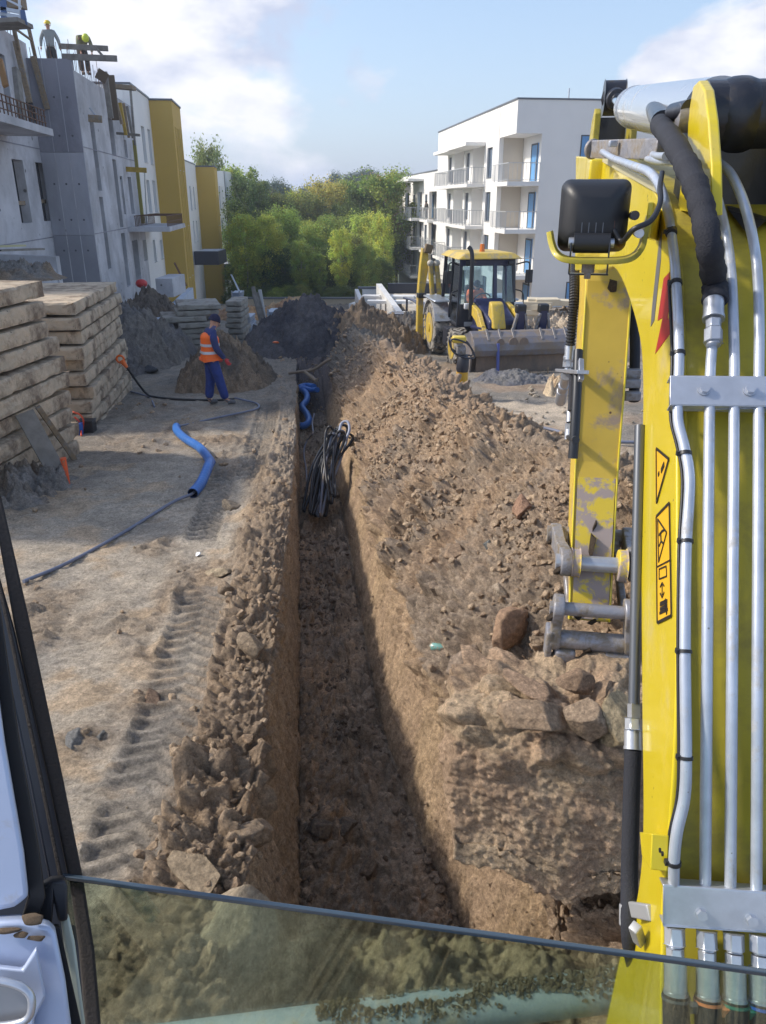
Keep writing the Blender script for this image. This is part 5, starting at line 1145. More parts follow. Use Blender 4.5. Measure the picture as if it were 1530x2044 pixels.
d2 = decal([(1336, 1003), (1309, 1030), (1312, 1245), (1340, 1230)], M_ORDEC, 'warning_sticker'); line([(1336, 1004), (1310, 1031), (1312, 1243), (1340, 1229), (1336, 1004)], .006)
line([(1313, 1036), (1331, 1063), (1315, 1122), (1313, 1036)], .004); line([(1316, 1068), (1322, 1060), (1326, 1058)], .005); line([(1319, 1062), (1320, 1082)], .005); line([(1316, 1090), (1320, 1080), (1325, 1086)], .004); line([(1311, 1132), (1338, 1118)], .003)
line([(1316, 1136), (1330, 1130), (1331, 1150), (1316, 1156), (1316, 1136)], .003); line([(1322, 1166), (1322, 1188)], .003); line([(1318, 1172), (1322, 1163), (1326, 1170)], .003); line([(1318, 1184), (1322, 1193), (1326, 1182)], .003)
line([(1318, 1206), (1332, 1200)], .009); line([(1318, 1216), (1332, 1209)], .007); line([(1317, 1224), (1333, 1216)], .006); line([(1328, 1196), (1331, 1226)], .006)
# small tab low on the boom side
m = MB(); m.prism([PC(u, v, C0 - .002) for u, v in ((1309, 1664), (1336, 1668), (1333, 1740), (1314, 1712))], -mr_ * .03); m.build('bracket_tab', M_YP, boom, bevel=.002)
for u, v in ((1316, 1697), (1321, 1704)): m = MB(); p = PC(u, v, C0 - .034); m.cyl(p, p + mr_ * .003, .004, 8); m.build('bolt', M_INK, boom)
# steel tube and hose running along the far edge of the boom
c1 = C0 - .01
m = MB(); m.tube([PC(1278, 850, c1), PC(1272, 1100, c1), PC(1266, 1405, c1)], .013, 14); m.build('hydraulic_tube', mat('dark_tube', (.12, .13, .15), .35, metal=.5), boom)
m = MB(); a = PC(1266, 1405, c1); b = PC(1266, 1436, c1); m.tube([a, b], .015, 4, smooth=False); m.build('bracket_tab', M_STEEL, boom)
m = MB(); hexnut(m, PC(1265, 1434, c1), PC(1265, 1458, c1), .0200); m.build('union_nut', M_STEEL, boom, bevel=.002)
m = MB(); m.cyl(PC(1264, 1459, c1), PC(1264, 1496, c1), .0195, 20); m.cyl(PC(1264, 1490, c1), PC(1264, 1497, c1), .0205, 20); m.build('crimp_sleeve', M_STEEL, boom)
m = MB(); m.tube(spline([PC(1264, 1497, c1), PC(1260, 1620, c1), PC(1257, 1750, c1), PC(1258, 1870, c1), PC(1272, 1950, C0 + .03), PC(1296, 2060, C0 + .06)], 6), .0185, 16); m.build('hydraulic_hose', M_HOSE, boom)
m = MB(); m.cyl(PC(1258, 1806, c1), PC(1258, 1850, c1), .0225, 20); q = PC(1276, 1840, c1); m.beam(PC(1262, 1815, c1 - .01), PC(1300, 1822, c1 + .01), .012, .03); m.beam(PC(1268, 1850, c1 - .02), PC(1278, 1880, c1), .02, .02); m.build('hose_clamp', mat('pale_clamp', (.42, .43, .45), .45, metal=.4), boom, bevel=.003)

# cylinder bracket plates on the bend and the arm cylinder
pl = [(1421, 430), (1420, 330), (1414, 240), (1406, 180), (1395, 161), (1384, 172), (1374, 230), (1372, 290), (1362, 350), (1352, 420)]
for dc, nm in ((.045, 0), (.245, 1)):
    m = MB()
    P3 = [PC(u, v, C0 + .045) + mr_ * (dc - .045) for u, v in pl]; m.prism(P3, mr_ * .022); m.build('cylinder_bracket', M_YPD if nm else M_YP, boom, bevel=.004)
cc = C0 + .155
eb = PC(1468, 235, cc); m = MB(); m.cyl(eb - mr_ * .075, eb + mr_ * .075, .080, 32); m.ball(eb, (.088, .088, .088), 20, 12); cyb = m.build('arm_cylinder', M_GREASE, EX, 'greasy black cylinder base')
m = MB(); m.cyl(eb - mr_ * .13, eb + mr_ * .13, .032, 18); m.build('pin', M_LINK, cyb)
c_a, c_b = PC(1262, 214, cc), PC(1430, 226, cc); m = MB(); m.tube([c_a, c_a + (c_b - c_a) * .012, c_a + (c_b - c_a) * .05, c_b], .08, 36, rr=[.074, .083, .085, .085]); m.build('cylinder_barrel', M_BARREL, cyb)
for f_ in (.06, .085, .1): m = MB(); p = c_a + (c_b - c_a) * f_; m.cyl(p, p + (c_b - c_a) * .006, .0862, 36); m.build('band', M_STEEL, cyb)
rod_e = PC(1226, 196, cc - .01); m = MB(); m.cyl(c_a, rod_e, .036, 24); m.build('rod', M_CHROME, cyb)
m = MB(); m.cyl(rod_e - mr_ * .055, rod_e + mr_ * .055, .085, 26); m.cyl(rod_e, rod_e + (c_a - rod_e).normalized() * .13, .06, 22, .05); m.build('rod_eye', M_GREASE, cyb, bevel=.006)
m = MB(); p = PD(1322, 244, 1.97); m.cyl(p, PC(1300, 205, cc), .028, 18); m.cyl(PD(1345, 225, 1.9), PD(1378, 218, 1.8), .022, 14); m.build('hose_elbow', M_GREASE, cyb)
m = MB(); m.box(eb + Vector((0, 0, -.17)) + mr_ * .0 + mf * .02, (.21, .12, .26), Matrix.Rotation(-TH, 3, 'Z')); m.build('bracket_web', M_GREASE, boom, bevel=.01)
m = MB(); m.prism([onface(u, v, .004) for u, v in ((1415, 330), (1530, 320), (1560, 470), (1530, 440), (1495, 470), (1455, 420))], mf * -.001); m.build('grease_stain', M_GREASE, boom)
# cross bracket over the bend carrying the tubes
a = PD(1186, 298, 2.85); b = PD(1320, 297, 2.35); m = MB(); m.beam(a, b, .03, .06, up=(0, 0, 1)); q = PD(1180, 298, 2.88); m.cyl(q - mf * .02, a, .035, 16); m.build('tube_bracket', M_LINK, boom, bevel=.004)
for u in (1224, 1274): m = MB(); p = PD(u, 287, 2.6); m.box(p, (.028, .02, .02)); m.build('clip', M_STEEL, boom, bevel=.003)

# arm
ca_, w0_, w1_ = .42, .245, .212
ap = [(1178, 300), (1172, 560), (1160, 760), (1150, 920), (1143, 1080), (1137, 1236)]
AL = [PC(u, v, ca_) for u, v in ap]; dep = [.50, .44, .38, .32, .27, .22]; wd = [w0_, w0_, .24, .232, .222, w1_]
m = MB(); vs = []; fs = []
adir = (AL[-1] - AL[1]).normalized(); back = adir.cross(mr_).normalized(); back = back if back.y > 0 else -back
for p, d_, w_ in zip(AL, dep, wd): vs += [p, p + mr_ * w_, p + mr_ * w_ + back * d_, p + back * d_]
for i in range(len(AL) - 1):
    for k in range(4): fs.append((i * 4 + k, i * 4 + (k + 1) % 4, (i + 1) * 4 + (k + 1) % 4, (i + 1) * 4 + k))
fs += [(0, 1, 2, 3), tuple((len(AL) - 1) * 4 + k for k in (3, 2, 1, 0))]
m.add(vs, fs); arm = m.build('arm', M_YARM, EX, bevel=.006)
m = MB(); f1_ = -back * .003
def armpt(i, s, o=0.0):    # station i (float), side fraction s on the face towards the cab
    k = min(int(i), len(AL) - 2); t = i - k; return AL[k].lerp(AL[k + 1], t) + mr_ * ((wd[k] * (1 - t) + wd[k + 1] * t) * s) - back * o
m.add([armpt(3.2, .06, .0035), armpt(3.2, .94, .0035), armpt(4.98, .94, .0035), armpt(4.98, .06, .0035), armpt(3.2, .06, .001), armpt(3.2, .94, .001), armpt(4.98, .94, .001), armpt(4.98, .06, .001)], [(0, 1, 2, 3), (0, 1, 5, 4), (1, 2, 6, 5), (2, 3, 7, 6), (3, 0, 4, 7)]); m.build('worn_plate', M_YWORN, arm)
for s_ in (-.004, .98): m = MB(); m.tube([armpt(i, s_, .002) for i in np.linspace(.9, 5, 12)], .006, 6); m.build('weld_bead', M_YP, arm)
me_ = clod_mesh('mud_patch', 91, 3, (1, .6, .9)); me_.materials.append(SOIL if False else soil_mat('arm_mud', False, (.10, .075, .055), 60, .9))
for (i_, s_, sc_) in ((4.05, .42, (.075, .03, .10)), (3.8, .5, (.035, .02, .05)), (1.05, .55, (.06, .035, .05)), (5.0, .6, (.05, .02, .02)), (4.95, .25, (.04, .02, .03))):
    o = bpy.data.objects.new('mud_patch', me_); COL.objects.link(o); o.parent = arm; o.location = armpt(i_, s_, .004) - ORG['excavator']; o.scale = sc_; o.rotation_euler = (.3, .1, i_ * 2)
# upper lugs of the arm
for sx, nm in ((-.005, 0), (.20, 1)):
    lp = [(1181, 310), (1196, 300), (1202, 250), (1206, 190), (1200, 168), (1190, 168), (1186, 200), (1180, 260), (1172, 330)]
    P3 = [PC(u, v, ca_) + mr_ * sx + (back * -.02) for u, v in lp]; m = MB(); q = sorted(P3, key=lambda p: p.z); top = PC(1198, 166, ca_ + sx).z - (.08 if nm == 0 else .30)
    base = PC(1180, 330, ca_) + mr_ * sx; m.prism([base + back * -.02, base + back * .42, Vector((0, 0, top - base.z - .05)) + base + back * .24, Vector((0, 0, top - base.z)) + base + back * .17, Vector((0, 0, top - base.z)) + base + back * .05, Vector((0, 0, top - base.z - .05)) + base], mr_ * .035); m.build('arm_lug', M_YPD, arm, bevel=.006)
m = MB(); base = PC(1180, 330, ca_) + mr_ * .031 + back * .22; m.prism([base, base + back * .03, base + back * .03 + Vector((0, 0, .36)), base + Vector((0, 0, .36))], mr_ * .165); m.build('arm_web', M_GREASE, arm)
# boom end beside the arm
m = MB(); P4 = [PC(u, v, C0 + .0) for u, v in ((1150, 312), (1215, 318), (1260, 380), (1262, 520), (1200, 540), (1148, 540))]; m.prism(P4, mr_ * .03); m.build('boom_tip_plate', M_YP, boom, bevel=.006)
m = MB(); p = PC(1170, 335, C0 - .004); q = PC(1170, 360, C0 - .02); m.box(PC(1188, 345, C0 - .02), (.06, .16, .10), Matrix.Rotation(-TH, 3, 'Z')); m.build('stop_block', M_YP, boom, bevel=.01)
m = MB(); m.beam(PC(1205, 318, C0 - .006), PC(1318, 378, C0 - .006), .008, .018); m.build('gutter_strip', mat('bare_edge', (.55, .50, .30), .4, metal=.2), boom)

# hoses and couplings on the arm's left flank
def AP(u, v, o=0.0): return PC(u, v, ca_ - .03 - o)
cor = [AP(1146, 528), AP(1147, 560), AP(1146, 600), AP(1143, 640), AP(1139, 690)]; cs = spline(cor, 24)
m = MB(); m.tube(cs, .027, 14, rr=[.031 if (i % 3) else .024 for i in range(len(cs))], smooth=False); m.build('corrugated_hose', M_PLAS, arm)
m = MB(); m.cyl(AP(1138, 690), AP(1136, 718), .031, 18, .028); m.cyl(AP(1136, 713), AP(1136, 718), .034, 18); m.build('crimp_sleeve', M_STEEL, arm)
m = MB(); hexnut(m, AP(1135, 719), AP(1134, 733), .034); m.cyl(AP(1134, 733), AP(1133, 745), .02, 12); m.build('union_nut', M_STEEL, arm, bevel=.003)
m = MB(); m.beam(AP(1117, 739), AP(1164, 743), .06, .02); m.beam(AP(1150, 718), AP(1150, 745), .02, .02, up=(0, 1, 0)); m.beam(AP(1160, 718), AP(1160, 760), .025, .025, up=(0, 1, 0)); m.build('coupling_bracket', M_STEEL, arm, bevel=.003)
m = MB(); m.cyl(AP(1130, 750), AP(1126, 768), .030, 18); m.cyl(AP(1126, 768), AP(1123, 780), .033, 18); m.cyl(AP(1123, 780), AP(1119, 802), .036, 18, .038); m.build('quick_coupling', M_STEEL, arm, bevel=.003)
m = MB(); m.tube([AP(1143, 748), AP(1140, 820)], .018, 12); m.build('hydraulic_hose', M_HOSE, arm)
m = MB(); m.cyl(AP(1139, 820), AP(1138, 843), .022, 14); hexnut(m, AP(1138, 845), AP(1137, 858), .026); m.cyl(AP(1137, 858), AP(1136, 878), .026, 14); m.build('crimp_sleeve', M_STEEL, arm)
m = MB(); m.tube([AP(1155, 700), AP(1152, 780), AP(1148, 860), AP(1144, 915)], .026, 12); m.tube([AP(1136, 872), AP(1150, 878)], .02, 10); m.build('hydraulic_tube', mat('dark_tube2', (.035, .038, .045), .4, metal=.3), arm)
m = MB(); m.tube([AP(1265, 560, -.35), AP(1268, 700, -.35), AP(1266, 800, -.35)], .03, 12, rr=[.03, .03, .03]); m.build('hydraulic_hose', M_HOSE, arm)
for v in (745, 765, 790): m = MB(); m.box(AP(1262, v, -.33), (.09, .05, .05)); m.build('coupling', M_LINK, arm, bevel=.006)

# bucket linkage, caked with mud
def LP(u, v, c, o=0.0): return PC(u, v, c) + back * o
cl_ = ca_ - .0
def link_plate(pts, c, th, nm, mt=M_LINK):
    m = MB(); m.prism([PC(u, v, c) for u, v in pts], mr_ * th); return m.build(nm, mt, arm, bevel=.01)
def rlink(P0, P1, r0, r1, th, nm, mt=M_LINK):
    """dog bone link between two pins, in the plane normal to mr_"""
    ax = (P1 - P0).normalized(); pe_ = ax.cross(mr_).normalized(); q = []
    for k in range(9): a = math.pi * (.5 + k / 8); q.append(P0 + ax * math.cos(a) * r0 + pe_ * math.sin(a) * r0)
    q.append(P0.lerp(P1, .5) - pe_ * min(r0, r1) * .62)
    for k in range(9): a = math.pi * (1.5 + k / 8); q.append(P1 + ax * math.cos(a) * r1 + pe_ * math.sin(a) * r1)
    q.append(P0.lerp(P1, .5) + pe_ * min(r0, r1) * .62)
    m = MB(); m.prism(q, mr_ * th); return m.build(nm, mt, arm, bevel=.008)
c2 = ca_ - .10
p1 = LP(1108, 1060, c2, .30); p2 = LP(1122, 1120, c2 + .03, .14); p3 = LP(1108, 1215, c2 + .02, .14)
rlink(p1, p2, .065, .075, .06, 'link'); rlink(p1 + mr_ * .40, p2 + mr_ * .36, .065, .08, .06, 'link')
m = MB(); m.cyl(p1 - mr_ * .02, p1 + mr_ * .46, .05, 22); m.build('pin', M_LINK, arm)
m = MB(); m.cyl(p2 - mr_ * .02, p2 + mr_ * .45, .042, 20); m.cyl(p2 + mr_ * .40, p2 + mr_ * .49, .05, 20); m.build('pin', M_STEEL, arm)
m = MB(); m.cyl(p2 + mr_ * .062, p2 + mr_ * .105, .075, 22); m.cyl(p2 + mr_ * .30, p2 + mr_ * .345, .085, 22); m.build('pin_boss', M_YWORN, arm, bevel=.008)
rlink(p1 + mr_ * .062, p3 + mr_ * .07, .05, .05, .035, 'link'); rlink(p1 + mr_ * .34, p3 + mr_ * .36, .05, .05, .035, 'link')
b1 = LP(1108, 1215, c2, .13); b2 = LP(1098, 1275, c2 - .005, .05)
rlink(b1, b2, .075, .06, .055, 'coupler_plate'); rlink(b1 + mr_ * .36, b2 + mr_ * .38, .075, .06, .055, 'coupler_plate')
m = MB(); m.cyl(b1 - mr_ * .015, b1 + mr_ * .43, .035, 18); m.cyl(b1 + mr_ * .41, b1 + mr_ * .45, .045, 6); m.build('pin', M_LINK, arm)
m = MB(); m.cyl(b2 + mr_ * .02, b2 + mr_ * .42, .050, 24); m.build('coupler_tube', M_LINK, arm)
b3 = b2 + Vector((0, 0, -.09)) + mf * .02
for a_, b_ in ((.03, .14), (.28, .42)): m = MB(); m.beam(b3 + mr_ * a_, b3 + mr_ * b_, .16, .10); m.build('bucket_lug', M_LINK, arm, bevel=.02)
for s_ in (-.02, .41): m = MB(); m.prism([b2 + mr_ * s_ + Vector((0, 0, .06)) - mf * .06, b2 + mr_ * s_ + Vector((0, 0, .06)) + mf * .07, b2 + mr_ * s_ + Vector((0, 0, -.14)) + mf * .09, b2 + mr_ * s_ + Vector((0, 0, -.16)) - mf * .05], mr_ * .035); m.build('coupler_plate', M_LINK, arm, bevel=.012)
for q_, s_ in ((p1, .05), (p2, .06), (b1, .06), (b2 + mr_ * .2, .05), (b1 + mr_ * .4, .05), (b3 + mr_ * .2, .07), (b1 + mr_ * .2 + mf * .1, .06)):
    o = bpy.data.objects.new('mud_patch', me_); COL.objects.link(o); o.parent = arm; o.location = q_ - mf * .03 - Vector((0, 0, .03)) - ORG['excavator']; o.scale = (s_ * .8, s_ * .8, s_ * .7); o.rotation_euler = (s_ * 30, 1, s_ * 50)

# work lamp on its curved yellow plate
ld = 1.62
lc = PD(1186, 431, ld); fw = (lc - CAM).normalized(); lx = mr_; lz = lx.cross(fw).normalized(); lz = lz if lz.z > 0 else -lz; LR = Matrix((lx, fw, lz)).transposed()
lamp = MB(); s_ = .0715
def rring(h, o, r=.3, k=6):
    pts = []
    for cx_, cz_, a0 in ((1, 1, 0), (-1, 1, 90), (-1, -1, 180), (1, -1, 270)):
        for i in range(k): a = R(a0 + 90 * i / (k - 1)); pts.append(lc + LR @ Vector(((cx_ * (1 - r) + math.cos(a) * r) * h, o, (cz_ * (1 - r) + math.sin(a) * r) * h)))
    return pts
rs = [rring(s_ * .50, -.058), rring(s_ * .80, -.040, .28), rring(s_ * .97, -.012, .26), rring(s_, .01, .26), rring(s_, .05, .26), rring(s_ * .93, .058, .26)]
vs = [p for r_ in rs for p in r_]; K = len(rs[0]); fs = [(i * K + j, i * K + (j + 1) % K, (i + 1) * K + (j + 1) % K, (i + 1) * K + j) for i in range(len(rs) - 1) for j in range(K)] + [tuple(range(K))[::-1], tuple(range((len(rs) - 1) * K, len(rs) * K))]
lamp.add(vs, fs, True); wl2 = lamp.build('work_lamp', M_PLAS, EX)
m = MB(); m.add(rring(s_ * .9, .059), [tuple(range(K))]); m.build('lens', mat('lamp_lens', (.6, .62, .65), .1), wl2)
for k in range(4): m = MB(); m.box(lc + LR @ Vector((-.022 + k * .014, -.052, -.035)), (.002, .014, .045), LR); m.build('fin', mat('fin_grey', (.12, .13, .15), .4), wl2)
m = MB(); a = lc + LR @ Vector((-.036, -.055, -.052)); b = lc + LR @ Vector((.036, -.055, -.052)); m.cyl(a, b, .020, 20); m.build('hinge', M_PLAS, wl2)
m = MB(); m.cyl(a - lx * .010, a, .011, 6); m.cyl(b, b + lx * .009, .010, 6); m.build('bolt', M_STEEL, wl2)
m = MB()
for s2 in (-.040, .037): m.box(lc + LR @ Vector((s2, -.060, -.082)), (.003, .034, .062), LR)
m.box(lc + LR @ Vector((0, -.060, -.113)), (.080, .034, .003), LR); m.build('lamp_bracket', M_NAVY, wl2, bevel=.001)
m = MB(); m.box(lc + LR @ Vector((.035, -.046, -.020)), (.016, .014, .022), LR); m.build('plug', mat('dark_red_plug', (.09, .03, .02), .5), wl2)
wr = spline([lc + LR @ Vector((.042, -.052, -.026)), lc + LR @ Vector((.060, -.064, -.048)), PD(1265, 458, 1.5), PD(1300, 440, 1.5), PD(1318, 405, 1.52), PD(1318, 372, 1.56), PD(1322, 345, 1.62)], 8)
m = MB(); m.tube(wr, .0055, 10); m.build('cable', M_PLAS, wl2)
# the curved plate
pts_ = spline([PD(1097, 462, 1.62), PD(1102, 488, 1.6), PD(1112, 508, 1.58), PD(1135, 519, 1.57), PD(1190, 521, 1.56), PD(1240, 520, 1.55), PD(1266, 512, 1.56), PD(1282, 492, 1.58), PD(1289, 462, 1.6), PD(1298, 430, 1.62)], 5)
wid_ = fw * .085; m = MB(); vs = []
for p in pts_: vs += [p - wid_ * .35, p + wid_ * .75]
tn = []
for i in range(len(pts_)):
    t_ = (pts_[min(i + 1, len(pts_) - 1)] - pts_[max(i - 1, 0)]).normalized(); tn.append(t_.cross(fw).normalized())
vs2 = []
for p, n_ in zip(pts_, tn):
    n_ = n_ * .005; vs2 += [p - wid_ * .35 + n_, p + wid_ * .75 + n_, p + wid_ * .75 - n_, p - wid_ * .35 - n_]
fs = [(i * 4 + k, i * 4 + (k + 1) % 4, (i + 1) * 4 + (k + 1) % 4, (i + 1) * 4 + k) for i in range(len(pts_) - 1) for k in range(4)] + [(0, 1, 2, 3), tuple((len(pts_) - 1) * 4 + k for k in (3, 2, 1, 0))]
m.add(vs2, fs, True); lpz = m.build('lamp_plate', M_YPD, EX, bevel=.001)
m = MB(); q = PD(1296, 440, 1.6); m.beam(q, PC(1312, 450, C0 - .002), .012, .07, up=(0, 0, 1)); m.build('mounting_foot', M_YP, lpz, bevel=.003)
for u, v in ((1268, 430), (1277, 466)): m = MB(); p = PD(u, v, 1.53); m.cyl(p, p + fw * .09, .009, 18); m.tube([p - fw * .008, p], .008, 6, smooth=False); m.build('bolt', M_GREASE if v < 450 else M_STEEL, lpz)
m = MB(); p = PD(1175, 528, 1.58); m.cyl(p + Vector((0, 0, .008)), p - Vector((0, 0, .016)), .013, 6); m.cyl(p - Vector((0, 0, .016)), p - Vector((0, 0, .028)), .007, 10); m.build('bolt', M_LINK, lpz)

# ------------------------------------------------------------------ cab: pillar, open front window, rail
cabp = MB()
def slab(nm, pts, d, th, mt, par=None, bev=.002, dd=None):
    q = [PD(u, v, (dd[i] if dd else d)) for i, (u, v) in enumerate(pts)]; m = MB(); m.prism(q, fw0 * th); return m.build(nm, mt, par or EX, bevel=bev)
fw0 = ray(60, 1500).normalized()
pil = slab('cab_pillar', [(-140, 980), (-40, 1010), (28, 1250), (100, 1560), (148, 1780), (165, 1900), (178, 2100), (60, 2100), (-140, 2100)], .98, .05, M_NAVY)
slab('door_seal', [(-18, 985), (2, 985), (60, 1240), (128, 1560), (168, 1760), (190, 1900), (207, 2100), (176, 2100), (160, 1900), (140, 1765), (98, 1560), (28, 1240)], .95, .06, M_RUB, pil, .004)
for k_, (o_, w_) in enumerate(((-14, 9), (-38, 5))):
    base_ = [(2, 985), (60, 1240), (128, 1560), (168, 1760)]
    slab('trim_rib', [(u - 26 + o_, v) for u, v in base_] + [(u - 26 + o_ - w_, v) for u, v in base_[::-1]], .945, .02, M_NAVY if k_ else M_RUB, pil, .002)
slab('door_edge', [(-60, 1180), (-28, 1200), (10, 1480), (48, 1700), (58, 1790), (30, 1812), (-60, 1830)], .86, .03, M_SILV, pil, .006)
slab('door_recess', [(-28, 1140), (-4, 1180), (40, 1480), (78, 1690), (92, 1790), (70, 1850), (40, 1850), (58, 1790), (48, 1700), (10, 1480), (-26, 1205)], .88, .03, M_INK, pil, .002)
slab('lower_frame', [(-60, 1842), (40, 1836), (100, 1848), (112, 1862), (132, 1960), (150, 2100), (-60, 2100)], .84, .04, M_SILV, pil, .006)
slab('latch_cover', [(-60, 1924), (46, 1936), (74, 1892), (76, 1906), (92, 1990), (70, 2032), (62, 2100), (-60, 2100)], .82, .015, M_SILV, pil, .003)
m = MB(); hc = spline([PD(u, v, .78) for u, v in ((-40, 1952), (20, 1962), (52, 1976), (64, 1998), (58, 2030), (30, 2044), (-40, 2052))], 6); m.tube(hc, .004, 10); m.build('door_handle', M_STEEL, pil)
slab('handle_pan', [(-40, 1955), (20, 1965), (50, 1978), (62, 1998), (56, 2028), (30, 2040), (-40, 2048)], .79, .01, mat('handle_plastic', (.25, .26, .28), .4), pil, .002)
slab('channel', [(108, 1850), (120, 1852), (175, 2100), (128, 2100)], .87, .02, M_INK, pil, .001)
slab('white_seal', [(121, 1832), (138, 1826), (150, 1880), (178, 2100), (156, 2100), (138, 1960)], .90, .02, mat('pale_seal', (.50, .55, .48), .5), pil, .004)
for (u, v, r_, s__) in ((75, 1872, .008, 95), (45, 1866, .007, 96), (20, 1858, .009, 97), (62, 1836, .012, 98)):
    me2 = clod_mesh('mud_patch', s__, 3, (1, .5, .6)); me2.materials.append(soil_mat('cab_mud', False, (.25, .18, .12), 200, .6) if 'cab_mud' not in bpy.data.materials else bpy.data.materials['cab_mud']); o = bpy.data.objects.new('mud_patch', me2); COL.objects.link(o); o.parent = pil; o.location = PD(u, v, .835) - ORG['excavator']; o.scale = (r_ * 1.5, r_, r_)
# window pane standing across the lower opening
g0_ = PD(122, 1758, .95); zt_ = g0_.z; g1_ = g0_ + mr_ * 1.02
dn = Vector((0, 0, -1)) * .62 - mf * .03
m = MB(); m.hexa([g0_ + dn, g1_ + dn, g1_ + dn + mf * .0055, g0_ + dn + mf * .0055, g0_, g1_, g1_ + mf * .0055, g0_ + mf * .0055]); gp = m.build('window_pane', glass('tinted_glass', (.86, .945, .87), .01, .5, .0), EX)
m = MB(); m.hexa([g0_ + Vector((0, 0, .0015)), g1_ + Vector((0, 0, .0015)), g1_ + mf * .0055 + Vector((0, 0, .0015)), g0_ + mf * .0055 + Vector((0, 0, .0015)), g0_ + Vector((0, 0, .0075)), g1_ + Vector((0, 0, .0075)), g1_ + mf * .0055 + Vector((0, 0, .0075)), g0_ + mf * .0055 + Vector((0, 0, .0075))])
m.build('glass_edge', mat('glass_rim', (.05, .075, .10), .12, spec=.9), gp, bevel=.0012)
slab('corner_guard', [(62, 1802), (78, 1775), (104, 1760), (130, 1757), (136, 1770), (136, 1838), (118, 1842), (108, 1800), (104, 1854), (64, 1846)], .89, .05, M_PLAS, gp, .004)
# blue grey rail in front of the cab, with soil on it
ra, rb = PD(330, 2085, 2.15), PD(1290, 1968, 2.02); rail = MB(); rail.tube([ra - (rb - ra) * .3, ra, rb, rb + (rb - ra) * .2], .052, 26); rl = rail.build('front_rail', mat('blue_grey_paint', (.25, .31, .33), .4, dirt=(.30, .26, .17), dscale=8, dlo=.5, dhi=.65, bump=.1, bscale=60), EX)
pp = []; ss = []
for k in range(2600):
    t = .34 + .62 * random.random(); a = random.gauss(0, .42); 
    if fbm(np.array([t * 9.]), np.array([a * 2.]), 900, 3)[0] < -.12: continue
    c_ = ra.lerp(rb, t); ax = (rb - ra).normalized(); up = Vector((0, 0, 1)); up = (up - ax * up.dot(ax)).normalized(); sd_ = ax.cross(up)
    pp.append(c_ + (up * math.cos(a) - sd_ * math.sin(a)) * (.053 + .01 * random.random() * max(0, 1 - abs(a)))); ss.append(.002 + .008 * random.random() ** 3)
M_RAILCL = clod_matl('rail_dirt', (.26, .21, .13), (.34, .28, .18)); scatter('rail_soil', 'crumbled soil lying along the blue grey rail in front of the cab', [tuple(p) for p in pp], ss, M_RAILCL, 930)
# ------------------------------------------------------------------ people
SKIN = mat('skin', (.50, .28, .20), .55, spec=.3)
def skin_mesh(name, joints, edges, root, sub=2, m=None, parent=None, label=None, squash=None, loc=None):
    """one continuous surface grown round a skeleton; joints: {key: (point, radius)}; built in world coordinates"""
    keys = list(joints); me = bpy.data.meshes.new(name); og = ORG[parent.name] if parent else Vector((0, 0, 0))
    me.from_pydata([tuple(Vector(joints[k][0]) - og) for k in keys], [(keys.index(a), keys.index(b)) for a, b in edges], [])
    o = bpy.data.objects.new(name, me); COL.objects.link(o)
    md = o.modifiers.new('skin', 'SKIN'); md.use_smooth_shade = True
    for k, v in zip(keys, me.skin_vertices[0].data):
        r = joints[k][1]; v.radius = (r, r) if not hasattr(r, '__len__') else r; v.use_root = (k == root)
    s = o.modifiers.new('sub', 'SUBSURF'); s.levels = s.render_levels = sub
    dg = bpy.context.evaluated_depsgraph_get(); em = bpy.data.meshes.new_from_object(o.evaluated_get(dg)); bpy.data.objects.remove(o)
    em.name = name; em.materials.clear(); em.materials.append(m); em.polygons.foreach_set('use_smooth', [True] * len(em.polygons))
    r = put(name, em, parent, label); return r
def tf(org, yaw, s):
    c, n = math.cos(yaw), math.sin(yaw)
    return lambda x, y, z: Vector(org) + Vector((x * c - y * n, x * n + y * c, z)) * s
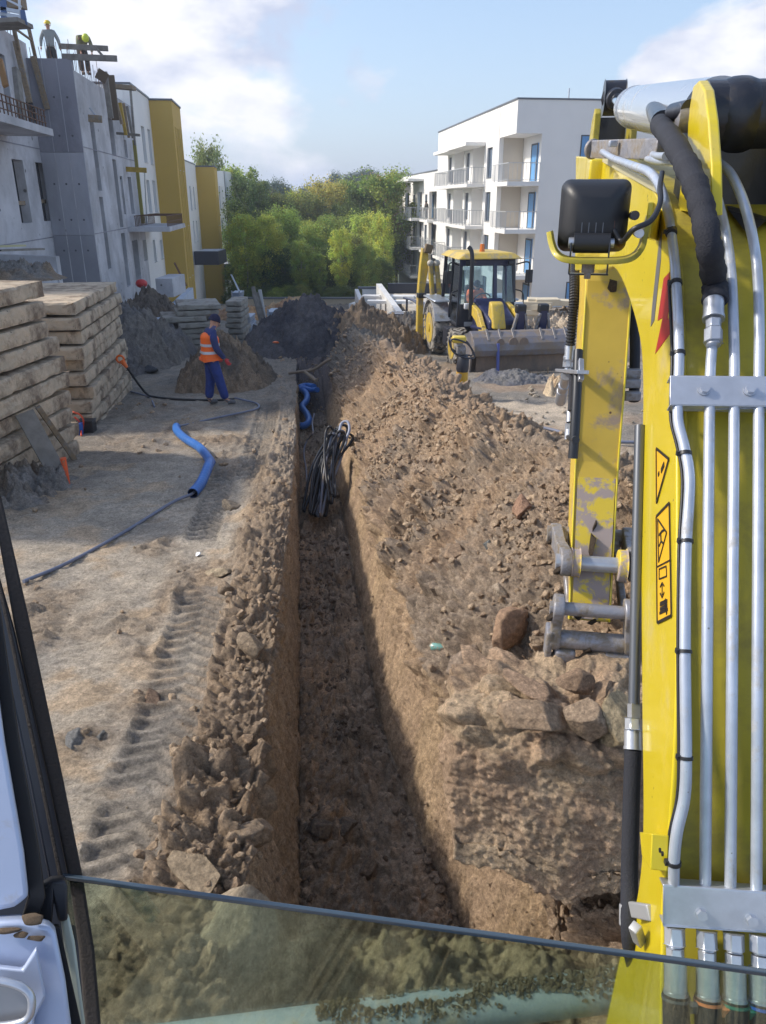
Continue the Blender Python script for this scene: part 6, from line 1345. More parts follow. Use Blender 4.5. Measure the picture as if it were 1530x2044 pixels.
def person(org, yaw, s, label, pose, cloth, detail=True, hat='cap', group=None):
    """local frame: x to the figure's left, -y forward (facing), z up; height about 1.78"""
    T = tf(org, yaw, s); t = thing('person', label, 'person', org, group)
    P = dict(pelvis=(0, 0, .96), belly=(0, -.01, 1.10), chest=(0, 0, 1.32), neck=(0, .01, 1.50), head0=(0, -.015, 1.58), head1=(0, -.02, 1.70),
             shl=(.185, .01, 1.43), shr=(-.185, .01, 1.43), ell=(.235, .03, 1.15), elr=(-.235, .03, 1.15), wrl=(.245, -.04, .90), wrr=(-.245, -.04, .90),
             hil=(.09, 0, .93), hir=(-.09, 0, .93), knl=(.10, -.02, .50), knr=(-.10, -.02, .50), anl=(.10, .03, .10), anr=(-.10, .03, .10), tol=(.11, -.14, .04), tor=(-.11, -.14, .04))
    P.update(pose); Q = {k: T(*v) for k, v in P.items()}; r = lambda x: x * s
    # body: head, neck, trunk, arms and legs in one surface
    J = dict(pelvis=(Q['pelvis'], r(.10)), belly=(Q['belly'], r(.09)), chest=(Q['chest'], (r(.12), r(.09))), neck=(Q['neck'], r(.055)), head0=(Q['head0'], (r(.078), r(.085))), head1=(Q['head1'], (r(.082), r(.10))))
    E = [('pelvis', 'belly'), ('belly', 'chest'), ('chest', 'neck'), ('neck', 'head0'), ('head0', 'head1')]
    for sd_ in 'lr':
        for k, rad in (('sh', .055), ('el', .04), ('wr', .028)): J[k + sd_] = (Q[k + sd_], r(rad))
        for k, rad in (('hi', .085), ('kn', .058), ('an', .042), ('to', .035)): J[k + sd_] = (Q[k + sd_], r(rad))
        E += [('chest', 'sh' + sd_), ('sh' + sd_, 'el' + sd_), ('el' + sd_, 'wr' + sd_), ('pelvis', 'hi' + sd_), ('hi' + sd_, 'kn' + sd_), ('kn' + sd_, 'an' + sd_), ('an' + sd_, 'to' + sd_)]
    skin_mesh('body', J, E, 'pelvis', 2, SKIN, t)
    # jacket, trousers, boots
    up = {k: (J[k][0], tuple(q + r(.062) for q in J[k][1]) if hasattr(J[k][1], '__len__') else J[k][1] + r(.062 if k == 'belly' else .030)) for k in ('belly', 'chest', 'shl', 'shr', 'ell', 'elr', 'wrl', 'wrr')}
    for sd_ in 'lr': up['cu' + sd_] = (Q['el' + sd_].lerp(Q['wr' + sd_], .55), r(.056)); up['wr' + sd_] = (Q['el' + sd_].lerp(Q['wr' + sd_], .97), r(.046))
    up['hem'] = (Q['pelvis'] + (Q['belly'] - Q['pelvis']) * .1, r(.155)); up['col'] = (Q['chest'].lerp(Q['neck'], .92), r(.072))
    skin_mesh('jacket', up, [('hem', 'belly'), ('belly', 'chest'), ('chest', 'col')] + [e for sd_ in 'lr' for e in (('chest', 'sh' + sd_), ('sh' + sd_, 'el' + sd_), ('el' + sd_, 'cu' + sd_), ('cu' + sd_, 'wr' + sd_))], 'belly', 2, cloth['jacket'], t)
    lo = {'top': (Q['belly'].lerp(Q['pelvis'], .55), r(.135)), 'pelvis': (Q['pelvis'], r(.145))}
    EE = [('top', 'pelvis')]
    for sd_ in 'lr':
        lo['hi' + sd_] = (Q['hi' + sd_], r(.122)); lo['kn' + sd_] = (Q['kn' + sd_], r(.100)); lo['ca' + sd_] = (Q['kn' + sd_].lerp(Q['an' + sd_], .6), r(.092)); lo['an' + sd_] = (Q['kn' + sd_].lerp(Q['an' + sd_], .96), r(.088))
        EE += [('pelvis', 'hi' + sd_), ('hi' + sd_, 'kn' + sd_), ('kn' + sd_, 'ca' + sd_), ('ca' + sd_, 'an' + sd_)]
    skin_mesh('trousers', lo, EE, 'pelvis', 2, cloth['trousers'], t)
    for sd_ in 'lr':
        a, b = Q['an' + sd_], Q['to' + sd_]; heel = a + (a - b) * .25; heel.z = b.z
        skin_mesh('boot', {'a': (a + Vector((0, 0, r(.03))), r(.055)), 'h': (a.lerp(heel, .6) - Vector((0, 0, r(.01))), r(.052)), 'm': (a.lerp(b, .6), r(.05)), 't': (b + (b - a).normalized() * r(.03), r(.042))}, [('a', 'h'), ('h', 'm'), ('m', 't')], 'h', 2, cloth['boots'], t)
    # hands with five fingers
    for sd_ in 'lr':
        w = Q['wr' + sd_]; d = (w - Q['el' + sd_]).normalized(); fwd = T(0, -1, 0) - T(0, 0, 0); fwd.normalize(); pa = d.cross(fwd).normalized(); fo = pa.cross(d).normalized() * (1 if True else 1)
        if fo.dot(fwd) < 0: fo = -fo
        g = cloth.get('gloves', SKIN); JJ = {'w': (w, r(.028)), 'p': (w + d * r(.05), r(.036)), 'k': (w + d * r(.085), r(.036))}; ED = [('w', 'p'), ('p', 'k')]
        for i, (off, L_) in enumerate(((.027, .078), (.010, .088), (-.009, .082), (-.026, .065))):
            b0 = w + d * r(.085) + fo * r(off); cur = (fo * .25 + pa * (.0)).normalized() * r(.012)
            JJ['f%da' % i] = (b0, r(.0105)); JJ['f%db' % i] = (b0 + d * r(L_ * .5), r(.0098)); JJ['f%dc' % i] = (b0 + d * r(L_ * .95) + cur, r(.0085)); ED += [('k', 'f%da' % i), ('f%da' % i, 'f%db' % i), ('f%db' % i, 'f%dc' % i)]
        JJ['t0'] = (w + d * r(.03) + fo * r(.035), r(.0125)); JJ['t1'] = (w + d * r(.07) + fo * r(.055), r(.011)); ED += [('p', 't0'), ('t0', 't1')]
        skin_mesh('hand', JJ, ED, 'w', 1, g, t)
    # face
    hd = Q['head0'].lerp(Q['head1'], .45); hu = (Q['head1'] - Q['neck']).normalized(); fwd = pose.get('_look'); fwd = (T(*fwd) - T(0, 0, 0)).normalized() if fwd else (T(0, -1, 0) - T(0, 0, 0)).normalized(); fwd = (fwd - hu * fwd.dot(hu)).normalized(); sx = fwd.cross(hu).normalized()
    m = MB(); m.ball(hd + fwd * r(.100) - hu * r(.012), (r(.014), r(.018), r(.022)), 8, 6); m.build('nose', SKIN, t)
    for k in (-1, 1):
        m = MB(); m.ball(hd + sx * r(.088) * k - hu * r(.004), (r(.016), r(.014), r(.030)), 8, 6); m.build('ear', SKIN, t)
        m = MB(); m.ball(hd + fwd * r(.088) + sx * r(.033) * k + hu * r(.018), r(.011), 8, 6); m.build('eye', M_INK, t)
    m = MB(); m.ball(hd + fwd * r(.088) - hu * r(.052), (r(.026), r(.012), r(.007)), 8, 5); m.build('mouth', mat('lips', (.35, .13, .11), .5), t)
    if hat == 'beanie':
        hc_ = hd + hu * r(.055) - fwd * r(.008); q = Matrix((sx, fwd, hu)).transposed(); m = MB(); m.ball(hc_, (r(.100), r(.112), r(.105)), 18, 12, q)
        keep = [i for i, p in enumerate(m.v) if (p - hc_).dot(hu) > -r(.03)]; ks = set(keep); m.f = [f for f in m.f if all(i in ks for i in f)]; m.sm = [True] * len(m.f); m.build('hat', cloth['hat'], t)
        m = MB(); ring = [hc_ + (sx * math.cos(a) * r(.098) + fwd * math.sin(a) * r(.110)) - hu * r(.022) for a in np.linspace(0, 2 * math.pi, 22)]; m.tube(ring, r(.014), 8, caps=False); m.build('hat_brim', cloth['hat'], t)
        m = MB(); m.tube([hd - fwd * r(.05) - hu * r(.11), hd - hu * r(.135) + fwd * r(.0)], r(.085), 14, rr=[r(.085), r(.105)]); m.build('collar', cloth['collar'], t)
    elif hat:
        q = Matrix((sx, fwd, hu)).transposed(); hc_ = hd + hu * r(.05); m = MB(); m.ball(hc_, (r(.125), r(.145), r(.12)), 16, 12, q); ks = {i for i, p in enumerate(m.v) if (p - hc_).dot(hu) > -r(.02)}; m.f = [f for f in m.f if all(i in ks for i in f)]; m.sm = [True] * len(m.f); m.build('helmet', cloth['hat'], t)
        m = MB(); m.cyl(hc_ - hu * r(.02), hc_ - hu * r(.012), r(.135), 18); m.build('helmet_brim', cloth['hat'], t)
    return t, T, Q
M_BLUEW = mat('blue_workwear', (.022, .050, .24), .85, bump=.5, bscale=14, var=.25, vscale=9, bdist=.02); M_NAVYC = mat('navy_sleeves', (.018, .026, .07), .85, bump=.4, bscale=18, bdist=.015, col2=(.03, .05, .20), vscale=3.5)
M_ORV = mat('orange_vest', (.95, .16, .015), .6, bump=.35, bscale=9, bdist=.02); M_REFL = mat('reflective_tape', (.62, .62, .66), .4, metal=.1); M_GREYC = mat('grey_clothes', (.28, .29, .28), .85, bump=.4, bscale=12); M_DARKC = mat('dark_clothes', (.045, .042, .042), .85)
M_BOOT = mat('dusty_boots', (.15, .15, .16), .85, var=.3, vscale=20); M_HATN = mat('navy_knit', (.012, .014, .05), .9, bump=.5, bscale=120); M_YH = mat('yellow_helmet', (.75, .55, .03), .35); M_GLR = mat('red_gloves', (.55, .05, .06), .7)
# worker in the orange vest; turned to the right of the picture and a little away
fo_ = PG(431, 809); W0 = Vector((fo_.x, fo_.y, surf(fo_.x, fo_.y) + .0))
HEADING = R(118)        # facing +x and somewhat away
pose = dict(pelvis=(0, .02, .95), belly=(0, .03, 1.10), chest=(0, .01, 1.32), neck=(0, -.06, 1.49), head0=(0, -.10, 1.56), head1=(0, -.125, 1.675),
            shl=(.185, -.0, 1.42), shr=(-.185, .0, 1.42), elr=(-.25, -.03, 1.15), wrr=(-.235, -.19, .93), ell=(.23, -.02, 1.15), wrl=(.22, -.16, .93),
            hil=(.09, .02, .92), hir=(-.09, .02, .92), knl=(.10, .03, .50), anl=(.10, .10, .09), tol=(.12, -.05, .035), knr=(-.10, -.09, .50), anr=(-.11, -.19, .09), tor=(-.12, -.35, .035), _look=(0, -.85, -.45))
wk, WT, WQ = person(W0, HEADING - R(0), 1.0, 'standing worker in orange reflective vest, blue overalls and navy knitted hat watching the trench', pose, dict(jacket=M_NAVYC, trousers=M_BLUEW, boots=M_BOOT, hat=M_HATN, collar=mat('grey_collar', (.10, .10, .20), .9), gloves=M_GLR), hat='beanie')
r_ = lambda x: x
ve = {'hem': (WQ['pelvis'] + Vector((0, 0, .0)), (.200, .190)), 'be': (WQ['belly'], (.205, .190)), 'ch': (WQ['chest'], (.225, .195)), 'sh': (WQ['chest'].lerp(WQ['neck'], .55), (.185, .15))}
skin_mesh('safety_vest', ve, [('hem', 'be'), ('be', 'ch'), ('ch', 'sh')], 'be', 3, M_ORV, wk)
def vest_band(z, h):
    """tape ring fitted to the vest by casting at it"""
    vo = [o for o in wk.children if o.name.startswith('safety_vest')][0]; me = vo.data; co = np.array([v.co[:] for v in me.vertices]); c0 = (WQ['belly'] - ORG[wk.name]); m = MB(); tv = []
    for i in range(28):
        a = 2 * math.pi * i / 28; d = np.array([math.cos(a), math.sin(a)])
        for zz in (z - h / 2, z + h / 2):
            w_ = np.abs(co[:, 2] - zz) < .06; rel = co[w_, :2] - np.array(c0[:2]); pr = rel @ d; pe_ = np.abs(rel @ np.array([-d[1], d[0]])); k = pr[(pe_ < .05)]; R0 = (k.max() if len(k) else .19) + .006
            tv.append(ORG[wk.name] + Vector((c0.x + d[0] * R0, c0.y + d[1] * R0, zz)))
    m.add(tv, [(2 * i, 2 * ((i + 1) % 28), 2 * ((i + 1) % 28) + 1, 2 * i + 1) for i in range(28)], True); m.build('reflective_tape', M_REFL, wk)
vest_band(1.20, .052); vest_band(1.06, .052)
# two men on the roof of the concrete building
pr = PY(104, 112, 33.0); R1 = Vector((pr.x, 33.0, PY(130, 119, 28.7).z + .1))
person(R1, R(20), 1.0, 'worker in grey clothes and yellow helmet standing on the concrete roof edge', dict(_look=(0, -.8, -.6), ell=(.30, .02, 1.17), elr=(-.30, .02, 1.17), wrl=(.33, -.02, .93), wrr=(-.33, -.02, .93)), dict(jacket=M_GREYC, trousers=M_DARKC, boots=M_DARKC, hat=M_YH), hat='helmet')
q = Vector((PY(170, 130, 32.5).x, 32.5, PY(130, 119, 28.7).z + .05))
person(q, R(35), 1.0, 'worker bending over a timber beam on the concrete roof, in a yellow helmet', dict(pelvis=(0, .22, .92), belly=(0, .10, 1.05), chest=(0, -.14, 1.16), neck=(0, -.32, 1.19), head0=(0, -.39, 1.17), head1=(0, -.48, 1.13), shl=(.19, -.20, 1.17), shr=(-.19, -.20, 1.17), ell=(.24, -.28, .92), elr=(-.24, -.28, .92), wrl=(.20, -.36, .70), wrr=(-.20, -.36, .70), hil=(.09, .2, .9), hir=(-.09, .2, .9), knl=(.12, .05, .5), knr=(-.12, .05, .5), _look=(0, -.3, -1)), dict(jacket=mat('olive_clothes', (.20, .20, .12), .85), trousers=M_DARKC, boots=M_DARKC, hat=mat('lime_helmet', (.62, .70, .06), .4)), hat='helmet')
# figure on the loggia of the white building and one on the small canopy
q = FR.P(lg[1] - .5, ZF[1], .35); person(q, R(-50), .98, 'dark clothed worker standing at the loggia railing of the white building', dict(), dict(jacket=M_DARKC, trousers=M_DARKC, boots=M_DARKC, hat=M_DARKC), hat='helmet')
q = PY(462, 530, 77.0); person((q.x, 77, q.z), R(60), 1.0, 'worker in dark clothes and red helmet crouching on the small charcoal canopy', dict(pelvis=(0, .1, .45), belly=(0, .05, .62), chest=(0, -.08, .82), neck=(0, -.14, .98), head0=(0, -.18, 1.06), head1=(0, -.2, 1.17), shl=(.18, -.08, .9), shr=(-.18, -.08, .9), ell=(.22, -.2, .66), elr=(-.22, -.2, .66), wrl=(.15, -.38, .6), wrr=(-.15, -.38, .6), hil=(.09, .1, .42), hir=(-.09, .1, .42), knl=(.14, -.25, .45), knr=(-.14, -.25, .45), anl=(.12, -.08, .1), anr=(-.12, -.08, .1)), dict(jacket=M_DARKC, trousers=M_DARKC, boots=M_DARKC, hat=mat('red_helmet', (.6, .04, .03), .4)), hat='helmet')

# ------------------------------------------------------------------ stacks of concrete road slabs
def slab_mesh(seed, L, W, T, c=None):
    nx, ny, nz = 48, 20, 5; V = []; F_ = []
    g = np.linspace
    def face(o, a, b, na, nb):
        i0 = sum(len(v) for v in V); s = g(0, 1, na); t = g(0, 1, nb); S_, T_ = np.meshgrid(s, t, indexing='ij'); P = np.array(o)[None, None] + S_[..., None] * np.array(a) + T_[..., None] * np.array(b); V.append(P.reshape(-1, 3))
        idx = i0 + np.arange(na * nb).reshape(na, nb); F_.append(np.stack([idx[:-1, :-1], idx[1:, :-1], idx[1:, 1:], idx[:-1, 1:]], 2).reshape(-1, 4))
    l, w, t = L / 2, W / 2, T / 2
    face((-l, -w, t), (L, 0, 0), (0, W, 0), nx, ny); face((-l, w, -t), (L, 0, 0), (0, -W, 0), nx, ny)
    face((-l, -w, -t), (L, 0, 0), (0, 0, T), nx, nz + 1); face((l, w, -t), (-L, 0, 0), (0, 0, T), nx, nz + 1)
    face((-l, w, -t), (0, -W, 0), (0, 0, T), ny, nz + 1); face((l, -w, -t), (0, W, 0), (0, 0, T), ny, nz + 1)
    P = np.concatenate(V); Fq = np.concatenate(F_)
    # rounded and chipped edges
    ex = np.abs(P[:, 0]) / l; ey = np.abs(P[:, 1]) / w; ez = np.abs(P[:, 2]) / t
    near_e = ((ex > .985).astype(int) + (ey > .97).astype(int) + (ez > .95).astype(int)) >= 2
    chip = .006 + .04 * np.clip(fbm(P[:, 0] * 3 + seed * 7, P[:, 1] * 3 + P[:, 2] * 9, seed, 4, .6) - .02, 0, 1) * 3
    n = P / np.array([l, w, t]); 
    P = P - near_e[:, None] * np.sign(P) * chip[:, None] * np.where(np.abs(n) > .95, 1, 0) * np.array([1, 1, .55])
    sd = fbm(P[:, 0] * 2.2 + seed, P[:, 1] * 2.2 + P[:, 2] * 5, seed + 5, 4, .6)
    P[:, 1] += np.sign(P[:, 1]) * (ey > .9) * sd * .035; P[:, 0] += np.sign(P[:, 0]) * (ex > .95) * sd * .03; P[:, 2] += sd * .012; hi_ = fbm(P[:, 0] * 11 + seed, P[:, 1] * 11 + P[:, 2] * 17, seed + 8, 3, .6); P[:, 1] += np.sign(P[:, 1]) * (ey > .9) * hi_ * .022; P[:, 0] += np.sign(P[:, 0]) * (ex > .95) * hi_ * .02
    me = mesh_np('concrete_plate', P, Fq, M_SLAB, False)
    bm = bmesh.new(); bm.from_mesh(me); bmesh.ops.remove_doubles(bm, verts=bm.verts, dist=.0015); bmesh.ops.recalc_face_normals(bm, faces=bm.faces)
    for e in bm.edges:
        pass
    bm.to_mesh(me); bm.free(); return me
M_SLAB = mat('dirty_slab', (.60, .47, .33), .9, bump=.8, bscale=12, bdist=.03, col2=(.42, .35, .26), vscale=3.5, dirt=(.20, .145, .10), dscale=2.6, dlo=.48, dhi=.62, speck=((.10, .08, .06), 9, -.33))
M_SLABG = mat('grey_slab', (.36, .33, .28), .9, bump=.6, bscale=16, bdist=.02, col2=(.28, .26, .23), vscale=2.5, dirt=(.17, .145, .12), dscale=3.0, dlo=.5, dhi=.66)
ORD = ['topmost', 'second', 'third', 'fourth', 'fifth', 'sixth', 'seventh', 'eighth', 'ninth', 'tenth', 'eleventh', 'bottom']
def stack(face0, face1, W, nl, ztop, where, grp, seed, tint=None, jit=.05, thk=None, side=-1, mt=None):
    """slabs whose long side runs face0->face1; W is the width away from the viewer (side)"""
    a, b = Vector(face0), Vector(face1); d = (b - a); d.z = 0; L = d.length; d.normalize(); nrm = Vector((-d.y, d.x, 0)) * (1 if side < 0 else -1)
    zb0 = min(gz(a.y), gz(b.y)) - .02; T = (ztop - zb0) / nl; meshes = [slab_mesh(seed + k, L, W, T * .86) for k in range(3)]
    if mt:
        for q in meshes: q.materials[0] = mt
    yaw = math.atan2(d.y, d.x)
    for i in range(nl):
        zc = ztop - T * (i + .5); o = bpy.data.objects.new('concrete_plate', random.choice(meshes)); COL.objects.link(o)
        c = (a + b) / 2 + nrm * (W / 2) + d * random.gauss(0, jit * 1.4) + nrm * random.gauss(0, jit * .6)
        o.location = (c.x, c.y, zc); o.rotation_euler = (random.gauss(0, .006), random.gauss(0, .006), yaw + random.gauss(0, .012) + (math.pi if random.random() < .5 else 0))
        nm = ORD[i] if i < nl - 1 else 'bottom'
        tag(o, '%s concrete slab %sin %s' % (nm, '' if nm in ('topmost', 'bottom') else 'from the top ', where), 'slab', grp)
a0 = PG(155, 905); fA1 = Vector((a0.x, a0.y, 0)); dA = Vector((.09, 1, 0)).normalized(); fA0 = fA1 - dA * 3.4
zA = PP(60, 566, fA1, (1, -.09, 0)).z
stack(fA0, fA1, 2.6, 10, zA, 'the tan stack nearest the cab', 'concrete slabs of the nearest stack', 300, jit=.07)
b0 = PG(190, 853); b1_ = PG(272, 768); fB0 = Vector((b0.x, b0.y, 0)); fB1 = Vector((b1_.x, b1_.y, 0)); fB1 = fB0 + (fB1 - fB0).normalized() * 3.9
zB = PY(250, 559, fB1.y).z
stack(fB0, fB1, 2.4, 10, zB, 'the second stack with its end in shade', 'concrete slabs of the second stack', 320, jit=.05)
c0 = PG(352, 700); c1_ = PG(430, 693); zC = PY(400, 606, c0.y + .5).z
stack((c0.x - .1, c0.y, 0), (c1_.x + .1, c0.y + .4, 0), 1.6, 8, zC, 'the crooked grey stack behind the worker', 'concrete slabs of the crooked far stack', 340, jit=.13, mt=M_SLABG)
d0 = PG(440, 696); zD = PY(452, 600, d0.y + 1.2).z; stack((d0.x + .02, d0.y + 1.1, 0), (d0.x + .52, d0.y + 1.1, 0), 1.4, 8, zD, 'the narrow tower stack right of the worker', 'concrete slabs of the narrow far stack', 360, jit=.03, mt=M_SLABG)

# boards leaning on the nearest stack
def plank(name, a, b, w, h, m_, lab, cat='board', up=(0, 0, 1), grp=None):
    m = MB(); m.beam(a, b, w, h, up); return single(m, name, m_, lab, cat, (Vector(a) + Vector(b)) / 2, grp, bevel=min(w, h) * .12)
pa = PG(118, 962); pb = PP(48, 838, fA1 + Vector((.05, 0, 0)), (1, -.09, 0)); plank('board', pa + Vector((.05, 0, -.02)), pb + Vector((.02, 0, .1)), .24, .035, M_WOODG, 'wide weathered board leaning on the nearest slab stack', up=(.6, -.8, .3))
pa = PG(150, 920); pb = PP(72, 815, fA1 + Vector((.05, 0, 0)), (1, -.09, 0)); plank('batten', pa + Vector((.02, 0, -.02)), pb + Vector((.03, 0, .02)), .07, .045, M_WOOD, 'narrow pale batten leaning on the nearest slab stack beside the wide board', up=(.6, -.8, .3))
p = PG(139, 975); m = MB(); m.tube([p + Vector((0, 0, -.05)), p + Vector((.0, 0, .12)), p + Vector((-.02, 0, .42))], .02, 8, rr=[.018, .022, .042]); single(m, 'survey_stake', mat('orange_paint', (.85, .13, .04), .5, dirt=(.3, .2, .12), dscale=14, dlo=.55, dhi=.65), 'short orange topped survey stake in front of the leaning boards', 'stake', p)
# orange cord, bucket and dark box between the stacks
q = [PG(165, 862, .02), PG(167, 840, .25), PG(160, 828, .42), PG(146, 822, .5)]
m = MB(); m.tube(spline(q, 8), .014, 8); m.tube(spline([PG(163, 870, .02), PG(160, 845, .18), PG(150, 833, .35)], 8), .014, 8); single(m, 'cable_loop', mat('orange_cord', (.75, .09, .03), .5), 'loop of orange cord hanging between the two big slab stacks', 'cord', q[0])
p = PG(176, 862); m = MB(); m.box(p + Vector((0, 0, .09)), (.26, .2, .2)); o = m; tb = thing('tool_box', 'small black box on the ground between the two big slab stacks', 'box', p); m.build('case', M_PLAS, tb, bevel=.015); m = MB(); m.box(p + Vector((0, 0, .205)), (.27, .21, .025)); m.build('lid', M_PLAS, tb, bevel=.008)
p = PG(157, 868); m = MB(); m.tube([p, p + Vector((0, 0, .2))], .08, 14, rr=[.08, .1]); single(m, 'blue_bottle', mat('blue_plastic', (.03, .12, .45), .4), 'blue plastic canister left of the small black box', 'canister', p)

# ------------------------------------------------------------------ pipes and cables
M_BLUEP = mat('blue_duct', (.030, .15, .48), .38, bump=.05, bscale=40, var=.12, vscale=5); M_CABG = mat('grey_blue_cable', (.17, .19, .26), .55, var=.2, vscale=9); M_CABK = mat('black_cable', (.020, .021, .026), .45, var=.2, vscale=9); M_CABP = mat('dusty_cable', (.15, .16, .20), .5, dirt=(.24, .20, .16), dscale=6, dlo=.5, dhi=.62)
def G3(u, v, dz=.03):
    p = PG(u, v); return Vector((p.x, p.y, max(surf(p.x, p.y), p.z - .1) + dz))
def pipe(nm, pts, r, m_, lab, cat='pipe', n=12, ridges=0.0, seg=8):
    q = spline(pts, seg); m = MB(); m.tube(q, r, n, rr=[r * (1 + ridges * (i % 2)) for i in range(len(q))]); return single(m, nm, m_, lab, cat, pts[0])
duct_pts = [G3(386, 994, .07), G3(404, 976, .07), G3(420, 950, .07), G3(420, 928, .07), G3(400, 905, .07), G3(372, 888, .075), G3(356, 873, .08), G3(354, 864, .08)]
dm = thing('cable_duct', 'thick bright blue corrugated duct curving over the clay left of the trench', 'duct', duct_pts[0])
q = spline(duct_pts, 20); m = MB(); m.tube(q, .066, 20, caps=False, rr=[.066 * (1 + .035 * math.sin(i * 2.2)) for i in range(len(q))]); m.build('duct_wall', M_BLUEP, dm)
m = MB(); m.tube(q, .058, 20, caps=False); m.build('inner_wall', mat('dark_blue_inside', (.01, .03, .10), .5), dm)
pipe('cable', [G3(50, 1172, .03), G3(140, 1128, .03), G3(250, 1065, .03), G3(345, 1012, .035), G3(384, 994, .06), G3(393, 985, .07)], .019, M_CABG, 'long grey blue cable running from the cab pillar into the thick blue duct', 'cable')
pipe('cable', [G3(353, 866, .07), G3(378, 852, .03), G3(430, 838, .03), G3(490, 826, .03), G3(515, 817, .03), G3(512, 809, .03), G3(470, 804, .03)], .019, M_CABG, 'grey cable leaving the blue duct and looping towards the worker feet', 'cable')
bc = thing('black_cable', 'black cable with an orange socket end rising beside the second slab stack', 'cable', G3(470, 803, .03))
e_ = PY(243, 719, b1_.y - 2.2); m = MB(); m.tube(spline([G3(470, 803, .03), G3(430, 803, .03), G3(360, 800, .03), G3(310, 797, .04), PY(292, 785, b1_.y - 1.8), PY(270, 757, b1_.y - 2.0), PY(252, 730, b1_.y - 2.2)], 8), .024, 10); m.build('cable_sheath', M_CABK, bc)
m = MB(); a = PY(254, 734, b1_.y - 2.2); m.tube([a, e_ + Vector((.0, 0, .0))], .04, 12, rr=[.03, .06]); ring = [e_ + Vector((math.cos(t) * .075 - .02, 0, math.sin(t) * .07 + .02)) for t in np.linspace(0, 6.28, 14)]; m.tube(ring, .022, 8, caps=False); m.build('socket', mat('orange_plastic', (.85, .16, .02), .4), bc)
pipe('cable', [G3(262, 786, .03), G3(276, 790, .03), G3(300, 797, .03), G3(309, 815, .03)], .018, M_CABG, 'short grey cable end by the foot of the second slab stack', 'cable')
# cable coil hanging in the trench
def TR(u, v, Y): return PY(u, v, Y)
co_ = thing('cable_coil', 'coil of black and grey cables hanging over the trench edge', 'cable coil', PY(640, 1010, 10.4))
g = random.Random(3)
for k in range(15):
    f = k / 14; ub = 606 + 62 * g.random(); ut = 655 + 38 * g.random(); Yt = 11.6 + .5 * g.random(); top = PY(ut, 848 + 22 * g.random(), Yt); bot = PY(ub, 1012 + 14 * g.random() - 26 * (ub > 650), 10.5 + .3 * g.random())
    md_ = top.lerp(bot, .5) + Vector((g.uniform(-.10, .02), 0, g.uniform(-.03, .05))); w_ = g.uniform(.05, .14)
    pts = [bot + Vector((-.02, 0, 0)), md_ + Vector((-w_ * .6, 0, .05)), top + Vector((-w_ * .7, 0, -.10)), top + Vector((0, .03, 0)), top + Vector((w_ * .6, .05, -.12)), md_ + Vector((w_ * .7, .06, -.02)), bot + Vector((w_ * .3, .05, .02)), bot + Vector((.0, .03, -.05)), bot + Vector((-.02, .0, 0))]
    m = MB(); m.tube(spline(pts, 7), .021, 8); m.build('cable_turn', [M_CABK, M_CABK, M_CABK, M_CABP][k % 4] if k not in (3, 11) else mat('grey_cable_light', (.30, .33, .42), .5), co_)
m = MB(); m.tube(spline([PY(690, 880, 11.7), PY(698, 858, 11.8), PY(694, 842, 11.9), PY(682, 846, 11.9), PY(676, 872, 11.7)], 7), .022, 8); m.build('cable_turn', mat('grey_cable_light', (.30, .33, .42), .5), co_)
def TF(u, v, H0=1.0, dz=.05):   # on the trench floor
    r = ray(u, v); lo, hi = .5, 60.0
    for _ in range(50):
        md_ = (lo + hi) / 2; p = CAM + r * md_
        if p.z > gz(p.y) - H0 + dz: lo = md_
        else: hi = md_
    return CAM + r * lo
pipe('cable', [TF(602, 1010), TF(612, 985), TF(612, 940, .9), TF(607, 905, .8), TF(613, 880, .7), TF(625, 865, .5), TF(624, 845, .45), TF(628, 826, .3)], .018, M_CABP, 'single dusty cable snaking up from the trench floor left of the coil', 'cable')
pipe('blue_duct', [TF(592, 848, .9, .1), TF(606, 850, .9, .1), TF(617, 842, .85, .1), TF(614, 828, .8, .1), TF(604, 812, .75, .1), TF(612, 800, .7, .1), TF(613, 788, .65, .1), TF(604, 778, .6, .1), TF(600, 773, .55, .1), TF(612, 770, .55, .1), TF(627, 772, .5, .1)], .078, M_BLUEP, 'zigzag blue duct lying in the trench beyond the cable coil', 'duct', 14)
pipe('blue_duct', [TF(598, 777, .6, .12), TF(606, 775, .6, .14), TF(615, 777, .6, .12), TF(624, 779, .6, .12), TF(634, 778, .55, .12)], .07, M_BLUEP, 'short blue duct end crossing behind the zigzag one in the trench', 'duct', 14)
pipe('root', [PY(578, 745, 18.6), PY(600, 742, 18.2), PY(625, 738, 17.6), PY(650, 722, 17.4), PY(662, 716, 17.4)], .035, mat('root_bark', (.20, .16, .12), .9), 'broken root bridging the far end of the trench', 'root', 8)
pipe('root', [PY(610, 742, 17.9), PY(622, 752, 17.4), PY(632, 760, 17.0)], .04, mat('root_bark', (.20, .16, .12), .9), 'short root stub hanging below the bridging root', 'root', 8)
pipe('cable', [G3(855, 757, .03), G3(880, 775, .03), G3(905, 795, .03), G3(925, 808, .03)], .025, M_CABG, 'grey cable lying along the back of the ridge by the rammer', 'cable')
pipe('cable', [G3(985, 846, .03), G3(1020, 853, .04), G3(1065, 858, .04), G3(1110, 866, .04), G3(1140, 878, .04), G3(1200, 890, .04), G3(1300, 893, .04)], .026, M_CABG, 'grey blue cable on the ground behind the excavator arm', 'cable')
pipe('pale_hose', [G3(490, 690, .03), G3(497, 672, .05), G3(505, 668, .05), G3(520, 668, .04)], .035, M_CABP, 'pale bent hose end lying behind the worker heap', 'hose', 8)
pipe('pale_hose', [G3(478, 712, .05), G3(486, 700, .06), G3(492, 688, .04)], .03, M_CABP, 'short pale hose on the soil left of the dark heap', 'hose', 8)
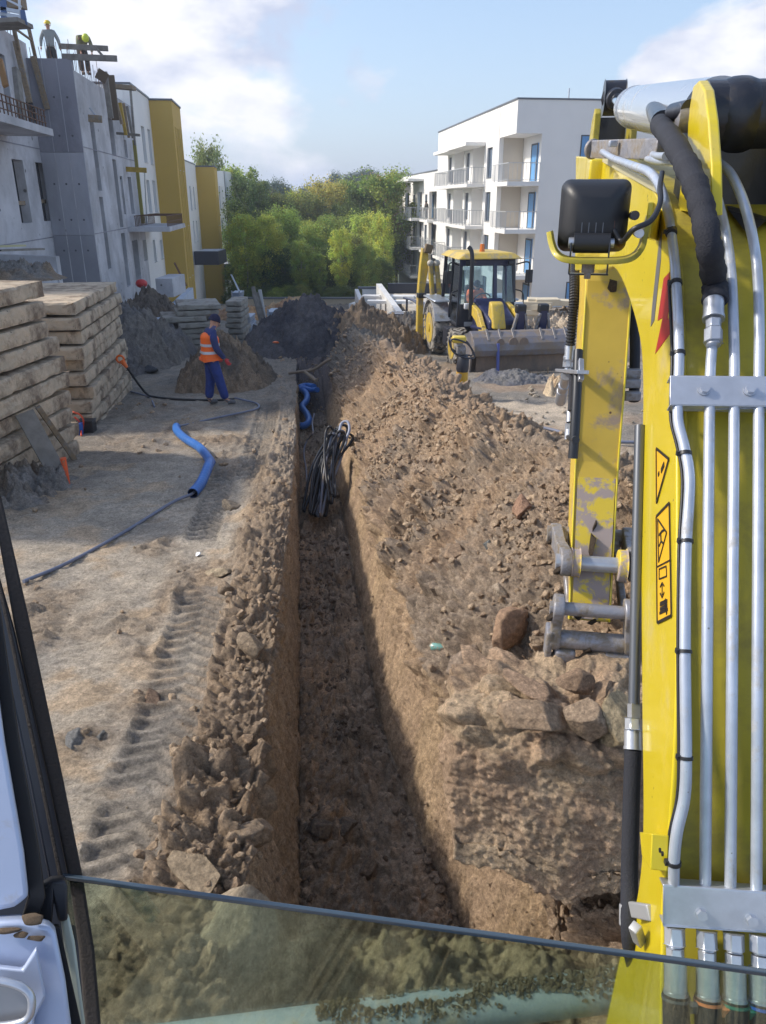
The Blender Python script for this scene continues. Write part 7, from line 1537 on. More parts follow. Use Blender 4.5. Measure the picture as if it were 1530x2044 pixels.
# scraps
def scrap(name, u, v, s, lab, cat, m_, dz=.02, pts=None, real=False):
    p = onto(u, v) if real else G3(u, v, dz); g = random.Random(u); me = clod_mesh(name, u, 3, (1, .8, .35)); me.materials.append(m_); o = bpy.data.objects.new(name, me); COL.objects.link(o); o.location = p; o.scale = (s, s, s); o.rotation_euler = (g.uniform(-.3, .3), .2, g.uniform(0, 6)); tag(o, lab, cat)
scrap('plastic_scrap', 397, 1111, .055, 'small white scrap lying on the clay near the trench', 'scrap', mat('white_plastic', (.8, .82, .85), .4))
scrap('blue_rag', 1098 - 274, 679, .16, 'crumpled blue rag on the dark rubble left of the loader', 'rag', mat('blue_rag', (.03, .2, .6), .6))
scrap('orange_scrap', 552, 719, .10, 'small orange plastic ring on the loose heap by the trench edge', 'scrap', mat('orange_plastic', (.85, .16, .02), .4), .5)
scrap('orange_scrap', 832, 672, .12, 'small orange scrap above the blue rag', 'scrap', mat('orange_plastic', (.85, .16, .02), .4))
scrap('black_bags', 300, 745, .42, 'heap of black plastic bags at the end of the second slab stack', 'bags', mat('black_bag', (.015, .016, .025), .25, bump=1.0, bscale=6, bdist=.1), .05)
scrap('blue_tape', 306, 716, .10, 'roll of blue tape on top of the black bags', 'roll', mat('blue_rag', (.03, .2, .6), .6), .32)
p = onto(878, 1292); m = MB(); ax = Vector((.9, -.35, .1)).normalized(); m.tube([p - ax * .075, p - ax * .06, p + ax * .02, p + ax * .05, p + ax * .075], .03, 16, rr=[.020, .030, .030, .014, .011]); single(m, 'plastic_bottle', mat('teal_bottle', (.16, .34, .30), .15, spec=.8, dirt=(.28, .2, .13), dscale=14, dlo=.5, dhi=.6), 'half buried teal plastic bottle sticking out of the ridge slope', 'bottle', p)
# posts and bins right of the trench
def post(u, v, h, r, m_, lab, lean=(0, 0), cat='post', nm='post'):
    p = G3(u, v, -.05); m = MB(); m.tube([p, p + Vector((lean[0], lean[1], h))], r, 10); single(m, nm, m_, lab, cat, p)
post(994, 748, .82, .04, mat('blue_post', (.10, .13, .38), .5), 'blue plastic pipe stuck upright in the mud before the loader bucket', (-.03, 0))
post(851, 676, .85, .045, mat('red_post', (.62, .03, .04), .4), 'bright red marker post left of the loader wheel')
post(812, 660, 1.35, .045, M_CHAR, 'dark steel post in front of the garage wall')
post(1094, 747, .22, .02, M_WOOD, 'short wooden peg by the right end of the loader bucket')
p = G3(797, 672); m = MB(); m.tube([p, p + Vector((0, 0, .78))], .3, 20, rr=[.26, .34]); bn = thing('grey_barrel', 'dented grey barrel standing in the rubble before the garage', 'barrel', p); m.build('barrel_wall', mat('grey_barrel', (.22, .22, .24), .6, dirt=(.2, .17, .14), dscale=4), bn); m = MB(); m.tube([p + Vector((math.cos(a) * .345, math.sin(a) * .345, .78)) for a in np.linspace(0, 6.28, 22)], .015, 6, caps=False); m.build('rim', M_GALV, bn)
for k, (dx, lab) in enumerate(((0, 'nearest grey drainage hose draped over the garage wall'), (.28, 'second grey drainage hose over the garage wall'), (.5, 'third grey drainage hose over the garage wall'), (.75, 'farthest right grey drainage hose over the garage wall'))):
    a = PY(838 + k * 8, 612 + k * 2, 29.6); pipe('drain_hose', [a + Vector((-.6, .4, .28)), a + Vector((-.25, .2, .2)), a, a + Vector((.25, -.1, -.35)), a + Vector((.35, -.2, -.9))], .04, M_CABG, lab, 'hose', 8)

# ------------------------------------------------------------------ timber, formwork and rebar on the concrete building
def board2(u0, v0, u1, v1, off0, off1, w, h, lab, m_=None, fac=None, name='timber_board', cat='timber'):
    fac = fac or FB; a = PP(u0, v0, fac.a + fac.n * off0, fac.n); b = PP(u1, v1, fac.a + fac.n * off1, fac.n); m = MB(); m.beam(a, b, w, h, up=(0, -1, .2)); return single(m, name, m_ or M_WOOD, lab, cat, a, bevel=.006)
board2(31, 82, 60, 205, .12, .30, .16, .08, 'long timber plank leaning on the concrete wall, left of the taller one')
board2(66, 112, 95, 218, .25, .45, .17, .09, 'tall timber plank leaning across the concrete wall beside the dark tower', M_WOOD)
board2(27, 50, 38, 100, .35, .25, .10, .07, 'timber prop under the blue formwork platform, left one')
board2(56, 48, 72, 118, .35, .28, .10, .07, 'timber prop under the blue formwork platform, right one')
board2(28, 55, 60, 78, .36, .36, .05, .09, 'diagonal brace between the two props of the formwork platform')
board2(0, 120, 12, 172, .2, .45, .16, .08, 'orange brown board leaning at the very edge of the picture', mat('orange_board', (.42, .22, .08), .7))
board2(33, 140, 44, 238, .7, .9, .14, .25, 'wide timber panel standing in front of the upper balcony slab', M_WOODG)
zt_b = PY(130, 119, 28.7).z
def beamc(s0, o0, z0, s1, o1, z1, w, h, lab, m_=None, cat='beam'):
    a = FC.P(s0, z0, o0); b = FC.P(s1, z1, o1); m = MB(); m.beam(a, b, w, h); return single(m, 'timber_beam', m_ or M_WOODG, lab, cat, a, bevel=.006)
def hb(u0, v0, u1, v1, Y, lab, w=.08, h=.16, m_=None):
    a = PY(u0, v0, Y); b = PY(u1, v1, Y); m = MB(); m.beam(a, b, w, h); return single(m, 'timber_beam', m_ or M_WOODG, lab, 'beam', a, bevel=.008)
hb(118, 92, 216, 97, 29.3, 'upper of the two long beams sticking out over the concrete roof edge'); hb(124, 113, 234, 117, 28.9, 'lower of the two long beams sticking out over the concrete roof edge', h=.18)
hb(188, 92, 207, 113, 29.1, 'short diagonal beam between the two long roof beams', h=.07)
hb(177, 236, 204, 238, 28.9, 'short beam end jutting from the concrete wall at mid height', h=.22, m_=M_WOOD); hb(179, 215, 192, 232, 28.9, 'bent steel bracket above the short beam end', w=.04, h=.05, m_=M_GALV)
hb(240, 337, 293, 340, 36.6, 'yellow formwork beam jutting from the facade above the rebar balcony', w=.1, h=.2, m_=M_WOODY)
zc_ = lambda u, v, Y: PY(u, v, Y)
for k, (u0, v0, u1, v1, Y, w, lab, mm) in enumerate((
    (209, 143, 222, 236, 30.8, .18, 'wide upright formwork board, first on the long facade', M_WOODG), (221, 150, 232, 240, 32.0, .26, 'dark upright formwork panel behind the first board', mat('dark_form', (.12, .085, .055), .8)),
    (233, 205, 244, 248, 33.5, .10, 'thin upright board, second on the long facade', M_WOOD), (240, 205, 252, 270, 34.5, .12, 'thin upright board, third on the long facade', M_WOODY), (247, 206, 258, 275, 35.4, .10, 'thin upright board, fourth on the long facade', M_WOOD),
    (254, 212, 266, 276, 36.4, .10, 'thin upright board, fifth on the long facade', M_WOODG), (261, 180, 270, 290, 37.4, .08, 'tall thin scaffold pole at the end of the boards', M_WOODG),
    (268, 280, 286, 446, 38.2, .14, 'long mossy yellow prop standing on the rebar balcony', mat('mossy_prop', (.26, .23, .05), .7)), (289, 340, 294, 446, 38.6, .04, 'thin steel prop beside the mossy yellow one', M_GALV))):
    a = PY(u0, v0, Y); b = PY(u1, v1, Y); m = MB(); m.beam(a, b, w, .10, up=(0, -1, 0)); single(m, 'timber_board', mm, lab, 'timber', a, bevel=.006)
hb(222, 172, 268, 176, 33.0, 'horizontal board capping the formwork on the long facade', w=.5, h=.14, m_=M_WOOD); hb(233, 266, 280, 270, 35.0, 'horizontal ledger tying the upright boards', h=.1, m_=M_WOODG); hb(194, 145, 214, 158, 30.2, 'dark formwork panel end on the roof edge', w=.05, h=.34, m_=mat('dark_form', (.12, .085, .055), .8))
# formwork platform in the corner
fp = thing('formwork_platform', 'blue grey steel formwork platform with railing, cut by the upper left picture corner', 'platform', PY(20, 30, 22.4))
def fpx(u, v, Y=22.6): return PY(u, v, Y)
for (a, b, w, h, mm, nm) in (((-60, 52), (52, 46), .9, .10, M_WOODG, 'deck'), ((-60, 18), (40, 34), .05, .09, M_GALV, 'toe_board'), ((-60, 5), (40, 24), .05, .09, M_GALV, 'toe_board'), ((0, -8), (44, 14), .04, .05, M_GALV, 'guard_rail'), ((6, -10), (10, 46), .16, .05, mat('blue_panel_steel', (.07, .13, .28), .5), 'bracket'), ((44, 20), (50, 50), .14, .05, mat('blue_panel_steel', (.07, .13, .28), .5), 'bracket'), ((38, -12), (42, 46), .05, .05, M_GALV, 'post')):
    m = MB(); m.beam(fpx(*a), fpx(*b), w, h, up=(0, 0, 1) if w > .2 or abs(a[0] - b[0]) > 15 else (0, 1, 0)); m.build(nm, mm, fp, bevel=.006)
m = MB(); m.box(fpx(20, -5, 23.0), (.7, .3, .5)); m.build('timber_pack', M_WOOD, fp, bevel=.01)
# stacks of formwork panels, the leaning bundle of boards, ladder
M_PANELS = mat('panel_steel', (.30, .36, .46), .45, metal=.3, var=.15, vscale=5)
def panels(u0, u1, v0, v1, Y, lab):
    a = PY(u0, v1, Y); b = PY(u1, v0, Y); n_ = 9; t = thing('panel_stack', lab, 'panel stack', ((a.x + b.x) / 2, Y, a.z))
    for k in range(n_):
        z = a.z + (b.z - a.z) * (k + .5) / n_; m = MB(); m.box(((a.x + b.x) / 2 + random.uniform(-.03, .03), Y + .6, z), (b.x - a.x, 1.2, (b.z - a.z) / n_ * .72)); m.build('formwork_panel', M_PANELS, t, bevel=.01)
    for x in (a.x + .05, b.x - .05): m = MB(); m.box((x, Y - .01, (a.z + b.z) / 2 + .05), (.07, .05, b.z - a.z + .1)); m.build('stillage_post', M_GALV, t, bevel=.005)
panels(474, 500, 633, 666, 29, 'stack of bluish formwork panels right of the narrow slab tower'); panels(535, 558, 622, 655, 32, 'stack of bluish formwork panels left of the dark heap top'); panels(463, 480, 584, 604, 45, 'small stack of bluish panels under the ladder')
def lean(u0, v0, u1, v1, Y, w, lab, m_): a = PY(u0, v0, Y); b = PY(u1, v1, Y + .3); m = MB(); m.beam(a, b, w, .08, up=(0, -1, .1)); single(m, 'leaning_board', m_, lab, 'board', a, bevel=.01)
for k, (u0, v0, u1, v1, w, lab) in enumerate(((527, 655, 505, 572, .16, 'leftmost board of the leaning bundle'), (529, 657, 510, 585, .30, 'widest board of the leaning bundle, grey and flat'), (532, 656, 519, 578, .14, 'pale board at the right of the leaning bundle'), (525, 640, 513, 600, .10, 'short front board of the leaning bundle'))):
    lean(u0, v0, u1, v1, 33.2 + .12 * k, w, lab, M_WOODG if k != 2 else mat('pale_board', (.5, .5, .5), .7))
scrap('plastic_sheet', 534, 664, .55, 'crumpled pale plastic sheet below the leaning bundle of boards', 'sheet', mat('pale_sheet', (.45, .50, .60), .3, bump=1, bscale=5, bdist=.1), .15)
ld_ = thing('ladder', 'aluminium ladder leaning up to the small charcoal canopy', 'ladder', PY(457, 590, 62)); la, lb_ = PY(456, 584, 70), PY(453, 540, 75)
for dx in (-.28, .28): m = MB(); m.beam(la + Vector((dx, 0, 0)), lb_ + Vector((dx, 0, 0)), .08, .06); m.build('rail', M_GALV, ld_)
for k in range(11): p = la.lerp(lb_, (k + .5) / 11); m = MB(); m.beam(p - Vector((.28, 0, 0)), p + Vector((.28, 0, 0)), .05, .05); m.build('rung', M_GALV, ld_)
a = PY(462, 548, 60); b = PY(493, 612, 52); m = MB(); m.beam(a, b, .12, .05); single(m, 'aluminium_beam', M_GALV, 'long pale beam leaning from the small canopy down to the ground', 'beam', a)
m = MB(); a = PY(349, 525, 40); b = PY(372, 570, 39); m.beam(a, b, .07, .07); single(m, 'steel_prop', mat('brown_prop', (.2, .09, .05), .6), 'reddish prop leaning on the nearer ochre tower', 'prop', a)

# ------------------------------------------------------------------ low walls on the left
lw = thing('retaining_wall', 'pale blue white retaining wall running down beside the far slab stacks', 'wall', PY(360, 620, 25)); a = PY(390, 574, 36); b = PY(330, 655, 23.6)
a2 = PY(386, 574, 40); b2 = PY(316, 650, 24.0); m = MB(); a2.x -= .0; quadwall(m, (b2.x, b2.y), (a2.x, a2.y), PY(316, 646, 24).z, a2.z, -4.2, .25); m.build('wall', mat('bluish_white', (.52, .58, .68), .8, bump=.1, bscale=20, dirt=(.33, .30, .27), dscale=1.4, dlo=.56, dhi=.7), lw)
m = MB(); a = PY(310, 556, 31); b = PY(344, 556, 31); m.hexa([Vector((a.x, 31, a.z - .7)), Vector((b.x, 31, a.z - .7)), Vector((b.x, 33, a.z - .7)), Vector((a.x, 33, a.z - .7)), Vector((a.x, 31, a.z)), Vector((b.x, 31, a.z)), Vector((b.x, 33, a.z)), Vector((a.x, 33, a.z))]); single(m, 'light_well', M_CONC, 'small concrete light well against the finished white block', 'light well', a, bevel=.01)
p = onto(283, 566); m = MB(); a = PY(283, 566, 29.5); m.ball(a, (.22, .2, .16), 12, 8); m.tube([a + Vector((0, 0, -.1)), a + Vector((.1, 0, -.45))], .04, 8); single(m, 'wheelbarrow_tub', mat('red_plastic', (.55, .03, .03), .4), 'red tub upturned on the soil at the door of the concrete building', 'tub', a)
# low annex at the left edge, with soil and boards on it
ax_ = thing('entrance_annex', 'low concrete annex with soil and boards on its roof, behind the nearest slab stack', 'annex', PY(50, 540, 22))
p0 = PY(-40, 512, 19.5); p1 = PY(112, 510, 23.5)
m = MB(); q0, q1 = PY(-60, 548, 19.2), PY(108, 512, 23.0); m.hexa([Vector((q0.x, q0.y, -2.6)), Vector((q1.x, q1.y, -2.6)), Vector((q1.x - 1.3, q1.y + 3.5, -2.6)), Vector((q0.x - 2.5, q0.y + 3.5, -2.6)), Vector((q0.x, q0.y, q0.z)), Vector((q1.x, q1.y, q1.z - .35)), Vector((q1.x - 1.3, q1.y + 3.5, q1.z - .35)), Vector((q0.x - 2.5, q0.y + 3.5, q0.z))]); m.build('wall', M_CONC, ax_)
m = MB(); q1b = PY(84, 494, 24.3); q1c = PY(112, 512, 23.1); m.prism([Vector((q1c.x, q1c.y - .01, -2)), Vector((q1c.x, q1c.y - .01, q1c.z)), Vector((q1c.x - 2.6, q1c.y - .4, q1c.z + .12)), Vector((q1c.x - 2.6, q1c.y - .4, -2))], (0, .25, 0)); m.build('parapet', M_CONC, ax_)
q = PY(35, 522, 21.4); heap('soil_heap', 'brown soil strewn over the low annex roof at the left edge', (q.x - .3, 21.2), 1.3, .9, .26, [BR, GRY], 51, 140, rough=1.2, base=q.z - .30)
m = MB(); a = PY(-5, 500, 20.8); b = PY(82, 497, 22.6); m.beam(a, b, .25, .05); single(m, 'timber_board', M_WOODG, 'grey board lying on the annex roof above the nearest stack', 'timber', a)
m = MB(); a = PY(-8, 492, 21.8); b = PY(48, 490, 22.8); m.beam(a, b, .16, .05); single(m, 'timber_board', mat('yellow_board', (.55, .50, .28), .6), 'thin yellowish board on the annex roof below the window holes', 'timber', a)
# blocks right of the loader
for k, (u, v, w, h, lab) in enumerate(((1062, 612, 1.5, .22, 'cream concrete block on the rubble, lower of the left pair'), (1068, 606, 1.3, .2, 'cream concrete block on the rubble, upper of the left pair'), (1092, 602, .9, .25, 'small cream block on the rubble behind the others'), (1115, 603, 2.4, .2, 'long cream slab resting on the rubble heap'), (1050, 622, 1.0, .2, 'cream block half buried at the rubble edge'))):
    p = PY(u, v, 31); m = MB(); m.box(p, (w, .7, h), Euler((0, random.uniform(-.05, .05), random.uniform(-.3, .3))).to_matrix()); single(m, 'concrete_block', mat('cream_block', (.62, .54, .40), .85, bump=.2, bscale=20), lab, 'block', p, bevel=.02)
# ------------------------------------------------------------------ backhoe loader facing the cab
BA = R(10); LO = Vector((2.73, 22.0, gz(21.6))); fv = Vector((math.sin(BA), -math.cos(BA), 0)); rv = Vector((math.cos(BA), math.sin(BA), 0))
def LL(x, f, z): return LO + rv * x + fv * f + Vector((0, 0, z))
M_LY = mat('loader_yellow', (.64, .45, .06), .5, coat=.1, var=.1, vscale=3, dirt=(.36, .28, .17), dscale=4, dlo=.48, dhi=.66); M_LB = mat('loader_navy', (.025, .030, .085), .4, coat=.2, dirt=(.2, .17, .15), dscale=4, dlo=.6, dhi=.75)
M_TYRE = mat('muddy_tyre', (.035, .035, .038), .85, bump=.5, bscale=30, dirt=(.34, .31, .27), dscale=4.5, dlo=.42, dhi=.55); M_BUCK = mat('bucket_steel', (.22, .21, .23), .45, metal=.4, dirt=(.22, .175, .135), dscale=2.6, dlo=.44, dhi=.58, bump=.2, bscale=14); M_BUCKB = mat('rusty_bucket', (.26, .19, .14), .65, metal=.2, dirt=(.13, .11, .10), dscale=2.2, dlo=.45, dhi=.7, bump=.2, bscale=12, stretch=(1, 1, .4))
bl = thing('backhoe_loader', 'yellow backhoe loader with a wide muddy front bucket and a driver in its cab', 'backhoe loader', LO)
RL = Matrix((rv, fv, Vector((0, 0, 1)))).transposed()
def lb(nm, x, f, z, dx, df, dz, mt, par=None, bev=.03, lab=None): m = MB(); m.box(LL(x, f, z), (dx, df, dz), RL); return m.build(nm, mt, par or bl, lab, bevel=bev)
def wheel(x, f, r, w):
    c = LL(x, f, r - .02); m = MB(); m.tube([c - rv * w / 2, c - rv * w * .42, c + rv * w * .42, c + rv * w / 2], r, 34, rr=[r * .86, r * .97, r * .97, r * .86]); wh = m.build('wheel', M_TYRE, bl)
    q = MB()
    for k in range(22):
        a = 2 * math.pi * k / 22
        for s_ in (-1, 1):
            a2 = a + (.14 if s_ > 0 else 0); p = c + fv * math.cos(a2) * r * .985 + Vector((0, 0, math.sin(a2) * r * .985)); tang = -fv * math.sin(a2) + Vector((0, 0, math.cos(a2))); e = p + rv * s_ * w * .48 + tang * .09 * s_ * 0 + tang * .10; p2 = p + rv * s_ * .01; q.beam(p2, e, .055, .05, up=(p - c))
    tag(q.build('tread', M_TYRE, wh), kind='stuff')
    q = MB(); q.tube([c - rv * (w / 2 + .015), c - rv * (w * .30)], r * .58, 26, rr=[r * .60, r * .5]); q.cyl(c - rv * (w / 2 + .04), c - rv * (w * .3), r * .16, 12); q.build('rim', M_LY, wh)
wheel(-.98, -1.15, .72, .42); wheel(1.0, -1.15, .72, .42); wheel(-.92, 1.0, .50, .34); wheel(.92, 1.0, .50, .34)
lb('chassis', 0, .1, .62, .9, 3.2, .4, M_CHAR); lb('front_axle', 0, 1.0, .5, 1.6, .25, .22, M_CHAR)
hd_ = MB(); hd_.hexa([LL(-.42, .55, .8), LL(.42, .55, .8), LL(.40, 1.95, .8), LL(-.40, 1.95, .8), LL(-.42, .55, 1.72), LL(.42, .55, 1.72), LL(.36, 1.95, 1.30), LL(-.36, 1.95, 1.30)]); hood = hd_.build('hood', M_LB, bl, bevel=.09, seg=3)
lb('grille', 0, 1.965, 1.02, .5, .03, .34, M_INK, hood, .01)
lb('fender', -.98, -1.15, 1.52, .5, 1.5, .06, M_GALV); lb('fender', .98, -1.15, 1.52, .5, 1.5, .06, M_GALV)
q = MB(); 
for k in range(9):
    a0_, a1_ = R(20 + 15.5 * k), R(20 + 15.5 * (k + 1)); q.hexa([LL(-1.22, -1.15 + math.cos(a) * rr_, .70 + math.sin(a) * rr_) for a, rr_ in ((a0_, .78), (a1_, .78))] + [LL(-.76, -1.15 + math.cos(a) * .78, .70 + math.sin(a) * .78) for a in (a1_, a0_)] + [LL(-1.22, -1.15 + math.cos(a) * .83, .70 + math.sin(a) * .83) for a in (a0_, a1_)] + [LL(-.76, -1.15 + math.cos(a) * .83, .70 + math.sin(a) * .83) for a in (a1_, a0_)])
q.build('mudguard', mat('light_guard', (.42, .43, .46), .5, dirt=(.3, .26, .2), dscale=4), bl)
lb('step', -.86, -.05, .62, .3, .5, .5, M_CHAR)
# cab
zc0, zc1 = .95, 2.68; cabf, cabb, cw = .50, -1.35, .80
cab = lb('cab_floor', 0, (cabf + cabb) / 2, zc0, 1.5, cabf - cabb, .1, M_CHAR)
def postl(x0, f0, z0, x1, f1, z1, w=.09, nm='cab_pillar', mt=None): m = MB(); m.beam(LL(x0, f0, z0), LL(x1, f1, z1), w, w * .8, up=tuple(fv)); return m.build(nm, mt or M_NAVY, bl, bevel=.012)
for sx in (-1, 1):
    postl(cw * sx, cabf, zc0, cw * .90 * sx, cabf - .12, zc1); postl(cw * sx, cabb, zc0, cw * .90 * sx, cabb + .1, zc1); postl(cw * sx, -.45, zc0, cw * .91 * sx, -.42, zc1, .07)
postl(.22, cabf + .01, zc0 + .6, .20, cabf - .11, zc1, .10, 'door_frame', M_LB); postl(.55, cabf + .01, zc0 + .2, .50, cabf - .11, zc1, .05, 'door_frame', M_LB)
lb('header', 0, cabf - .11, zc1 - .08, 1.5, .1, .16, M_LB, bl, .02); lb('sill_panel', 0, cabf - .01, zc0 + .32, 1.5, .06, .55, M_CHAR, bl, .02)
def pane(q, nm='window_pane'): m = MB(); n_ = (q[1] - q[0]).cross(q[2] - q[0]).normalized() * .008; m.prism(q, n_); m.build(nm, glass('cab_glass', (.80, .88, .90), .02, 1.0, .05), bl)
pane([LL(-.78, cabf, zc0 + .6), LL(.78, cabf, zc0 + .6), LL(.70, cabf - .12, zc1 - .15), LL(-.70, cabf - .12, zc1 - .15)])
pane([LL(-.80, cabf - .1, zc0 + .1), LL(-.80, -.4, zc0 + .1), LL(-.73, -.4, zc1 - .1), LL(-.73, cabf - .18, zc1 - .1)]); pane([LL(.80, cabf - .1, zc0 + .1), LL(.80, -.4, zc0 + .1), LL(.73, -.4, zc1 - .1), LL(.73, cabf - .18, zc1 - .1)])
pane([LL(-.76, cabb, zc0 + .5), LL(.76, cabb, zc0 + .5), LL(.70, cabb + .1, zc1 - .1), LL(-.70, cabb + .1, zc1 - .1)])
m = MB(); zr_ = 2.70; m.hexa([LL(-.90, cabf + .18, zr_), LL(.90, cabf + .18, zr_), LL(.86, cabb - .1, zr_), LL(-.86, cabb - .1, zr_), LL(-.66, cabf + .04, zr_ + .16), LL(.66, cabf + .04, zr_ + .16), LL(.66, cabb, zr_ + .14), LL(-.66, cabb, zr_ + .14)]); roof = m.build('cab_roof', mat('roof_yellow', (.62, .44, .08), .5, dirt=(.4, .33, .2), dscale=3), bl, bevel=.04, seg=3)
m = MB(); p = LL(-.02, -.1, zr_ + .15); m.tube([p, p + Vector((0, 0, .06)), p + Vector((0, 0, .2))], .07, 14, rr=[.08, .065, .055]); m.build('beacon', mat('amber_beacon', (.62, .17, .02), .25), roof)
# seat, wheel, driver
lb('seat', .0, -.75, 1.55, .55, .14, .75, M_PLAS, bl, .05); lb('seat', .0, -.55, 1.22, .55, .5, .14, M_PLAS, bl, .05, 'seat cushion')
ctr = LL(.0, .05, 1.62); m = MB(); m.tube([ctr + rv * math.cos(a) * .22 + (Vector((0, 0, 1)) * .75 + fv * .6) * math.sin(a) * .22 for a in np.linspace(0, 6.28, 20)], .022, 8, caps=False); m.beam(ctr, LL(0, .35, 1.1), .06, .06); m.build('steering_wheel', M_PLAS, bl)
yd = math.atan2(fv.y, fv.x) + math.pi / 2
person(LL(-.05, -.50, .42), yd, .98, 'driver in an orange vest and navy hooded top sitting in the loader cab', dict(pelvis=(0, .05, .90), belly=(0, .04, 1.05), chest=(0, -.04, 1.27), neck=(0, -.10, 1.44), head0=(0, -.15, 1.50), head1=(0, -.19, 1.61), shl=(.19, -.05, 1.37), shr=(-.19, -.05, 1.37), ell=(.26, -.26, 1.14), elr=(-.26, -.26, 1.14), wrl=(.16, -.48, 1.20), wrr=(-.16, -.48, 1.20), hil=(.1, .0, .88), hir=(-.1, .0, .88), knl=(.16, -.44, .92), knr=(-.16, -.44, .92), anl=(.14, -.55, .60), anr=(-.14, -.55, .60), tol=(.14, -.70, .57), tor=(-.14, -.70, .57), _look=(0, -.8, -.6)), dict(jacket=M_ORV, trousers=M_BLUEW, boots=M_BOOT, hat=M_HATN, collar=M_HATN), hat='beanie')
# exhaust, mirrors, lamps
m = MB(); m.tube(spline([LL(-.56, .9, 1.2), LL(-.57, .88, 2.1), LL(-.57, .86, 2.75), LL(-.60, .82, 2.95), LL(-.66, .78, 3.02)], 5), .055, 12); m.build('exhaust_pipe', M_PLAS, bl)
for sx in (-1, 1):
    m = MB(); m.tube(spline([LL(.80 * sx, .40, 2.55), LL(1.05 * sx, .55, 2.62), LL(1.12 * sx, .58, 2.5), LL(1.12 * sx, .58, 2.0)], 5), .02, 8); m.tube(spline([LL(.80 * sx, .40, 1.9), LL(1.0 * sx, .5, 1.8), LL(1.02 * sx, .52, 1.3)], 5), .018, 8); mi = m.build('mirror_arm', M_PLAS, bl)
    lb('mirror', 1.12 * sx, .56, 2.25, .20, .06, .34, M_PLAS, mi, .02)
    lb('headlight', (-.58 if sx < 0 else .82), .72, 1.52, .24, .1, .16, mat('lamp_glass', (.75, .76, .78), .15), bl, .03); lb('roof_lamp', .58 * sx, cabf + .12, 2.60, .16, .1, .12, M_PLAS, bl, .02)
# loader arms and rams
for sx in (-1, 1):
    m = MB(); m.prism([LL(.50 * sx - .05, f, z) for f, z in ((.55, 1.42), (.7, 1.62), (1.4, 1.5), (2.15, .95), (2.35, .55), (2.2, .5), (1.9, .85), (1.3, 1.2))], rv * .12); m.build('loader_arm', M_LY, bl, bevel=.02)
    m = MB(); m.cyl(LL(.50 * sx, .9, 1.0), LL(.50 * sx, 1.9, 1.1), .06, 14); m.build('lift_ram', M_LB, bl)
for x in (.38, .98):
    m = MB(); m.beam(LL(x, 2.1, .95), LL(x, 2.15, 1.62), .22, .16, up=tuple(fv)); q = m.build('tilt_ram', M_LB, bl, bevel=.03); m = MB(); m.beam(LL(x, 2.12, 1.50), LL(x, 2.14, 1.72), .26, .2, up=tuple(fv)); m.build('ram_head', M_PLAS, q, bevel=.04)
    for dx in (-.2, .2): m = MB(); m.beam(LL(x + dx, 2.15, 1.0), LL(x + dx * .5, 2.2, 1.5), .06, .1, up=tuple(fv)); m.build('tilt_link', M_LINK, bl, bevel=.01)
m = MB(); m.prism([LL(-.30, f, z) for f, z in ((1.5, 1.1), (1.6, 1.75), (1.8, 1.7), (2.1, 1.1))], rv * .35); m.build('loader_arm', M_LY, bl, 'short yellow arm knuckle in front of the hood', bevel=.05)
# bucket
bx0, bx1, fz = -1.05, 1.47, 2.45
prof = [(fz + .28, .02), (fz + .30, .52), (fz + .36, .56), (fz + .50, .60), (fz + .56, .74), (fz + .52, .90), (fz + .40, 1.04), (fz + .22, 1.14), (fz + .10, 1.16), (fz + .10, 1.13), (fz + .22, 1.08), (fz + .36, .98), (fz + .46, .86), (fz + .48, .74), (fz + .34, .64), (fz + .2, .58), (fz + .2, .02)]
m = MB(); m.prism([LL(bx0, f, z) for f, z in prof[2:15]], rv * (bx1 - bx0)); bk = m.build('front_bucket', M_BUCK, bl, bevel=.01)
m = MB(); m.box(LL((bx0 + bx1) / 2 + .04, fz + .24, .30), (bx1 - bx0 - .22, .06, .56), RL); m.build('lower_plate', M_BUCKB, bk, bevel=.01)
m = MB(); m.box(LL((bx0 + bx1) / 2 + .04, fz + .29, .035), (bx1 - bx0 - .2, .10, .05), RL); m.build('cutting_edge', M_INK, bk, bevel=.01)
for x in (bx0 - .01, bx1 - .03): m = MB(); m.prism([LL(x, f, z) for f, z in ((fz - .5, .35), (fz - .45, .9), (fz + .1, 1.15), (fz + .4, 1.05), (fz + .53, .74), (fz + .3, .55), (fz + .2, .04), (fz - .2, .04))], rv * .04); m.build('side_plate', M_BUCK, bk, bevel=.008)
m = MB(); m.box(LL((bx0 + bx1) / 2, fz - .2, .5), (bx1 - bx0 - .1, .5, .8), RL); m.build('bucket_back', M_BUCKB, bk, bevel=.05)
for x in (-.66, -.34, -.0, .72, 1.06, 1.36): m = MB(); m.beam(LL(x, fz + .46, .96), LL(x, fz + .20, 1.20), .06, .04, up=tuple(fv)); m.build('tooth', mat('bright_tooth', (.24, .22, .21), .4, metal=.4), bk, bevel=.01)
for x in (-.38, -.05, .22): m = MB(); p = LL(x, fz + .50, .92); m.cyl(p, p + fv * .03, .10 if x != -.05 else .12, 14); m.build('wear_plate', M_BUCKB, bk, bevel=.01)
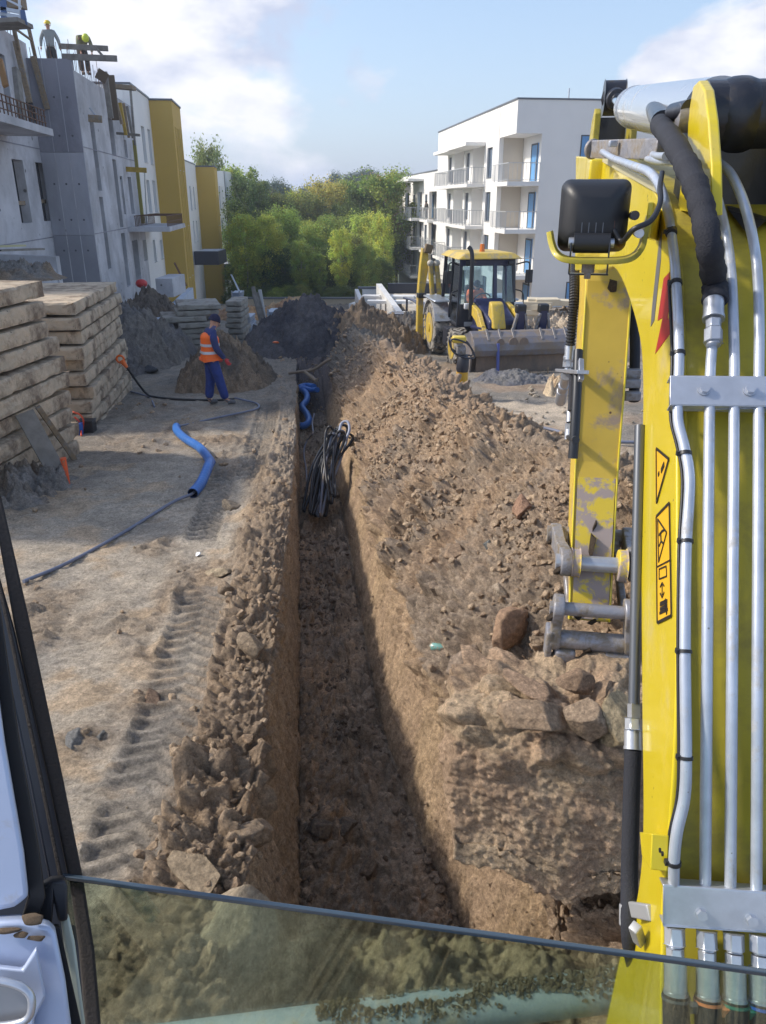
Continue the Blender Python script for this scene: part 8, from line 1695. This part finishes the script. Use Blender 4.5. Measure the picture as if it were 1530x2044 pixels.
# folded backhoe seen past the cab
m = MB(); m.prism([LL(-1.12, -2.0, z) if i < 0 else LL(x, -2.2, z) for i, (x, z) in enumerate(((-1.32, .2), (-1.14, .2), (-1.14, 1.4), (-1.0, 2.3), (-1.02, 2.75), (-1.2, 2.85), (-1.26, 2.3), (-1.32, 1.4)))], fv * -.25); ba = m.build('backhoe_boom', M_LY, bl, bevel=.03)
m = MB(); m.box(LL(-1.22, -2.15, 1.5), (.24, .3, .14), RL); m.build('boom_collar', M_PLAS, ba, bevel=.02)
for x0, x1 in ((-.98, -.88), (-.78, -.66)):
    m = MB(); m.cyl(LL(x0, -2.1, 2.35), LL(x1, -2.1, 1.35), .075, 12); q = m.build('backhoe_ram', M_LY, bl); m = MB(); m.ball(LL(x0, -2.1, 2.42), .10, 10, 8); m.build('ram_eye', mat('pale_grease', (.5, .46, .38), .5), q)
m = MB(); m.beam(LL(-1.08, -2.1, 2.7), LL(-1.02, -2.1, 2.95), .22, .2, up=tuple(fv)); m.build('boom_tip', mat('rust_head', (.16, .11, .06), .7), bl, bevel=.03)
lb('stabiliser', -1.08, -1.9, .5, .16, .2, 1.0, M_LY, bl, .02); lb('number_panel', -.50, .53, 1.02, .26, .03, .12, mat('pale_plate', (.5, .5, .5), .5), bl, .01)

# ------------------------------------------------------------------ vibrating rammer on the clay
rp = G3(921, 800, .0); rm = thing('tamping_rammer', 'yellow and black tamping rammer standing on the clay before the loader wheel', 'rammer', rp)
def RM(x, y, z): return rp + Vector((x, y, z))
m = MB(); m.hexa([RM(-.10, -.14, 0), RM(.10, -.14, 0), RM(.10, .16, 0), RM(-.10, .16, 0), RM(-.10, -.14, .04), RM(.10, -.14, .04), RM(.10, .16, .06), RM(-.10, .16, .06)]); m.build('foot', M_CHAR, rm, bevel=.01)
m = MB(); m.cyl(RM(0, 0, .04), RM(0, 0, .16), .07, 14, .09); m.build('leg', M_CHAR, rm)
m = MB(); zz = np.linspace(.16, .36, 15); m.tube([RM(0, 0, z) for z in zz], .1, 18, rr=[.105 if i % 2 else .125 for i in range(15)]); m.build('bellows', mat('yellow_bellows', (.72, .42, .04), .5), rm)
m = MB(); m.tube([RM(0, 0, .36), RM(.0, 0, .42), RM(.01, 0, .62), RM(.0, 0, .70)], .1, 16, rr=[.11, .13, .12, .08]); m.build('crankcase', M_CHAR, rm)
m = MB(); m.box(RM(-.04, .0, .80), (.18, .22, .16)); m.build('engine', M_LINK, rm, bevel=.02)
m = MB(); m.box(RM(-.09, .0, 1.01), (.27, .22, .13)); m.build('fuel_tank', mat('yellow_tank', (.75, .55, .08), .35), rm, bevel=.03)
for y in (-.17, .17): m = MB(); m.tube(spline([RM(.16, y, .66), RM(-.0, y, .68), RM(-.22, y, .80), RM(-.26, y, 1.02), RM(-.10, y, 1.02), RM(.10, y, .92), RM(.22, y, .70), RM(.16, y, .64)], 5), .018, 8); m.build('handle', M_CHAR, rm)
m = MB(); m.tube([RM(-.26, -.17, 1.0), RM(-.26, .17, 1.0)], .018, 8); m.build('handle', M_CHAR, rm, 'cross bar of the rammer handle')

# ------------------------------------------------------------------ lump of clay hanging from the buried bucket
def lumpmesh():
    bm = bmesh.new(); bmesh.ops.create_cube(bm, size=2.0); bmesh.ops.subdivide_edges(bm, edges=bm.edges, cuts=95, use_grid_fill=True); co = np.array([v.co[:] for v in bm.verts]); fc = np.array([[v.index for v in f.verts] for f in bm.faces]); bm.free(); return co, fc
co, fc = lumpmesh()
# centre and half sizes in the machine frame (mr_, mf, z)
Lc = PC(1120, 1500, .38) + Vector((0, .05, -.15)); hx, hy, hz = .56, .36, .43
n = co / np.maximum(np.abs(co).max(1, keepdims=True), 1e-6); sph = co / np.linalg.norm(co, axis=1, keepdims=True); q = n * .62 + sph * 1.0 * .38
xx, yy, zz = q[:, 0] * hx, q[:, 1] * hy, q[:, 2] * hz
bot = np.clip(-q[:, 2], 0, 1); yy = yy + .10 * q[:, 2] * 1.0; 
a_, b_ = xx * 1.0, zz * 1.0 + yy * .6
dsp = .085 * fbm(xx * 2.2 + 5, zz * 2.2 + yy * 1.8, 700, 4, .55) +   .03 * fbm(xx * 6, zz * 6 + yy * 5, 705, 4, .6)
top = sm(.25, .7, q[:, 2]); dsp += top * (lumps(xx, yy + zz, .17, 710, .9, .45, .8) * .17 * .75) + lumps(xx + 2, zz * .9 + yy * .8, .07, 720, .3) * .07 * .25 + lumps(xx, zz + yy * .8, .03, 730, .85) * .03 * .75 + .012 * fbm(xx * 40, zz * 40 + yy * 30, 735, 2)
nr_ = np.linalg.norm(q, axis=1, keepdims=True); P = np.stack([xx, yy, zz], 1) + q / nr_ * dsp[:, None]
P[:, 2] = np.where(q[:, 2] < -.6, P[:, 2] + .10 * fbm(P[:, 0] * 5, P[:, 1] * 5, 740, 3) + .12 * np.abs(P[:, 0] / hx - .1), P[:, 2])
W3 = np.array(Lc)[None] + P[:, :1] * np.array(mr_)[None] + P[:, 1:2] * np.array(mf)[None] + P[:, 2:] * np.array([0, 0, 1])[None]
c1_ = np.array([.30, .225, .15]); c2_ = np.array([.25, .175, .118]); c3_ = np.array([.22, .19, .16]); f = sm(-.1, .14, fbm(xx * 3, zz * 3 + yy * 2, 750, 5, .6))[:, None]; Cc = c1_ * (1 - f) + c2_ * f; Cc = Cc * 1.75; Cc = Cc * (1 + .5 * fbm(xx * 12, zz * 12 + yy * 9, 770, 3)[:, None])
me = mesh_np('clay_lump', W3, fc, SOIL, True, np.concatenate([np.clip(Cc, .01, 1), np.full((len(Cc), 1), .95)], 1)); o = put('clay_lump', me); tag(o, 'huge cracked lump of clay below the bucket pins with a dark hollow under it', 'clay lump')
blk = [(1070, 1395, .15, 'flat reddish block on the left of the cracked lump top', (1.2, .9, .6), (.30, .215, .145)), (1165, 1405, .13, 'squarish block in the middle of the cracked lump top', (1, .9, .9), (.29, .215, .15)), (1232, 1400, .15, 'rounded ochre block at the right of the lump beside the hose', (.9, .9, 1.1), (.34, .27, .17)), (1205, 1345, .10, 'upper block right under the coupler tube', (1.1, .9, .7), (.31, .22, .15)), (1050, 1330, .10, 'thin tilted plate left below the coupler', (1.5, .8, .4), (.32, .22, .15)), (1150, 1330, .09, 'small block directly below the bucket lugs', (1.2, .9, .7), (.29, .2, .135)), (1195, 1500, .07, 'crumbly knob on the lump face beside the hose', (1, 1, .9), (.30, .24, .165))]
for k, (u, v, r, lab, sq, cc_) in enumerate(blk):
    y_ = Lc.y - .10 - (.14 if v > 1380 else -.12); p = PY(u, v + 34, y_); me = clod_mesh('soil_clod', 800 + k, 4, sq); me.materials.append(soil_mat('clod_%d' % (800 + k), False, tuple(1.35 * q_ for q_ in cc_), 8, 1.0)); o = bpy.data.objects.new('soil_clod', me); COL.objects.link(o); o.location = p; o.scale = (r, r, r); o.rotation_euler = (.2 * k % .7, .1, k * 1.3); tag(o, lab, 'soil clod')
# ------------------------------------------------------------------ thin autumn haze
hm = bpy.data.materials.new('haze'); hm.use_nodes = True; hn = hm.node_tree.nodes; hl = hm.node_tree.links; hn.clear()
ho = hn.new('ShaderNodeOutputMaterial'); hv = hn.new('ShaderNodeVolumePrincipled'); hv.inputs['Color'].default_value = (.80, .88, 1.0, 1); hv.inputs['Density'].default_value = .0009; hv.inputs['Anisotropy'].default_value = .2
hl.new(hv.outputs[0], ho.inputs['Volume'])
hb_ = MB(); hb_.box((0, 455, 3.0), (1800, 930, 33)); o = single(hb_, 'haze', hm, None, None, (0, 455, 3)); tag(o, kind='stuff'); o['label'] = 'thin pale autumn haze over the whole site'
